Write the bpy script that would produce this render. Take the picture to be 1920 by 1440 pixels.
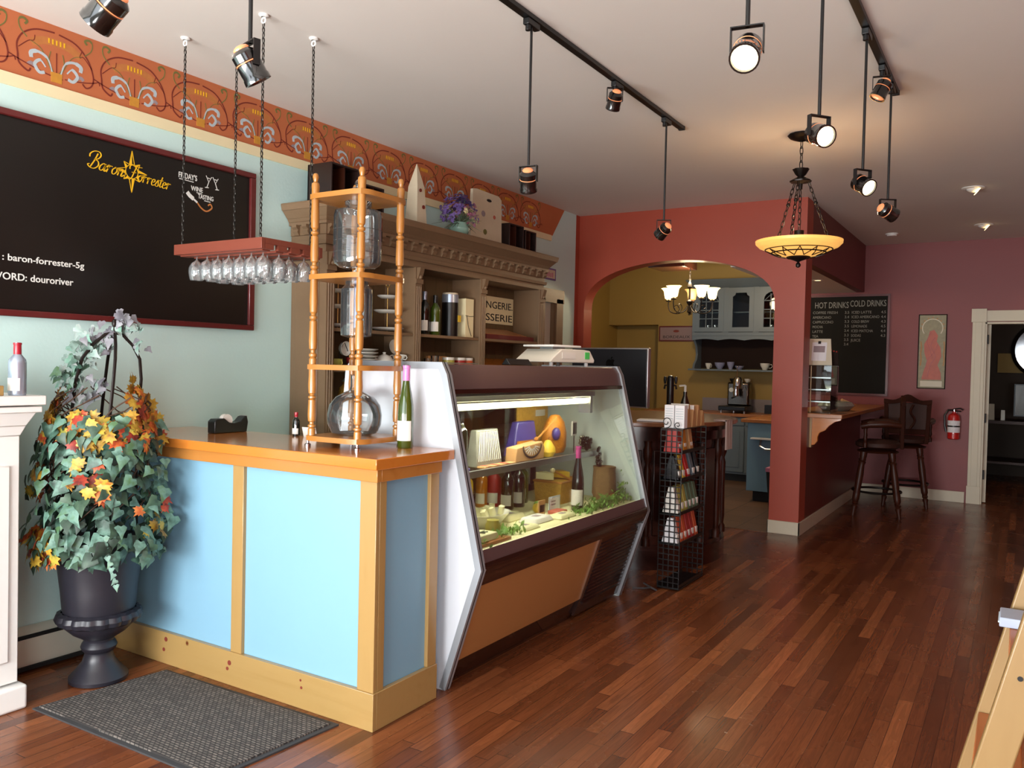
import bpy, bmesh, math, random
from mathutils import Vector, Matrix, Euler
random.seed(7)
PI = math.pi
scene = bpy.context.scene
COL = scene.collection
for o in list(bpy.data.objects): bpy.data.objects.remove(o)

# ------------------------------------------------------------------ camera
cam_d = bpy.data.cameras.new('camera'); cam = bpy.data.objects.new('camera', cam_d); COL.objects.link(cam)
cam_d.sensor_width = 36.0; cam_d.lens = 1542.58 / 1920 * 36.0; cam_d.clip_start = 0.05; cam_d.clip_end = 100
_R = ((0.84996408, 0.03102556, -0.5259263), (0.52636761, -0.00771638, 0.85022209), (0.02232037, -0.99948881, -0.0228895))
cam.matrix_world = Matrix(((_R[0][0], -_R[0][1], -_R[0][2], 0), (_R[1][0], -_R[1][1], -_R[1][2], 0),
                           (_R[2][0], -_R[2][1], -_R[2][2], 1.45), (0, 0, 0, 1)))
scene.camera = cam

# ------------------------------------------------------------------ view, world and daylight
scene.view_settings.view_transform = 'Standard'
scene.view_settings.look = 'None'
scene.view_settings.exposure = 0.0
scene.view_settings.gamma = 1.0
scene.view_settings.use_curve_mapping = False
w = bpy.data.worlds.new('world'); scene.world = w; w.use_nodes = True
w.node_tree.nodes['Background'].inputs[0].default_value = (0.75, 0.86, 1.0, 1)
w.node_tree.nodes['Background'].inputs[1].default_value = 0.6

def area(name, loc, aim, sx, sy, power, color, spread=PI):
    d = bpy.data.lights.new(name, 'AREA'); d.shape = 'RECTANGLE'; d.size = sx; d.size_y = sy
    d.energy = power; d.color = color; d.spread = spread
    o = bpy.data.objects.new(name, d); COL.objects.link(o); o.location = loc
    o.rotation_euler = (Vector(aim) - Vector(loc)).to_track_quat('-Z', 'Y').to_euler()
    return o
# daylight through the shop windows behind the camera
area('daylight_window', (-2.1, -1.75, 1.65), (-2.1, 4, 1.4), 3.0, 2.1, 125, (0.86, 0.94, 1.0))
area('daylight_window', (1.45, -1.75, 1.65), (1.45, 4, 1.4), 1.9, 2.1, 58, (0.86, 0.94, 1.0))

# light thrown up from the pavement outside
area('daylight_bounce', (-2.1, -1.74, 0.9), (-1.6, 3.0, 3.6), 3.0, 0.7, 300, (1.0, 0.98, 0.96))
area('daylight_bounce', (1.45, -1.74, 0.9), (0.5, 3.0, 3.6), 1.9, 0.7, 95, (1.0, 0.98, 0.96))

def point(name, loc, power, color, r=0.05):
    d = bpy.data.lights.new(name, 'POINT'); d.energy = power; d.color = color; d.shadow_soft_size = r
    o = bpy.data.objects.new(name, d); COL.objects.link(o); o.location = loc
    return o
def spot(name, loc, direction, power, color, angle=1.0, r=0.03):
    d = bpy.data.lights.new(name, 'SPOT'); d.energy = power; d.color = color; d.spot_size = angle
    d.spot_blend = 0.6; d.shadow_soft_size = r
    o = bpy.data.objects.new(name, d); COL.objects.link(o); o.location = loc
    o.rotation_euler = Vector(direction).to_track_quat('-Z', 'Y').to_euler()
    return o

# ------------------------------------------------------------------ materials
def lin(h):
    h = h.lstrip('#'); c = [int(h[i:i+2], 16) / 255 for i in (0, 2, 4)]
    return tuple((x / 12.92 if x <= 0.04045 else ((x + 0.055) / 1.055) ** 2.4) for x in c) + (1,)

def base(name):
    m = bpy.data.materials.new(name); m.use_nodes = True
    nt = m.node_tree; b = nt.nodes['Principled BSDF']
    return m, nt, b
def N(nt, t, **k):
    n = nt.nodes.new(t)
    for a, v in k.items(): setattr(n, a, v)
    return n
def pm(name, color, rough=0.5, metal=0.0, var=0.08, scale=6.0, bump=0.0, bscale=60.0, coat=0.0, spec=0.5, **k):
    """painted or plain surface with a slight procedural mottling"""
    m, nt, b = base(name)
    tc = N(nt, 'ShaderNodeTexCoord'); no = N(nt, 'ShaderNodeTexNoise'); no.inputs['Scale'].default_value = scale
    no.inputs['Detail'].default_value = 4
    nt.links.new(tc.outputs['Object'], no.inputs['Vector'])
    mx = N(nt, 'ShaderNodeMixRGB'); c = lin(color) if isinstance(color, str) else color
    mx.inputs[1].default_value = tuple(max(0, v * (1 - var)) for v in c[:3]) + (1,)
    mx.inputs[2].default_value = tuple(min(1, v * (1 + var)) for v in c[:3]) + (1,)
    nt.links.new(no.outputs['Fac'], mx.inputs[0]); nt.links.new(mx.outputs[0], b.inputs['Base Color'])
    b.inputs['Roughness'].default_value = rough; b.inputs['Metallic'].default_value = metal
    b.inputs['Coat Weight'].default_value = coat; b.inputs['Specular IOR Level'].default_value = spec
    if bump:
        n2 = N(nt, 'ShaderNodeTexNoise'); n2.inputs['Scale'].default_value = bscale
        bp = N(nt, 'ShaderNodeBump'); bp.inputs['Strength'].default_value = bump; bp.inputs['Distance'].default_value = 0.01
        nt.links.new(tc.outputs['Object'], n2.inputs['Vector']); nt.links.new(n2.outputs['Fac'], bp.inputs['Height'])
        nt.links.new(bp.outputs[0], b.inputs['Normal'])
    return m
def glow(name, color, strength, rough=0.4):
    m, nt, b = base(name)
    b.inputs['Base Color'].default_value = lin(color); b.inputs['Roughness'].default_value = rough
    b.inputs['Emission Color'].default_value = lin(color); b.inputs['Emission Strength'].default_value = strength
    no = N(nt, 'ShaderNodeTexNoise'); no.inputs['Scale'].default_value = 9
    mp = N(nt, 'ShaderNodeMapRange'); mp.inputs[3].default_value = strength * 0.8; mp.inputs[4].default_value = strength * 1.2
    nt.links.new(no.outputs['Fac'], mp.inputs[0]); nt.links.new(mp.outputs[0], b.inputs['Emission Strength'])
    return m
def wood(name, c1, c2, grain='y', scale=1.0, rough=0.35, knots=None, coat=0.0, ring=0.5, spec=0.5):
    """wood with stretched grain; grain runs along the named object axis"""
    m, nt, b = base(name); tc = N(nt, 'ShaderNodeTexCoord'); mp = N(nt, 'ShaderNodeMapping')
    s = {'x': (1.2, 14, 14), 'y': (14, 1.2, 14), 'z': (14, 14, 1.2)}[grain]
    mp.inputs['Scale'].default_value = tuple(v * scale for v in s)
    no = N(nt, 'ShaderNodeTexNoise'); no.inputs['Scale'].default_value = 1.0; no.inputs['Detail'].default_value = 6
    no.inputs['Distortion'].default_value = 1.2
    nt.links.new(tc.outputs['Object'], mp.inputs[0]); nt.links.new(mp.outputs[0], no.inputs['Vector'])
    wv = N(nt, 'ShaderNodeMath', operation='MULTIPLY'); wv.inputs[1].default_value = 9
    sn = N(nt, 'ShaderNodeMath', operation='SINE'); nt.links.new(no.outputs['Fac'], wv.inputs[0]); nt.links.new(wv.outputs[0], sn.inputs[0])
    mr = N(nt, 'ShaderNodeMapRange'); mr.inputs[1].default_value = -1; mr.inputs[2].default_value = 1
    nt.links.new(sn.outputs[0], mr.inputs[0])
    av = N(nt, 'ShaderNodeMixRGB'); av.inputs[0].default_value = ring
    nt.links.new(no.outputs['Fac'], av.inputs[1]); nt.links.new(mr.outputs[0], av.inputs[2])
    mx = N(nt, 'ShaderNodeMixRGB'); mx.inputs[1].default_value = lin(c1); mx.inputs[2].default_value = lin(c2)
    nt.links.new(av.outputs[0], mx.inputs[0]); out = mx.outputs[0]
    if knots:
        vo = N(nt, 'ShaderNodeTexVoronoi'); vo.inputs['Scale'].default_value = 3.2
        nt.links.new(tc.outputs['Object'], vo.inputs['Vector'])
        lt = N(nt, 'ShaderNodeMapRange'); lt.inputs[1].default_value = 0.035; lt.inputs[2].default_value = 0.055
        lt.inputs[3].default_value = 1; lt.inputs[4].default_value = 0
        nt.links.new(vo.outputs['Distance'], lt.inputs[0])
        m2 = N(nt, 'ShaderNodeMixRGB'); m2.inputs[2].default_value = lin(knots)
        nt.links.new(lt.outputs[0], m2.inputs[0]); nt.links.new(out, m2.inputs[1]); out = m2.outputs[0]
    nt.links.new(out, b.inputs['Base Color'])
    b.inputs['Roughness'].default_value = rough; b.inputs['Coat Weight'].default_value = coat; b.inputs['Specular IOR Level'].default_value = spec
    b.inputs['Coat Roughness'].default_value = 0.15
    return m
def thin_glass(name, tint='#ffffff', refl=1.0, body=0.0, bodycol='#ffffff', rough=0.02):
    """clear thin pane: mostly see-through, reflecting more at grazing angles"""
    m = bpy.data.materials.new(name); m.use_nodes = True; nt = m.node_tree; nt.nodes.clear()
    out = N(nt, 'ShaderNodeOutputMaterial'); tr = N(nt, 'ShaderNodeBsdfTransparent'); gl = N(nt, 'ShaderNodeBsdfGlossy')
    tr.inputs[0].default_value = lin(tint); gl.inputs['Roughness'].default_value = rough
    fr = N(nt, 'ShaderNodeFresnel'); fr.inputs[0].default_value = 1.5
    mu = N(nt, 'ShaderNodeMath', operation='MULTIPLY'); mu.inputs[1].default_value = refl; mu.use_clamp = True
    nt.links.new(fr.outputs[0], mu.inputs[0]); mx = N(nt, 'ShaderNodeMixShader')
    nt.links.new(mu.outputs[0], mx.inputs[0]); nt.links.new(tr.outputs[0], mx.inputs[1]); nt.links.new(gl.outputs[0], mx.inputs[2])
    last = mx.outputs[0]
    if body:
        df = N(nt, 'ShaderNodeBsdfDiffuse'); df.inputs[0].default_value = lin(bodycol); m2 = N(nt, 'ShaderNodeMixShader')
        m2.inputs[0].default_value = body; nt.links.new(last, m2.inputs[1]); nt.links.new(df.outputs[0], m2.inputs[2]); last = m2.outputs[0]
    nt.links.new(last, out.inputs[0])
    return m

def floor_mat():
    m, nt, b = base('strip_wood_floor'); L = nt.links
    tc = N(nt, 'ShaderNodeTexCoord'); sp = N(nt, 'ShaderNodeSeparateXYZ'); L.new(tc.outputs['Object'], sp.inputs[0])
    def M_(op, a, bv=None):
        n = N(nt, 'ShaderNodeMath', operation=op)
        for i, v in enumerate((a, bv)):
            if v is None: continue
            if isinstance(v, (int, float)): n.inputs[i].default_value = v
            else: L.new(v, n.inputs[i])
        return n.outputs[0]
    xs = M_('DIVIDE', sp.outputs[0], 0.06); row = M_('FLOOR', xs)
    wn = N(nt, 'ShaderNodeTexWhiteNoise', noise_dimensions='1D'); L.new(row, wn.inputs['W'])
    ys = M_('ADD', M_('DIVIDE', sp.outputs[1], 1.15), M_('MULTIPLY', wn.outputs['Value'], 13.0)); seg = M_('FLOOR', ys)
    cb = N(nt, 'ShaderNodeCombineXYZ'); L.new(row, cb.inputs[0]); L.new(seg, cb.inputs[1])
    wc = N(nt, 'ShaderNodeTexWhiteNoise', noise_dimensions='2D'); L.new(cb.outputs[0], wc.inputs['Vector'])
    ramp = N(nt, 'ShaderNodeValToRGB'); L.new(wc.outputs['Value'], ramp.inputs[0])
    e = ramp.color_ramp.elements; e[0].color = lin('#5b301b'); e[1].color = lin('#985b36')
    for p_, c_ in ((0.25, '#6e3c22'), (0.6, '#784427'), (0.85, '#824b2c')):
        x = e.new(p_); x.color = lin(c_)
    # grain, shifted from board to board
    mp = N(nt, 'ShaderNodeMapping'); mp.inputs['Scale'].default_value = (48, 2.6, 1); L.new(tc.outputs['Object'], mp.inputs[0])
    of = N(nt, 'ShaderNodeVectorMath', operation='ADD'); L.new(mp.outputs[0], of.inputs[0])
    sc = N(nt, 'ShaderNodeVectorMath', operation='SCALE'); sc.inputs['Scale'].default_value = 7.0
    L.new(wc.outputs['Color'], sc.inputs[0]); L.new(sc.outputs[0], of.inputs[1])
    gn = N(nt, 'ShaderNodeTexNoise'); gn.inputs['Scale'].default_value = 1; gn.inputs['Detail'].default_value = 5; gn.inputs['Distortion'].default_value = 0.8
    L.new(of.outputs[0], gn.inputs['Vector'])
    sn = M_('SINE', M_('MULTIPLY', gn.outputs['Fac'], 34.0))
    g2 = M_('ADD', M_('MULTIPLY', sn, 0.10), M_('ADD', M_('MULTIPLY', gn.outputs['Fac'], 0.7), 0.62))
    mul = N(nt, 'ShaderNodeVectorMath', operation='SCALE'); L.new(ramp.outputs[0], mul.inputs[0]); L.new(g2, mul.inputs['Scale'])
    # seams
    fx = M_('FRACT', xs); fy = M_('FRACT', ys)
    gap = M_('MAXIMUM', M_('LESS_THAN', fx, 0.028), M_('LESS_THAN', fy, 0.0022))
    mx = N(nt, 'ShaderNodeMixRGB'); L.new(gap, mx.inputs[0]); L.new(mul.outputs[0], mx.inputs[1]); mx.inputs[2].default_value = lin('#24100a')
    L.new(mx.outputs[0], b.inputs['Base Color'])
    rn = N(nt, 'ShaderNodeTexNoise'); rn.inputs['Scale'].default_value = 3.0; rn.inputs['Detail'].default_value = 5
    L.new(tc.outputs['Object'], rn.inputs['Vector'])
    rr = N(nt, 'ShaderNodeMapRange'); rr.inputs[3].default_value = 0.16; rr.inputs[4].default_value = 0.36
    L.new(rn.outputs['Fac'], rr.inputs[0]); L.new(rr.outputs[0], b.inputs['Roughness'])
    bp = N(nt, 'ShaderNodeBump'); bp.inputs['Strength'].default_value = 0.25; bp.inputs['Distance'].default_value = 0.002
    hh = M_('SUBTRACT', M_('MULTIPLY', gn.outputs['Fac'], 0.3), gap)
    L.new(hh, bp.inputs['Height']); L.new(bp.outputs[0], b.inputs['Normal'])
    return m
def tile_mat():
    m, nt, b = base('slate_tile'); tc = N(nt, 'ShaderNodeTexCoord'); br = N(nt, 'ShaderNodeTexBrick')
    br.inputs['Scale'].default_value = 3.2; br.offset = 0; br.inputs['Brick Width'].default_value = 1; br.inputs['Row Height'].default_value = 1
    br.inputs['Color1'].default_value = lin('#5a4436'); br.inputs['Color2'].default_value = lin('#6e5341')
    br.inputs['Mortar'].default_value = lin('#3a2d26'); br.inputs['Mortar Size'].default_value = 0.02
    nt.links.new(tc.outputs['Object'], br.inputs['Vector']); nt.links.new(br.outputs['Color'], b.inputs['Base Color'])
    b.inputs['Roughness'].default_value = 0.4
    return m
def mat_carpet():
    m, nt, b = base('ribbed_doormat'); tc = N(nt, 'ShaderNodeTexCoord')
    mp = N(nt, 'ShaderNodeMapping'); mp.inputs['Scale'].default_value = (62, 62, 62); nt.links.new(tc.outputs['Object'], mp.inputs[0])
    ck = N(nt, 'ShaderNodeTexBrick'); ck.offset = 0.5; ck.inputs['Scale'].default_value = 1.0
    ck.inputs['Brick Width'].default_value = 1.6; ck.inputs['Row Height'].default_value = 0.8; ck.inputs['Mortar Size'].default_value = 0.18
    ck.inputs['Color1'].default_value = lin('#7c746d'); ck.inputs['Color2'].default_value = lin('#55504c'); ck.inputs['Mortar'].default_value = lin('#302d2c')
    nt.links.new(mp.outputs[0], ck.inputs['Vector']); nt.links.new(ck.outputs['Color'], b.inputs['Base Color'])
    bp = N(nt, 'ShaderNodeBump'); bp.invert = True; bp.inputs['Strength'].default_value = 0.9; bp.inputs['Distance'].default_value = 0.004
    nt.links.new(ck.outputs['Fac'], bp.inputs['Height']); nt.links.new(bp.outputs[0], b.inputs['Normal'])
    b.inputs['Roughness'].default_value = 0.95
    return m

M = {}
M['floor'] = floor_mat(); M['tile'] = tile_mat(); M['mat'] = mat_carpet()
M['mat_edge'] = pm('rubber_edge', '#38383a', 0.7)
M['teal'] = pm('teal_wall_paint', '#c8e6e2', 0.6, var=0.04, scale=1.5, bump=0.05)
M['ceiling'] = pm('ceiling_paint', '#ded8d0', 0.8, var=0.04, scale=1.2, bump=0.04, bscale=25)
M['terra'] = pm('terracotta_band_paint', '#b8683f', 0.6, var=0.10, scale=4)
M['cream'] = pm('cream_trim_paint', '#e9dcb2', 0.5, var=0.05)
M['red'] = pm('brick_red_wall_paint', '#a6452f', 0.45, var=0.05, scale=1.5, bump=0.04)
M['red_shaded'] = pm('shaded_red_wall_paint', '#6a2119', 0.4, var=0.06, scale=1.5, bump=0.04)  # wall red darkened: shade on the bulkhead and bar half wall is in the colour
M['red_dimmed'] = pm('dimmed_red_wall_paint', '#833a39', 0.5, var=0.06, scale=1.2, bump=0.04)  # same red paint, with the far wall's different lighting put into the colour
M['olive'] = pm('olive_wall_paint', '#9c8040', 0.6, var=0.05, scale=1.5)
M['white'] = pm('white_trim_paint', '#e9e8e4', 0.4, var=0.03)
M['offwhite'] = pm('aged_white_trim_paint', '#cfc6ae', 0.45, var=0.05)
M['heater'] = pm('cream_enamel', '#cfcdbd', 0.45, var=0.04)
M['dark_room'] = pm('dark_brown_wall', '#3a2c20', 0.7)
M['black'] = pm('black_metal', '#0c0c0d', 0.35, var=0.1)
M['lamp_black'] = pm('glossy_black_enamel', '#0d0b0b', 0.18, var=0.1, coat=0.8)
M['black_matte'] = pm('black_paint', '#100f10', 0.6, var=0.1)
M['bronze'] = pm('dark_bronze', '#2c211a', 0.35, metal=0.7, var=0.2, scale=30)
M['copper_glow'] = glow('lamp_vent_glow', '#e08a5c', 0.55, 0.2)
M['lamp_off'] = pm('reflector', '#c9a07c', 0.15, metal=0.9, var=0.2, scale=20)
M['lens_on'] = glow('lit_lamp_lens', '#fff0c4', 5.0)
M['chrome'] = pm('chrome', '#c9c9cc', 0.15, metal=1.0, var=0.05)
M['steel'] = pm('brushed_aluminium', '#b4b6ba', 0.3, metal=0.9, var=0.08)
M['pine'] = wood('honey_pine', '#a88a57', '#967642', 'x', 0.8, 0.3, knots='#5a2410', coat=0.3, ring=0.35)
M['pine_v'] = wood('honey_pine_upright', '#ac8c58', '#987642', 'z', 0.8, 0.3, knots='#6a3012', coat=0.3, ring=0.35)
M['pine_top'] = wood('honey_pine_top', '#cb7f35', '#b4651f', 'x', 0.7, 0.16, coat=0.5, ring=0.3)
M['pine_apron'] = wood('orange_pine_apron', '#b87d3e', '#a5692b', 'x', 0.8, 0.25, coat=0.4, ring=0.35)
M['counter_blue'] = pm('light_blue_panel_paint', '#7da8c0', 0.45, var=0.03, scale=2)
M['maple'] = wood('turned_maple', '#b77d3b', '#966026', 'z', 1.0, 0.3, coat=0.3, ring=0.3)
M['maple_flat'] = wood('maple_shelf', '#b57a3a', '#9c652a', 'x', 1.0, 0.3, coat=0.3, ring=0.3)
M['hutch'] = pm('brown_painted_wood', '#7d6349', 0.5, var=0.10, scale=5, bump=0.1, bscale=40)
M['hutch_back'] = wood('brown_back_boards', '#6a5438', '#584428', 'z', 0.5, 0.6, ring=0.3)
M['case_white'] = pm('white_laminate', '#d2d6dd', 0.35, var=0.02)
M['case_in'] = pm('pale_case_liner', '#dbe8e4', 0.5, var=0.03)
M['case_brown'] = pm('dark_brown_gloss', '#2c1814', 0.12, var=0.15, coat=0.6)
M['case_plum'] = pm('plum_brown_laminate', '#5a4443', 0.35, var=0.05)
M['case_wood'] = wood('cherry_laminate', '#ae7c4a', '#a26f3e', 'y', 0.35, 0.45, ring=0.2)
M['glass'] = thin_glass('clear_glass', '#fbfffd', 1.0)
M['glass_pane'] = thin_glass('display_glass', '#f6faf8', 0.45)
M['cab_glass'] = thin_glass('cupboard_glass', '#e8ecec', 0.35)
M['menu_board'] = pm('matt_chalkboard', '#181613', 0.75, var=0.3, scale=2, spec=0.2)
M['stem_glass'] = thin_glass('stemware_glass', '#f4f6f6', 4.5, body=0.10, bodycol='#e8eef0')
M['jar_glass'] = thin_glass('thick_clear_glass', '#f6fafa', 1.9, body=0.02, bodycol='#eef4f6')
M['tube_on'] = glow('lit_fluorescent_tube', '#fff3c0', 7.0)
M['bottle_green'] = pm('green_bottle_glass', '#3a4a12', 0.08, var=0.1, coat=1.0)
M['bottle_dark'] = pm('dark_bottle_glass', '#0e130b', 0.08, var=0.1, coat=1.0)
M['bottle_amber'] = pm('amber_liquid', '#b06a10', 0.1, var=0.2, coat=1.0)
M['label'] = pm('paper_label', '#dedad2', 0.6, var=0.05)
M['pink'] = pm('pink_foil', '#d07fbb', 0.35, var=0.05)
M['magenta'] = pm('magenta_foil', '#b8468a', 0.35, var=0.05)
M['redcap'] = pm('red_foil', '#a11d2c', 0.3, var=0.1)
M['silver'] = pm('silver_foil', '#a9b4c4', 0.25, metal=0.6)
M['board'] = pm('chalkboard', '#12100e', 0.32, var=0.35, scale=2)
M['board_frame'] = pm('maroon_frame', '#5e1f1f', 0.3, var=0.15, scale=12, coat=0.3)
M['chalk'] = pm('white_chalk', '#dcdcd6', 0.9, var=0.15, scale=60)
M['yellow'] = pm('yellow_paint', '#e8b517', 0.6, var=0.15, scale=40)
M['line_brown'] = pm('stencil_maroon', '#74281a', 0.7)
M['line_green'] = pm('stencil_olive', '#6f6c37', 0.7, var=0.2, scale=30)
M['line_blue'] = pm('stencil_pale_blue', '#b2bfc4', 0.7, var=0.15, scale=30)
M['line_grey'] = pm('stencil_grey', '#94868a', 0.7, var=0.2, scale=30)
M['line_gold'] = pm('stencil_ochre', '#c48a30', 0.7, var=0.2, scale=30)
M['line_gold2'] = pm('stencil_faded_ochre', '#b8743c', 0.7, var=0.2, scale=30)
M['urn'] = pm('dark_urn_resin', '#24232b', 0.38, var=0.15, scale=10)
def leafmat(name, cols, nscale=28, rough=0.5):
    m, nt, b = base(name); g = N(nt, 'ShaderNodeNewGeometry'); tc = N(nt, 'ShaderNodeTexCoord')
    no = N(nt, 'ShaderNodeTexNoise'); no.inputs['Scale'].default_value = nscale; no.inputs['Detail'].default_value = 3; nt.links.new(tc.outputs['Object'], no.inputs['Vector'])
    mm = N(nt, 'ShaderNodeMath', operation='MULTIPLY'); mm.inputs[1].default_value = 0.6; nt.links.new(g.outputs['Random Per Island'], mm.inputs[0])
    ad = N(nt, 'ShaderNodeMath', operation='MULTIPLY_ADD'); ad.inputs[1].default_value = 1.1; ad.inputs[2].default_value = -0.35; nt.links.new(no.outputs['Fac'], ad.inputs[0])
    su = N(nt, 'ShaderNodeMath', operation='ADD'); nt.links.new(mm.outputs[0], su.inputs[0]); nt.links.new(ad.outputs[0], su.inputs[1])
    r = N(nt, 'ShaderNodeValToRGB'); nt.links.new(su.outputs[0], r.inputs[0]); e = r.color_ramp.elements
    e[0].position = 0.1; e[0].color = lin(cols[0]); e[1].position = 0.85; e[1].color = lin(cols[-1])
    for i, c in enumerate(cols[1:-1]): x = e.new(0.1+0.75*(i+1)/(len(cols)-1)); x.color = lin(c)
    nt.links.new(r.outputs[0], b.inputs['Base Color']); b.inputs['Roughness'].default_value = rough
    return m
M['ivy'] = leafmat('ivy_leaf', ('#1e3429', '#3c5c4e', '#64897b', '#4e7049'))
M['ivy2'] = leafmat('dark_ivy_leaf', ('#16241c', '#2c4435', '#46624c'))
M['ivy3'] = leafmat('pale_dusty_leaf', ('#566e65', '#7c958c', '#98a3a0', '#6b9986'))
M['aut1'] = leafmat('golden_maple_leaf', ('#74421a', '#a88427', '#bfa038', '#7f8034'), 40)
M['aut2'] = leafmat('orange_maple_leaf', ('#8c2a1a', '#c25a2a', '#cf9a33', '#7b6a26'), 40)
M['aut3'] = leafmat('red_maple_leaf', ('#5e1a18', '#a63a28', '#c77a35'), 40)
M['twig'] = pm('brown_twig', '#4b3526', 0.7, var=0.3, scale=20)
M['grey_leaf'] = leafmat('greyed_leaf', ('#55545c', '#77757c', '#8d9295'))
M['rackwood'] = wood('reddish_rack_wood', '#80402f', '#6a3124', 'x', 1.0, 0.45, ring=0.3)
M['chain'] = pm('black_chain', '#26231f', 0.4, metal=0.6)
M['darkwood'] = wood('dark_carved_wood', '#331711', '#1e0d09', 'z', 1.0, 0.22, coat=0.4, ring=0.3)
M['darkwood_x'] = wood('dark_walnut', '#431e10', '#260f07', 'x', 1.0, 0.42, coat=0.0, ring=0.3, spec=0.28)
M['bartop'] = pm('veined_brown_bar_top', '#7d5137', 0.22, var=0.35, scale=14)
M['butcher'] = wood('butcher_block', '#a86b3a', '#8f5629', 'x', 0.8, 0.3, ring=0.3)
M['bluegrey'] = pm('blue_grey_cabinet_paint', '#5f6b74', 0.45, var=0.04)
M['blue_end'] = pm('dusty_blue_paint', '#6f93a8', 0.5, var=0.04)
M['niche'] = pm('dark_stained_board', '#22140f', 0.8, var=0.1, spec=0.2)
M['china'] = pm('white_china', '#dcd9cf', 0.2, var=0.04, coat=0.5)
M['china_blue'] = pm('blue_patterned_china', '#8d90ad', 0.3, var=0.3, scale=60)
M['china_green'] = pm('mint_china', '#8fb3a4', 0.3, var=0.05)
M['gold'] = pm('gilt_metal', '#c3a15e', 0.3, metal=0.8)
M['espresso_steel'] = pm('dark_polished_steel', '#6a6259', 0.18, metal=1.0, var=0.25, scale=30)
M['darkwood_matt'] = wood('dark_walnut_frame', '#3a190d', '#200d06', 'z', 1.0, 0.75, ring=0.3, spec=0.12)
M['leather'] = pm('dark_brown_leather', '#3a2018', 0.6, var=0.2, scale=8, spec=0.3)
M['ext_red'] = pm('extinguisher_red', '#b81d1a', 0.3, coat=0.4, var=0.05)
M['paper'] = pm('white_paper', '#e4e3e6', 0.7, var=0.03)
M['kraft'] = pm('kraft_paper', '#b88a5b', 0.8, var=0.12, scale=8)
M['plastic'] = pm('crumpled_plastic', '#7d7c72', 0.2, var=0.3, scale=16, bump=0.6, bscale=18)
M['scale'] = pm('cream_plastic', '#dcd8cc', 0.4, var=0.03)
M['screen'] = pm('dark_glass_screen', '#08090b', 0.12, var=0.1, coat=0.5)
M['mac_black'] = pm('black_plastic_back', '#17171c', 0.3, var=0.08)
M['mac_logo'] = pm('glossy_black_logo', '#030304', 0.15)
M['amber'] = glow('amber_alabaster_glass', '#eeb25c', 0.85)
M['amber_low'] = glow('pale_alabaster_glass', '#ffdca0', 1.1)
M['shade_on'] = glow('lit_frosted_shade', '#ffdf9e', 3.6)
M['shade_off'] = glow('frosted_shade', '#e0a868', 0.8)
M['iron'] = pm('wrought_iron', '#1c1512', 0.4, metal=0.5, var=0.2, scale=30)
M['burlap'] = pm('burlap', '#8a6e49', 0.95, var=0.3, scale=40, bump=0.5, bscale=200)
M['wicker'] = pm('woven_willow', '#c79a3e', 0.6, var=0.4, scale=50, bump=0.8, bscale=90)
M['cheese'] = pm('yellow_cheese', '#d9b33a', 0.4, var=0.1)
M['cheese_pale'] = pm('pale_cheese', '#e2dcae', 0.5, var=0.08, scale=20)
M['greens'] = pm('fresh_herb_leaf', '#6d9a42', 0.5, var=0.3, scale=20)
M['purple'] = pm('violet_wrapper', '#47408a', 0.3, var=0.3, scale=9)
M['net'] = pm('orange_net_bag', '#c47a1d', 0.5, var=0.25, scale=60, bump=0.6, bscale=120)
M['terracot'] = pm('terracotta_can_label', '#c0532c', 0.4, var=0.2, scale=20)
M['canred'] = pm('red_can_label', '#a02b26', 0.4, var=0.2, scale=20)
M['canolive'] = pm('olive_can_label', '#a79c4a', 0.4, var=0.2, scale=20)
M['petal1'] = pm('lilac_petal', '#6d5594', 0.6, var=0.3, scale=20)
M['petal2'] = pm('rose_petal', '#c47a96', 0.6, var=0.25, scale=20)
M['petal3'] = pm('cream_petal', '#ccc08e', 0.6, var=0.15, scale=20)
M['stem'] = pm('dusty_green_stem', '#5e7058', 0.6, var=0.3, scale=20)
M['crate'] = pm('whitewashed_board', '#cdbfa4', 0.55, var=0.12, scale=7)
M['darkbox'] = wood('dark_wooden_box', '#2a1712', '#1a0e0b', 'z', 1.0, 0.4, ring=0.3)
M['ladder'] = wood('pale_pine_ladder', '#846a43', '#745631', 'z', 0.9, 0.35, knots='#3a1d10', ring=0.6)
M['ladder_step'] = wood('orange_pine_step', '#a35c2b', '#8f4b1c', 'y', 0.9, 0.4, ring=0.3)
M['print_red'] = pm('poster_coral', '#b9604d', 0.5, var=0.25, scale=14)
M['print_sage'] = pm('poster_sage', '#948d6e', 0.5, var=0.3, scale=30)
M['green_lcd'] = glow('green_display', '#3f9c48', 0.35)
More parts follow.
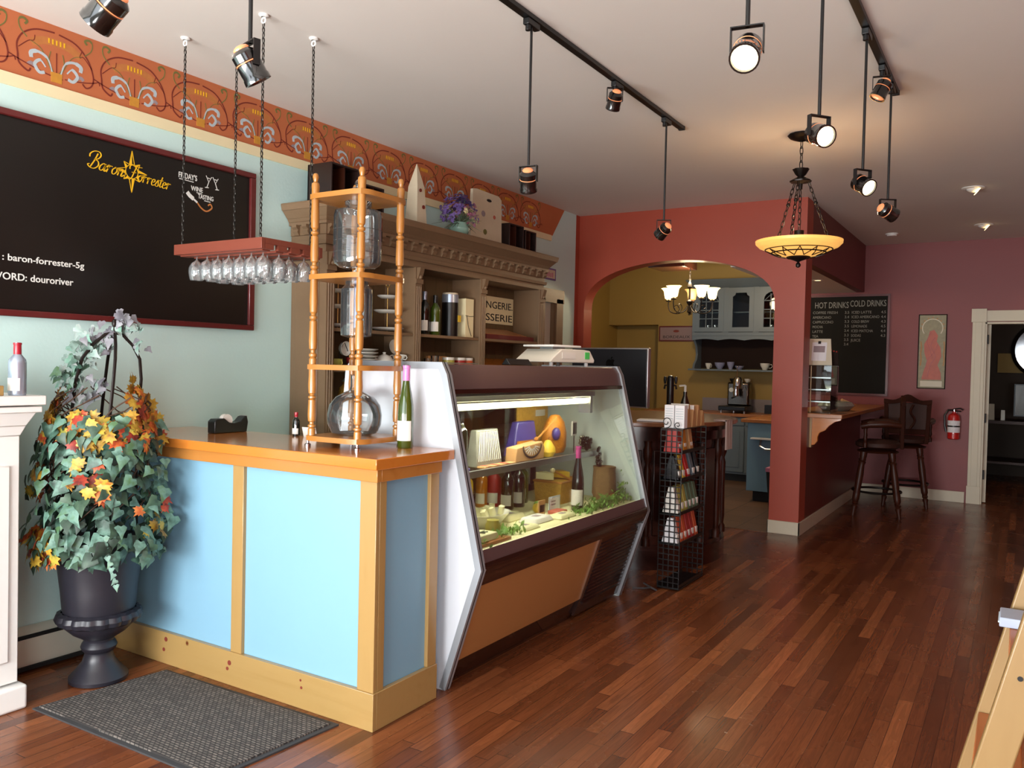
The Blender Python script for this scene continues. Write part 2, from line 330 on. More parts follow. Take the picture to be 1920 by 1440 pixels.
# ------------------------------------------------------------------ mesh helpers
class MB:
    def __init__(s): s.bm = bmesh.new()
    def face(s, vs, m=0, sm=False):
        try: f = s.bm.faces.new(vs)
        except ValueError: return
        f.material_index = m; f.smooth = sm
    def v(s, p): return s.bm.verts.new(p)
    def hexa(s, p, m=0):
        """8 points: bottom ring then top ring"""
        v = [s.v(q) for q in p]
        for a in ((3, 2, 1, 0), (4, 5, 6, 7), (0, 1, 5, 4), (1, 2, 6, 5), (2, 3, 7, 6), (3, 0, 4, 7)):
            s.face([v[i] for i in a], m)
        return s
    def box(s, x0, x1, y0, y1, z0, z1, m=0, M_=None):
        p = [(x0, y0, z0), (x1, y0, z0), (x1, y1, z0), (x0, y1, z0), (x0, y0, z1), (x1, y0, z1), (x1, y1, z1), (x0, y1, z1)]
        if M_: p = [M_ @ Vector(q) for q in p]
        return s.hexa(p, m)
    def frus(s, a, b, z0, z1, m=0):
        """a, b: (x0,x1,y0,y1) footprints at z0 and z1"""
        f = lambda r, z: [(r[0], r[2], z), (r[1], r[2], z), (r[1], r[3], z), (r[0], r[3], z)]
        return s.hexa(f(a, z0) + f(b, z1), m)
    def prism(s, poly, ax, a, b, m=0, M_=None, sm=False):
        def P(q, t):
            r = {'x': (t, q[0], q[1]), 'y': (q[0], t, q[1]), 'z': (q[0], q[1], t)}[ax]
            return M_ @ Vector(r) if M_ else r
        A = [s.v(P(q, a)) for q in poly]; B = [s.v(P(q, b)) for q in poly]; n = len(poly)
        s.face(A[::-1], m); s.face(B, m)
        for i in range(n): s.face([A[i], A[(i+1) % n], B[(i+1) % n], B[i]], m, sm)
        return s
    def tube(s, pts, r, n=8, m=0, closed=False, caps=True):
        pts = [Vector(p) for p in pts]; k = len(pts); rs = r if isinstance(r, (list, tuple)) else [r] * k
        rings = []; up = None
        for i, p in enumerate(pts):
            if closed: t = pts[(i+1) % k] - pts[i-1]
            else: t = (pts[i+1] - p) if i == 0 else (p - pts[i-1]) if i == k-1 else (pts[i+1] - pts[i-1])
            if t.length < 1e-9: t = Vector((0, 0, 1))
            t.normalize()
            if up is None: up = t.orthogonal().normalized()
            else:
                up = up - t * up.dot(t)
                up = up.normalized() if up.length > 1e-6 else t.orthogonal().normalized()
            q = t.cross(up)
            rings.append([s.v(p + (up * math.cos(2*PI*j/n) + q * math.sin(2*PI*j/n)) * rs[i]) for j in range(n)])
        for i in range(k if closed else k-1):
            A, B = rings[i], rings[(i+1) % k]
            for j in range(n): s.face([A[j], A[(j+1) % n], B[(j+1) % n], B[j]], m, True)
        if caps and not closed: s.face(rings[0][::-1], m); s.face(rings[-1], m)
        return s
    def cyl(s, a, b, r, r2=None, n=16, m=0): return s.tube([a, b], [r, r if r2 is None else r2], n, m)
    def lathe(s, prof, c=(0, 0, 0), n=24, m=0, M_=None, sx=1.0, sy=1.0, ripple=None):
        """prof: list of (r, z) or (r, z, mat) from bottom to top"""
        rings = []
        for q in prof:
            r, z = q[0], q[1]; ring = []
            for j in range(n if r > 1e-6 else 1):
                a = 2*PI*j/n; rr = r * (1 + (ripple(a, z) if ripple else 0))
                p = Vector((rr*math.cos(a)*sx, rr*math.sin(a)*sy, z))
                if M_: p = M_ @ p
                ring.append(s.v(p + Vector(c)))
            rings.append((ring, q[2] if len(q) > 2 else m))
        for i in range(len(rings)-1):
            A, mi = rings[i]; B, _ = rings[i+1]
            if len(A) == 1 and len(B) == 1: continue
            for j in range(n):
                a0, a1 = A[j % len(A)], A[(j+1) % len(A)]; b0, b1 = B[j % len(B)], B[(j+1) % len(B)]
                vs = [a0] + ([a1] if a1 != a0 else []) + [b1] + ([b0] if b0 != b1 else [])
                s.face(vs, mi, True)
        return s
    def ball(s, c, r, n=10, m=0, M_=None):
        rx, ry, rz = r if isinstance(r, (tuple, list)) else (r, r, r)
        k = max(4, n//2); prof = [(math.sin(PI*i/k), -math.cos(PI*i/k)*rz) for i in range(k+1)]
        prof[0] = (0, -rz); prof[-1] = (0, rz)
        return s.lathe([(p[0], p[1]) for p in prof], c, n, m, M_, rx, ry)
    def ribbon(s, pts, w, nrm, m=0, h=0.0012):
        """flat painted line along pts, lying on a surface with normal nrm; w may vary"""
        pts = [Vector(p) for p in pts]; nrm = Vector(nrm); k = len(pts); L = []; Rr = []
        for i, p in enumerate(pts):
            t = pts[min(i+1, k-1)] - pts[max(i-1, 0)]
            sd = nrm.cross(t).normalized() * ((w[i] if isinstance(w, (list, tuple)) else w) / 2)
            L.append((s.v(p - sd), s.v(p - sd + nrm*h))); Rr.append((s.v(p + sd), s.v(p + sd + nrm*h)))
        for i in range(k-1):
            s.face([L[i][1], Rr[i][1], Rr[i+1][1], L[i+1][1]], m)
            s.face([L[i][0], L[i][1], L[i+1][1], L[i+1][0]], m); s.face([Rr[i][1], Rr[i][0], Rr[i+1][0], Rr[i+1][1]], m)
        s.face([L[0][0], Rr[0][0], Rr[0][1], L[0][1]], m); s.face([L[-1][1], Rr[-1][1], Rr[-1][0], L[-1][0]], m)
        return s

def part(name, mb, mats, parent=None, label=None, bevel=0.0, local=False, seg=2, kind=None, smooth=35):
    """one mesh object; built in world coordinates unless local, and parented to its thing"""
    bmesh.ops.recalc_face_normals(mb.bm, faces=mb.bm.faces)
    me = bpy.data.meshes.new(name); mb.bm.to_mesh(me); mb.bm.free()
    for x in (mats if isinstance(mats, (list, tuple)) else [mats]): me.materials.append(M[x] if isinstance(x, str) else x)
    if smooth:
        me.shade_smooth(); me.set_sharp_from_angle(angle=math.radians(smooth))
    o = bpy.data.objects.new(name, me); COL.objects.link(o)
    if parent is not None:
        if not local:
            W = Matrix.Identity(4); q = parent
            while q is not None: W = q.matrix_basis @ W; q = q.parent
            me.transform(W.inverted())
        o.parent = parent
    if label: o['label'] = label
    if kind: o['kind'] = kind
    if bevel:
        b = o.modifiers.new('bevel', 'BEVEL'); b.width = bevel; b.segments = seg; b.limit_method = 'ANGLE'; b.angle_limit = math.radians(40)
    return o
def thing(name, label, cat, loc=(0, 0, 0), rotz=0.0, group=None):
    o = bpy.data.objects.new(name, None); COL.objects.link(o); o.empty_display_size = 0.05
    o.location = loc; o.rotation_euler = (0, 0, rotz); o['label'] = label; o['category'] = cat
    if group: o['group'] = group
    return o
def origin_to(o, loc):
    o.data.transform(Matrix.Translation(-Vector(loc))); o.location = loc
    return o
def solo(name, mb, mats, label, cat, group=None, bevel=0.0, loc=None, kind=None):
    o = part(name, mb, mats, None, label, bevel); o['category'] = cat
    if group: o['group'] = group
    if kind: o['kind'] = kind
    if loc: origin_to(o, loc)
    return o
def struct(name, mb, mats, parent=None, bevel=0.0):
    o = part(name, mb, mats, parent, None, bevel)
    if parent is None: o['kind'] = 'structure'
    return o
def dup(root, loc, rotz=0.0, label=None, group=None):
    r = root.copy(); COL.objects.link(r); r.location = loc; r.rotation_euler = (0, 0, rotz)
    if label: r['label'] = label
    if group: r['group'] = group
    for ch in list(root.children):
        c = ch.copy(); COL.objects.link(c); c.parent = r
        for g in ch.children:
            d = g.copy(); COL.objects.link(d); d.parent = c
    return r
def text(name, s, org, xd, yd, size, mat, parent=None, width=None, shear=0.0, align='LEFT', h=0.0012, bold=0.0, label=None):
    """raised lettering: org is the baseline start, xd/yd the reading and up directions"""
    cu = bpy.data.curves.new(name, 'FONT'); cu.body = s; cu.size = 1.0; cu.shear = shear; cu.align_x = align
    cu.offset = bold; cu.resolution_u = 3; cu.extrude = 0.5
    t = bpy.data.objects.new(name, cu); COL.objects.link(t)
    bpy.context.view_layer.update()
    me = bpy.data.meshes.new_from_object(t.evaluated_get(bpy.context.evaluated_depsgraph_get()))
    bpy.data.objects.remove(t); bpy.data.curves.remove(cu)
    xs = [v.co.x for v in me.vertices]; kx = size
    if width and max(xs) > min(xs): kx = width / (max(xs) - min(xs))
    xd = Vector(xd).normalized(); yd = Vector(yd).normalized(); zd = xd.cross(yd)
    mt = Matrix(((xd.x*kx, yd.x*size, zd.x*h, org[0]), (xd.y*kx, yd.y*size, zd.y*h, org[1]), (xd.z*kx, yd.z*size, zd.z*h, org[2]), (0, 0, 0, 1)))
    me.transform(mt); me.materials.clear(); me.materials.append(M[mat]); me.name = name
    o = bpy.data.objects.new(name, me); COL.objects.link(o)
    if parent is not None:
        W = Matrix.Identity(4); q = parent
        while q is not None: W = q.matrix_basis @ W; q = q.parent
        me.transform(W.inverted()); o.parent = parent
    if label: o['label'] = label
    return o
def arc(cx, cy, r, a0, a1, n=12, ry=None):
    ry = r if ry is None else ry
    return [(cx + r*math.cos(math.radians(a0 + (a1-a0)*i/n)), cy + ry*math.sin(math.radians(a0 + (a1-a0)*i/n))) for i in range(n+1)]
def frame_of(d):
    """rotation taking local -Z to direction d"""
    return Vector(d).to_track_quat('-Z', 'Y').to_matrix().to_4x4()

# ================================================================== SETTING
LW = -3.87; RW = 2.6; CZ = 2.98; FY = 10.65
struct('floor', MB().box(-4.1, RW, -1.7, 14.2, -0.1, 0.0), 'floor')
struct('floor_kitchen', MB().box(-5.3, -1.9, 7.47, 11.7, 0.0, 0.004), 'tile')
struct('ceiling', MB().box(-5.4, RW+0.1, -1.8, 14.2, CZ, CZ+0.1), 'ceiling')
# left wall with a doorway near its far end
mb = MB(); mb.box(LW-0.12, LW, -1.7, 6.76, 0, CZ); mb.box(LW-0.12, LW, 7.02, 7.42, 0, CZ); mb.box(LW-0.12, LW, 6.76, 7.02, 2.06, CZ)
struct('wall_left', mb, 'teal')
struct('wall_right', MB().box(RW, RW+0.1, -1.7, 14.2, 0, CZ), 'red')
# shop front behind the camera
mb = MB(); Y0, Y1 = -1.7, -1.6
mb.box(LW, RW, Y0, Y1, 0, 0.6); mb.box(LW, RW, Y0, Y1, 2.7, CZ)
for a, b in ((LW, -3.6), (-0.6, 0.5), (2.4, RW)): mb.box(a, b, Y0, Y1, 0.6, 2.7)
struct('wall_front', mb, 'teal')
for i, (a, b) in enumerate(((-3.6, -0.6), (0.5, 2.4))):
    f = MB(); f.box(a, b, Y0, Y1, 0.6, 0.66); f.box(a, b, Y0, Y1, 2.64, 2.7); f.box(a, a+0.06, Y0, Y1, 0.66, 2.64); f.box(b-0.06, b, Y0, Y1, 0.66, 2.64)
    f.box((a+b)/2-0.025, (a+b)/2+0.025, Y0, Y1, 0.66, 2.64)
    wn = struct('window_%d' % (i+1), f, 'white')
# painted band with stencilled ornament and cream strip
BZ0, BZ1 = 2.70, 2.98; PER = 0.396
mb = MB(); mb.prism([(-1.6, BZ0), (6.93, BZ0), (7.16, BZ1), (-1.6, BZ1)], 'x', LW, LW+0.003, 0)
mb.box(LW, LW+0.012, -1.6, 6.9, 2.645, 2.70, 1)
XB = LW + 0.003; H = BZ1 - BZ0
def bp(u, v): return (XB, yc + u, BZ0 + v)
k = -2
while True:
    yc = 2.154 + PER * k
    if yc > 6.9: break
    k += 1
    NX = (1, 0, 0); HH = {6: 0.0005, 5: 0.0008, 4: 0.0014, 2: 0.0011, 3: 0.0012, 7: 0.0018, 8: 0.0017}; S = lambda pts, w, m: mb.ribbon([bp(*p) for p in pts], w, NX, m, HH[m])
    def sm(pts, n=5):
        out = []
        P = [pts[0]] + list(pts) + [pts[-1]]
        for i in range(1, len(P)-2):
            for j in range(n):
                t = j/n; q = []
                for a in (0, 1):
                    p0, p1, p2, p3 = P[i-1][a], P[i][a], P[i+1][a], P[i+2][a]
                    q.append(0.5*((2*p1) + (-p0+p2)*t + (2*p0-5*p1+4*p2-p3)*t*t + (-p0+3*p1-3*p2+p3)*t**3))
                out.append(tuple(q))
        return out + [tuple(pts[-1])]
    # faded gold fan behind the stamens
    fan = [(-0.115, 0.17), (-0.06, 0.195), (0, 0.20), (0.06, 0.195), (0.115, 0.17)]
    S(sm(fan, 3), 0.035, 6)
    S(sm([(-0.175, 0.10), (-0.178, 0.15), (-0.15, 0.20), (-0.09, 0.235), (-0.01, 0.245)]), 0.007, 2)
    S(sm([(0.01, 0.243), (0.09, 0.225), (0.15, 0.17), (0.178, 0.10), (0.172, 0.055), (0.145, 0.035), (0.125, 0.05)]), 0.007, 2)
    S(sm([(-0.175, 0.10), (-0.168, 0.06), (-0.13, 0.035), (-0.118, 0.05)]), 0.008, 2)
    S(sm([(-0.215, 0.09), (-0.15, 0.07), (-0.05, 0.047), (0.03, 0.04)]), 0.005, 2)
    S(sm([(0.04, 0.045), (0.12, 0.055), (0.18, 0.07), (0.205, 0.08), (0.212, 0.065)]), 0.005, 2)
    S(sm([(-0.172, 0.13), (-0.13, 0.17), (-0.105, 0.18), (-0.10, 0.205)]), 0.004, 2)
    S(sm([(0.172, 0.13), (0.13, 0.175), (0.11, 0.17), (0.12, 0.20)]), 0.004, 2)
    for sg in (-1, 1):
        S(sm([(sg*0.02, 0.06), (sg*0.04, 0.115), (sg*0.08, 0.135), (sg*0.115, 0.125), (sg*0.115, 0.10)]), [0.006]*6+[0.012]*6+[0.018]*6+[0.016]*3, 4)
        S(sm([(sg*0.05, 0.075), (sg*0.075, 0.10), (sg*0.10, 0.075), (sg*0.08, 0.045), (sg*0.055, 0.05)]) , [0.006]*5+[0.014]*16, 4)
        S(sm([(sg*0.09, 0.06), (sg*0.115, 0.075), (sg*0.13, 0.065)]), 0.016, 5)
        S(sm([(sg*0.135, 0.185), (sg*0.165, 0.215), (sg*0.172, 0.25), (sg*0.155, 0.265), (sg*0.135, 0.255), (sg*0.145, 0.24)]), [0.005]*12+[0.010]*14, 3)
        S(sm([(sg*0.015, 0.065), (sg*0.035, 0.11), (sg*0.028, 0.155)]), 0.004, 3)
        S(sm([(sg*0.02, 0.06), (sg*0.07, 0.15), (sg*0.12, 0.175)]), 0.003, 3)
    S([(0, 0.06), (0, 0.155)], 0.005, 2)
    for q in range(5): S([(-0.036+q*0.018, 0.19), (-0.036+q*0.018, 0.212)], 0.006, 7)
    S([(-0.026, 0.04), (0, 0.041), (0.026, 0.04)], 0.045, 8)
struct('trim_1', mb, ['terra', 'cream', 'line_brown', 'line_green', 'line_blue', 'line_grey', 'line_gold2', 'yellow', 'line_gold'])
# arched wall, y 7.42..7.62, with an elliptical arch
AY0, AY1 = 7.5, 7.68; XA0, XA1 = -3.80, -1.895; cx = (XA0+XA1)/2; hw = (XA1-XA0)/2
poly = []
for i in range(33):
    a = PI - PI*i/32
    # flattened arch: springs at 2.02, crown at 2.484
    poly.append((cx + hw*math.cos(a), 2.03 + 0.455*abs(math.sin(a))**0.80))
mb = MB(); mb.prism(poly + [(XA1, CZ), (XA0, CZ)], 'y', AY0, AY1)
mb.box(LW-0.1, XA0, AY0, AY1, 0, CZ); mb.box(LW-0.12, LW+0.0, 7.42, AY0, 0, CZ)
mb.box(XA1, -1.635, AY0, AY1+0.06, 0, CZ)
struct('wall_arch', mb, 'red')
# bulkhead over the bar and half wall under it
struct('wall_bulkhead', MB().box(-1.72, -1.635, AY1+0.06, FY, 2.42, CZ), 'red_shaded')
struct('ceiling_bar', MB().box(-2.36, -1.72, AY1, FY, 2.42, 2.50), 'ceiling')
struct('wall_bar', MB().box(-1.79, -1.635, AY1+0.06, FY, 0, 1.035), 'red_shaded')
mb = MB(); mb.box(-1.905, -1.62, AY0-0.015, AY0, 0, 0.115); mb.box(-1.635, -1.62, AY0-0.015, FY, 0, 0.115); mb.box(-1.905, -1.895, AY0-0.015, AY1, 0, 0.115)
struct('baseboard_column', mb, 'offwhite', bevel=0.002)
# far wall with a cased doorway
mb = MB(); DX0, DX1, DZ = -0.36, 0.56, 2.05
mb.box(-2.36, DX0, FY, FY+0.12, 0, CZ); mb.box(DX1, RW, FY, FY+0.12, 0, CZ); mb.box(DX0, DX1, FY, FY+0.12, DZ, CZ)
struct('wall_back', mb, 'red_dimmed')
mb = MB(); mb.box(-1.62, DX0-0.15, FY-0.018, FY, 0, 0.125); mb.box(DX1+0.15, RW, FY-0.018, FY, 0, 0.125)
struct('baseboard_back', mb, 'offwhite', bevel=0.003)
mb = MB(); W2 = 0.125
for a, b in ((DX0-W2, DX0), (DX1, DX1+W2)):
    mb.box(a, b, FY-0.025, FY, 0.0, DZ+0.02); mb.box(a-0.008, b+0.004, FY-0.032, FY, 0, 0.20); mb.box(a-0.012, b+0.012, FY-0.04, FY, DZ, DZ+0.15)
    mb.box(a+0.03, b-0.03, FY-0.031, FY-0.02, 0.2, DZ)
mb.box(DX0+0.008, DX1-0.008, FY-0.025, FY, DZ+0.01, DZ+0.13)
mb.box(DX0-0.002, DX0+0.02, FY-0.01, FY+0.13, 0, DZ); mb.box(DX1-0.02, DX1+0.002, FY-0.01, FY+0.13, 0, DZ); mb.box(DX0, DX1, FY-0.01, FY+0.13, DZ-0.02, DZ+0.002)
dc = struct('door_1', mb, 'offwhite', bevel=0.002)
dc['label'] = 'aged white door casing on the far wall beside the fire extinguisher'
mb = MB()
mb.box(DX0+0.02, DX0+0.055, FY+0.13, FY+0.16, 0.01, DZ-0.02)
struct('trim_2', mb, 'offwhite')
for z in (0.33, 0.97, 1.86):
    h = part('hinge', MB().box(DX0+0.018, DX0+0.036, FY+0.02, FY+0.10, z-0.05, z+0.05), 'black_matte', dc, 'dark door hinge')
# kitchen shell
mb = MB(); KY = 11.2
mb.box(-4.47, -2.30, KY, KY+0.1, 0, CZ); mb.box(-5.3, -4.47, KY, KY+0.1, 2.08, CZ); mb.box(-5.3, -4.47, KY+0.3, KY+0.4, 0, 2.2); mb.box(-4.47, -4.40, KY+0.1, KY+0.4, 0, 2.08)
mb.box(-5.3, -4.47, KY+0.1, KY+0.4, 2.08, 2.2)
struct('wall_kitchen', mb, 'olive')
struct('wall_kitchen_left', MB().box(-5.35, -5.25, AY1, KY+0.4, 0, CZ), 'olive')
struct('wall_kitchen_side', MB().box(-2.36, -2.26, FY+0.12, KY, 0, CZ), 'olive')
struct('trim_3', MB().box(-2.34, -2.28, FY-0.02, FY, 1.0, 2.42), 'pine_v')
struct('trim_4', MB().box(-3.62, -3.20, 8.72, 9.15, 2.585, CZ), 'darkwood')
# next room behind the doorway
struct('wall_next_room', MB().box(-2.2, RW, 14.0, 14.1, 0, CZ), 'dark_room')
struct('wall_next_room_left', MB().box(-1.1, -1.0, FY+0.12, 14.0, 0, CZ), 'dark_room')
# doorway casing on the left wall
mb = MB(); mb.box(LW, LW+0.02, 6.72, 6.79, 0, 2.10); mb.box(LW, LW+0.02, 7.02, 7.15, 0, 2.10); mb.box(LW, LW+0.02, 6.70, 7.17, 2.06, 2.19)
mb.box(LW-0.12, LW, 7.0, 7.03, 0, 2.06)
d2 = struct('door_2', mb, 'hutch')
part('door_panel', MB().box(LW-0.06, LW-0.04, 6.84, 7.0, 0, 2.06), 'heater', d2)
# ================================================================== FRONT: counter, case, tower, urn, mat
# --- pine and blue sales counter
t = thing('sales_counter', 'pine and light blue panelled sales counter with a honey pine top', 'counter', (-2.95, 2.66, 0))
CX0, CX1, CY0, CY1 = LW+0.002, -2.12, 2.444, 2.852
part('body', MB().box(CX0+0.02, CX1-0.018, CY0+0.018, CY1, 0.02, 1.03), 'counter_blue', t, 'light blue painted panels')
part('countertop', MB().box(CX0, CX1+0.022, CY0-0.03, 2.928, 1.032, 1.075), 'pine_top', t, 'glossy orange pine top', bevel=0.003)
mb = MB(); mb.box(CX0, CX1+0.012, CY0-0.012, CY0+0.016, 0.982, 1.031); mb.box(CX1-0.016, CX1+0.012, CY0+0.016, CY1, 0.982, 1.031)
part('apron', mb, 'pine_apron', t, bevel=0.002)
mb = MB(); mb.box(CX0, CX1+0.006, CY0-0.006, CY0+0.016, 0, 0.150); mb.box(CX1-0.016, CX1+0.006, CY0+0.016, CY1, 0, 0.150)
part('base_board', mb, 'pine', t, 'knotty pine base board', bevel=0.002)
for a, b in ((-2.954, -2.884), (-2.205, CX1)):
    part('stile', MB().box(a, b, CY0, CY0+0.02, 0.150, 0.982), 'pine_v', t, bevel=0.002)
for a, b in ((CY0+0.022, 2.505), (2.79, 2.85)):
    part('side_stile', MB().box(CX1-0.019, CX1, a, b, 0.150, 0.982), 'pine_v', t, bevel=0.002)
for kx, kz, kr in ((-3.40, 0.118, 0.011), (-3.415, 0.067, 0.009), (-2.952, 0.10, 0.011), (-2.965, 0.072, 0.008), (-2.51, 0.12, 0.005), (-2.505, 0.09, 0.006)):
    part('knot', MB().cyl((kx, CY0-0.0075, kz), (kx, CY0-0.005, kz), kr), 'line_brown', t, 'dark pine knot')

# --- refrigerated display case
M['trim_silver'] = pm('satin_aluminium_trim', '#a4a9af', 0.4, metal=0.4, var=0.04)
t = thing('display_case', 'refrigerated deli display case with slanted glass front, white end panel and wood front', 'display case', (-2.4, 3.9, 0))
P0, P1 = 2.936, 4.82
prof = [(-2.86, 0.0), (-2.135, 0.0), (-1.955, 0.56), (-2.158, 1.40), (-2.185, 1.45), (-2.73, 1.45), (-2.755, 1.42), (-2.80, 0.9)]
def off(pr, d):   # shrink a profile about its middle
    cx_ = sum(p[0] for p in pr)/len(pr); cz_ = sum(p[1] for p in pr)/len(pr)
    return [(p[0] + (cx_-p[0])*d, p[1] + (cz_-p[1])*d*0.5) for p in pr]
for n_, a, b in (('near', P0, P0+0.03), ('far', P1-0.03, P1)):
    sp_ = part('end_panel', MB().prism([(x, z) for x, z in prof], 'y', a, b), 'case_white' if n_ == 'near' else 'case_in', t, 'white laminated end panel' if n_ == 'near' else 'pale inner end panel')
    ed = [(-2.73, 1.453), (-2.183, 1.453), (-2.156, 1.402), (-1.952, 0.56), (-2.132, 0.002)]
    y_off = -0.004 if n_ == 'near' else 0.0
    for q, (mt, d0, d1, ya, yb) in enumerate((('trim_silver', 0.0, 0.028, a-0.005, a+0.010), ('black', 0.004, 0.014, a+0.010, a+0.018), ('trim_silver', 0.0, 0.012, a+0.018, b+0.004))):
        def off_line(d):       # the edge line moved inward by d, mitred at its corners
            out = []
            for i in range(len(ed)):
                ns = []
                for j in (i-1, i):
                    if 0 <= j < len(ed)-1:
                        (x0, z0), (x1, z1) = ed[j], ed[j+1]; L_ = math.hypot(x1-x0, z1-z0); ns.append(((z1-z0)/L_, -(x1-x0)/L_))
                nx, nz = sum(q_[0] for q_ in ns)/len(ns), sum(q_[1] for q_ in ns)/len(ns); k_ = 1/(nx*nx+nz*nz)
                out.append((ed[i][0]+nx*k_*d, ed[i][1]+nz*k_*d))
            return out
        m_ = MB().prism(off_line(-0.004) + off_line(d1)[::-1], 'y', ya, yb)
        part('edge_trim', m_, mt, sp_, 'black gasket' if mt == 'black' else 'polished edge strip')
X = lambda z: -2.170 + (1.45 - z) * 0.2416      # slanted front
Xb = lambda z: -2.135 + z * 0.3214              # undercut front
A, B = P0+0.03, P1-0.03
mb = MB().prism([(X(1.335)-0.004, 1.335), (X(1.41)-0.004, 1.41), (-2.19, 1.448), (-2.73, 1.448), (-2.73, 1.40), (X(1.38)-0.06, 1.40), (X(1.335)-0.05, 1.335)], 'y', A, B)
part('top_fascia', mb, 'case_plum', t, 'plum brown top and fascia', bevel=0.002)
part('fascia_strip', MB().prism([(X(1.315), 1.315), (X(1.335)+0.003, 1.335), (X(1.335)-0.03, 1.335), (X(1.315)-0.03, 1.315)], 'y', A, B), 'case_brown', t)
part('front_glass', MB().prism([(X(0.64)-0.012, 0.64), (X(0.64)-0.006, 0.64), (X(1.315)-0.006, 1.315), (X(1.315)-0.012, 1.315)], 'y', A, B), 'glass_pane', t, 'slanted front glass')
mb = MB().prism([(X(0.64), 0.64), (-1.957, 0.575), (-1.957, 0.55), (Xb(0.50), 0.50), (Xb(0.50)-0.07, 0.50), (X(0.64)-0.05, 0.62)], 'y', A, B)
part('sill', mb, 'case_plum', t, bevel=0.002)
part('bumper', MB().prism([(-1.953, 0.588), (-1.948, 0.56), (Xb(0.485)+0.004, 0.485), (Xb(0.485)-0.02, 0.485), (-1.965, 0.585)], 'y', A, B), 'case_brown', t, 'glossy dark brown bumper')
part('front_panel', MB().prism([(Xb(0.13), 0.13), (Xb(0.485), 0.485), (Xb(0.485)-0.03, 0.485), (Xb(0.13)-0.03, 0.13)], 'y', A, 4.16), 'case_wood', t, 'cherry wood front panel')
part('panel_end_strip', MB().prism([(Xb(0.13)+0.006, 0.13), (Xb(0.485)+0.006, 0.485), (Xb(0.485)-0.03, 0.485), (Xb(0.13)-0.03, 0.13)], 'y', 4.16, 4.19), 'chrome', t)
mb = MB().prism([(Xb(0.02)-0.012, 0.02), (Xb(0.485)-0.006, 0.485), (Xb(0.485)-0.03, 0.485), (Xb(0.02)-0.03, 0.02)], 'y', 4.19, B)
for i in range(16):
    z = 0.08 + i*0.024
    mb.prism([(Xb(z)-0.01, z), (Xb(z)+0.001, z+0.004), (Xb(z)+0.001, z+0.010), (Xb(z)-0.01, z+0.014)], 'y', 4.24, B-0.05)
part('vent_grille', mb, 'case_brown', t, 'dark louvred vent panel')
part('kick_plate', MB().prism([(-2.17, 0.0), (Xb(0.13)-0.02, 0.13), (-2.8, 0.13), (-2.8, 0.0)], 'y', A, 4.19), 'case_brown', t)
mb = MB(); mb.box(-2.80, -1.99, A, B, 0.585, 0.618); 
part('display_deck', mb, 'cheese_pale', t, 'pale lined display deck')
part('lower_body', MB().box(-2.80, -2.12, A, B, 0.135, 0.584), 'black_matte', t)
part('back_frame', MB().box(-2.775, -2.745, 4.50, 4.57, 0.62, 1.40).box(-2.79, -2.74, A, B, 1.30, 1.40).box(-2.79, -2.76, A, A+0.04, 0.62, 1.30).box(-2.79, -2.76, B-0.04, B, 0.62, 1.30).box(-2.82, -2.75, A, B, 0.62, 0.66), 'black', t, 'black sliding door frame')
part('sliding_door', MB().box(-2.772, -2.768, A+0.04, 4.53, 0.66, 1.30), 'glass_pane', t)
part('sliding_door', MB().box(-2.782, -2.778, 4.54, B-0.04, 0.66, 1.30), 'case_in', t, 'pale rear sliding door')
SZ = 0.92
part('inner_shelf', MB().box(-2.72, -2.29, A+0.01, B-0.02, SZ-0.012, SZ).box(-2.29, -2.272, A+0.01, B-0.02, SZ-0.03, SZ+0.004, 1), ['glass_pane', 'steel'], t, 'glass shelf with metal front rail')
lf = part('lamp_fixture', MB().prism([(-2.36, 1.30), (-2.20, 1.30), (-2.20, 1.275), (-2.34, 1.255)], 'y', 3.05, 4.52), 'steel', t, 'metal fluorescent lamp housing')
part('tube', MB().cyl((-2.245, 3.06, 1.245), (-2.245, 4.50, 1.245), 0.016), 'tube_on', lf, 'lit fluorescent tube')
part('bracket', MB().box(-2.30, -2.22, 4.50, 4.53, 1.17, 1.30), 'steel', lf)
area('case_lamp', (-2.262, 3.8, 1.225), (-2.30, 3.8, 0.5), 1.35, 0.05, 17, (1.0, 0.95, 0.76))
bpy.context.scene.collection.objects['case_lamp'].rotation_euler = Euler((0, math.radians(-4), PI/2))

def bottle(name, label, loc, h, r, glass, cap, lab=True, group=None, labcol='label', shape='slim', capfrac=0.2, wrap=0.62):
    """wine bottle with foil and paper label; slim riesling or high shoulder shape"""
    t = thing(name, label, 'bottle', loc, 0, group); n = r*0.37
    if shape == 'slim': pr = [(0, 0), (r*0.92, 0), (r, 0.008), (r, h*0.42), (r*0.93, h*0.52), (r*0.72, h*0.64), (r*0.50, h*0.75), (n, h*0.85), (n, h)]
    else: pr = [(0, 0), (r*0.94, 0), (r, 0.008), (r, h*0.62), (r*0.93, h*0.68), (r*0.6, h*0.745), (n, h*0.79), (n, h)]
    part('glass_body', MB().lathe(pr + [(0, h)], n=20), glass, t, local=True)
    part('foil', MB().lathe([(n+0.0012, h*(1-capfrac)), (n+0.0025, h*(1-capfrac*0.9)), (n+0.002, h*0.955), (n+0.0035, h*0.96), (n+0.0035, h*0.995), (0, h+0.001)], n=16), cap, t, local=True)
    if lab:
        a0, a1 = -PI*wrap - PI/2*1.0 + 0.4, PI*wrap*0.5 - PI/2 + 0.4; m_ = MB(); k = 14; R_ = r + 0.0008
        for i in range(k):
            b0, b1 = a0 + (a1-a0)*i/k, a0 + (a1-a0)*(i+1)/k
            m_.face([m_.v((R_*math.cos(b), R_*math.sin(b), z)) for b, z in ((b0, h*0.09), (b1, h*0.09), (b1, h*0.33), (b0, h*0.33))])
        part('paper_label', m_, labcol, t, local=True)
    return t
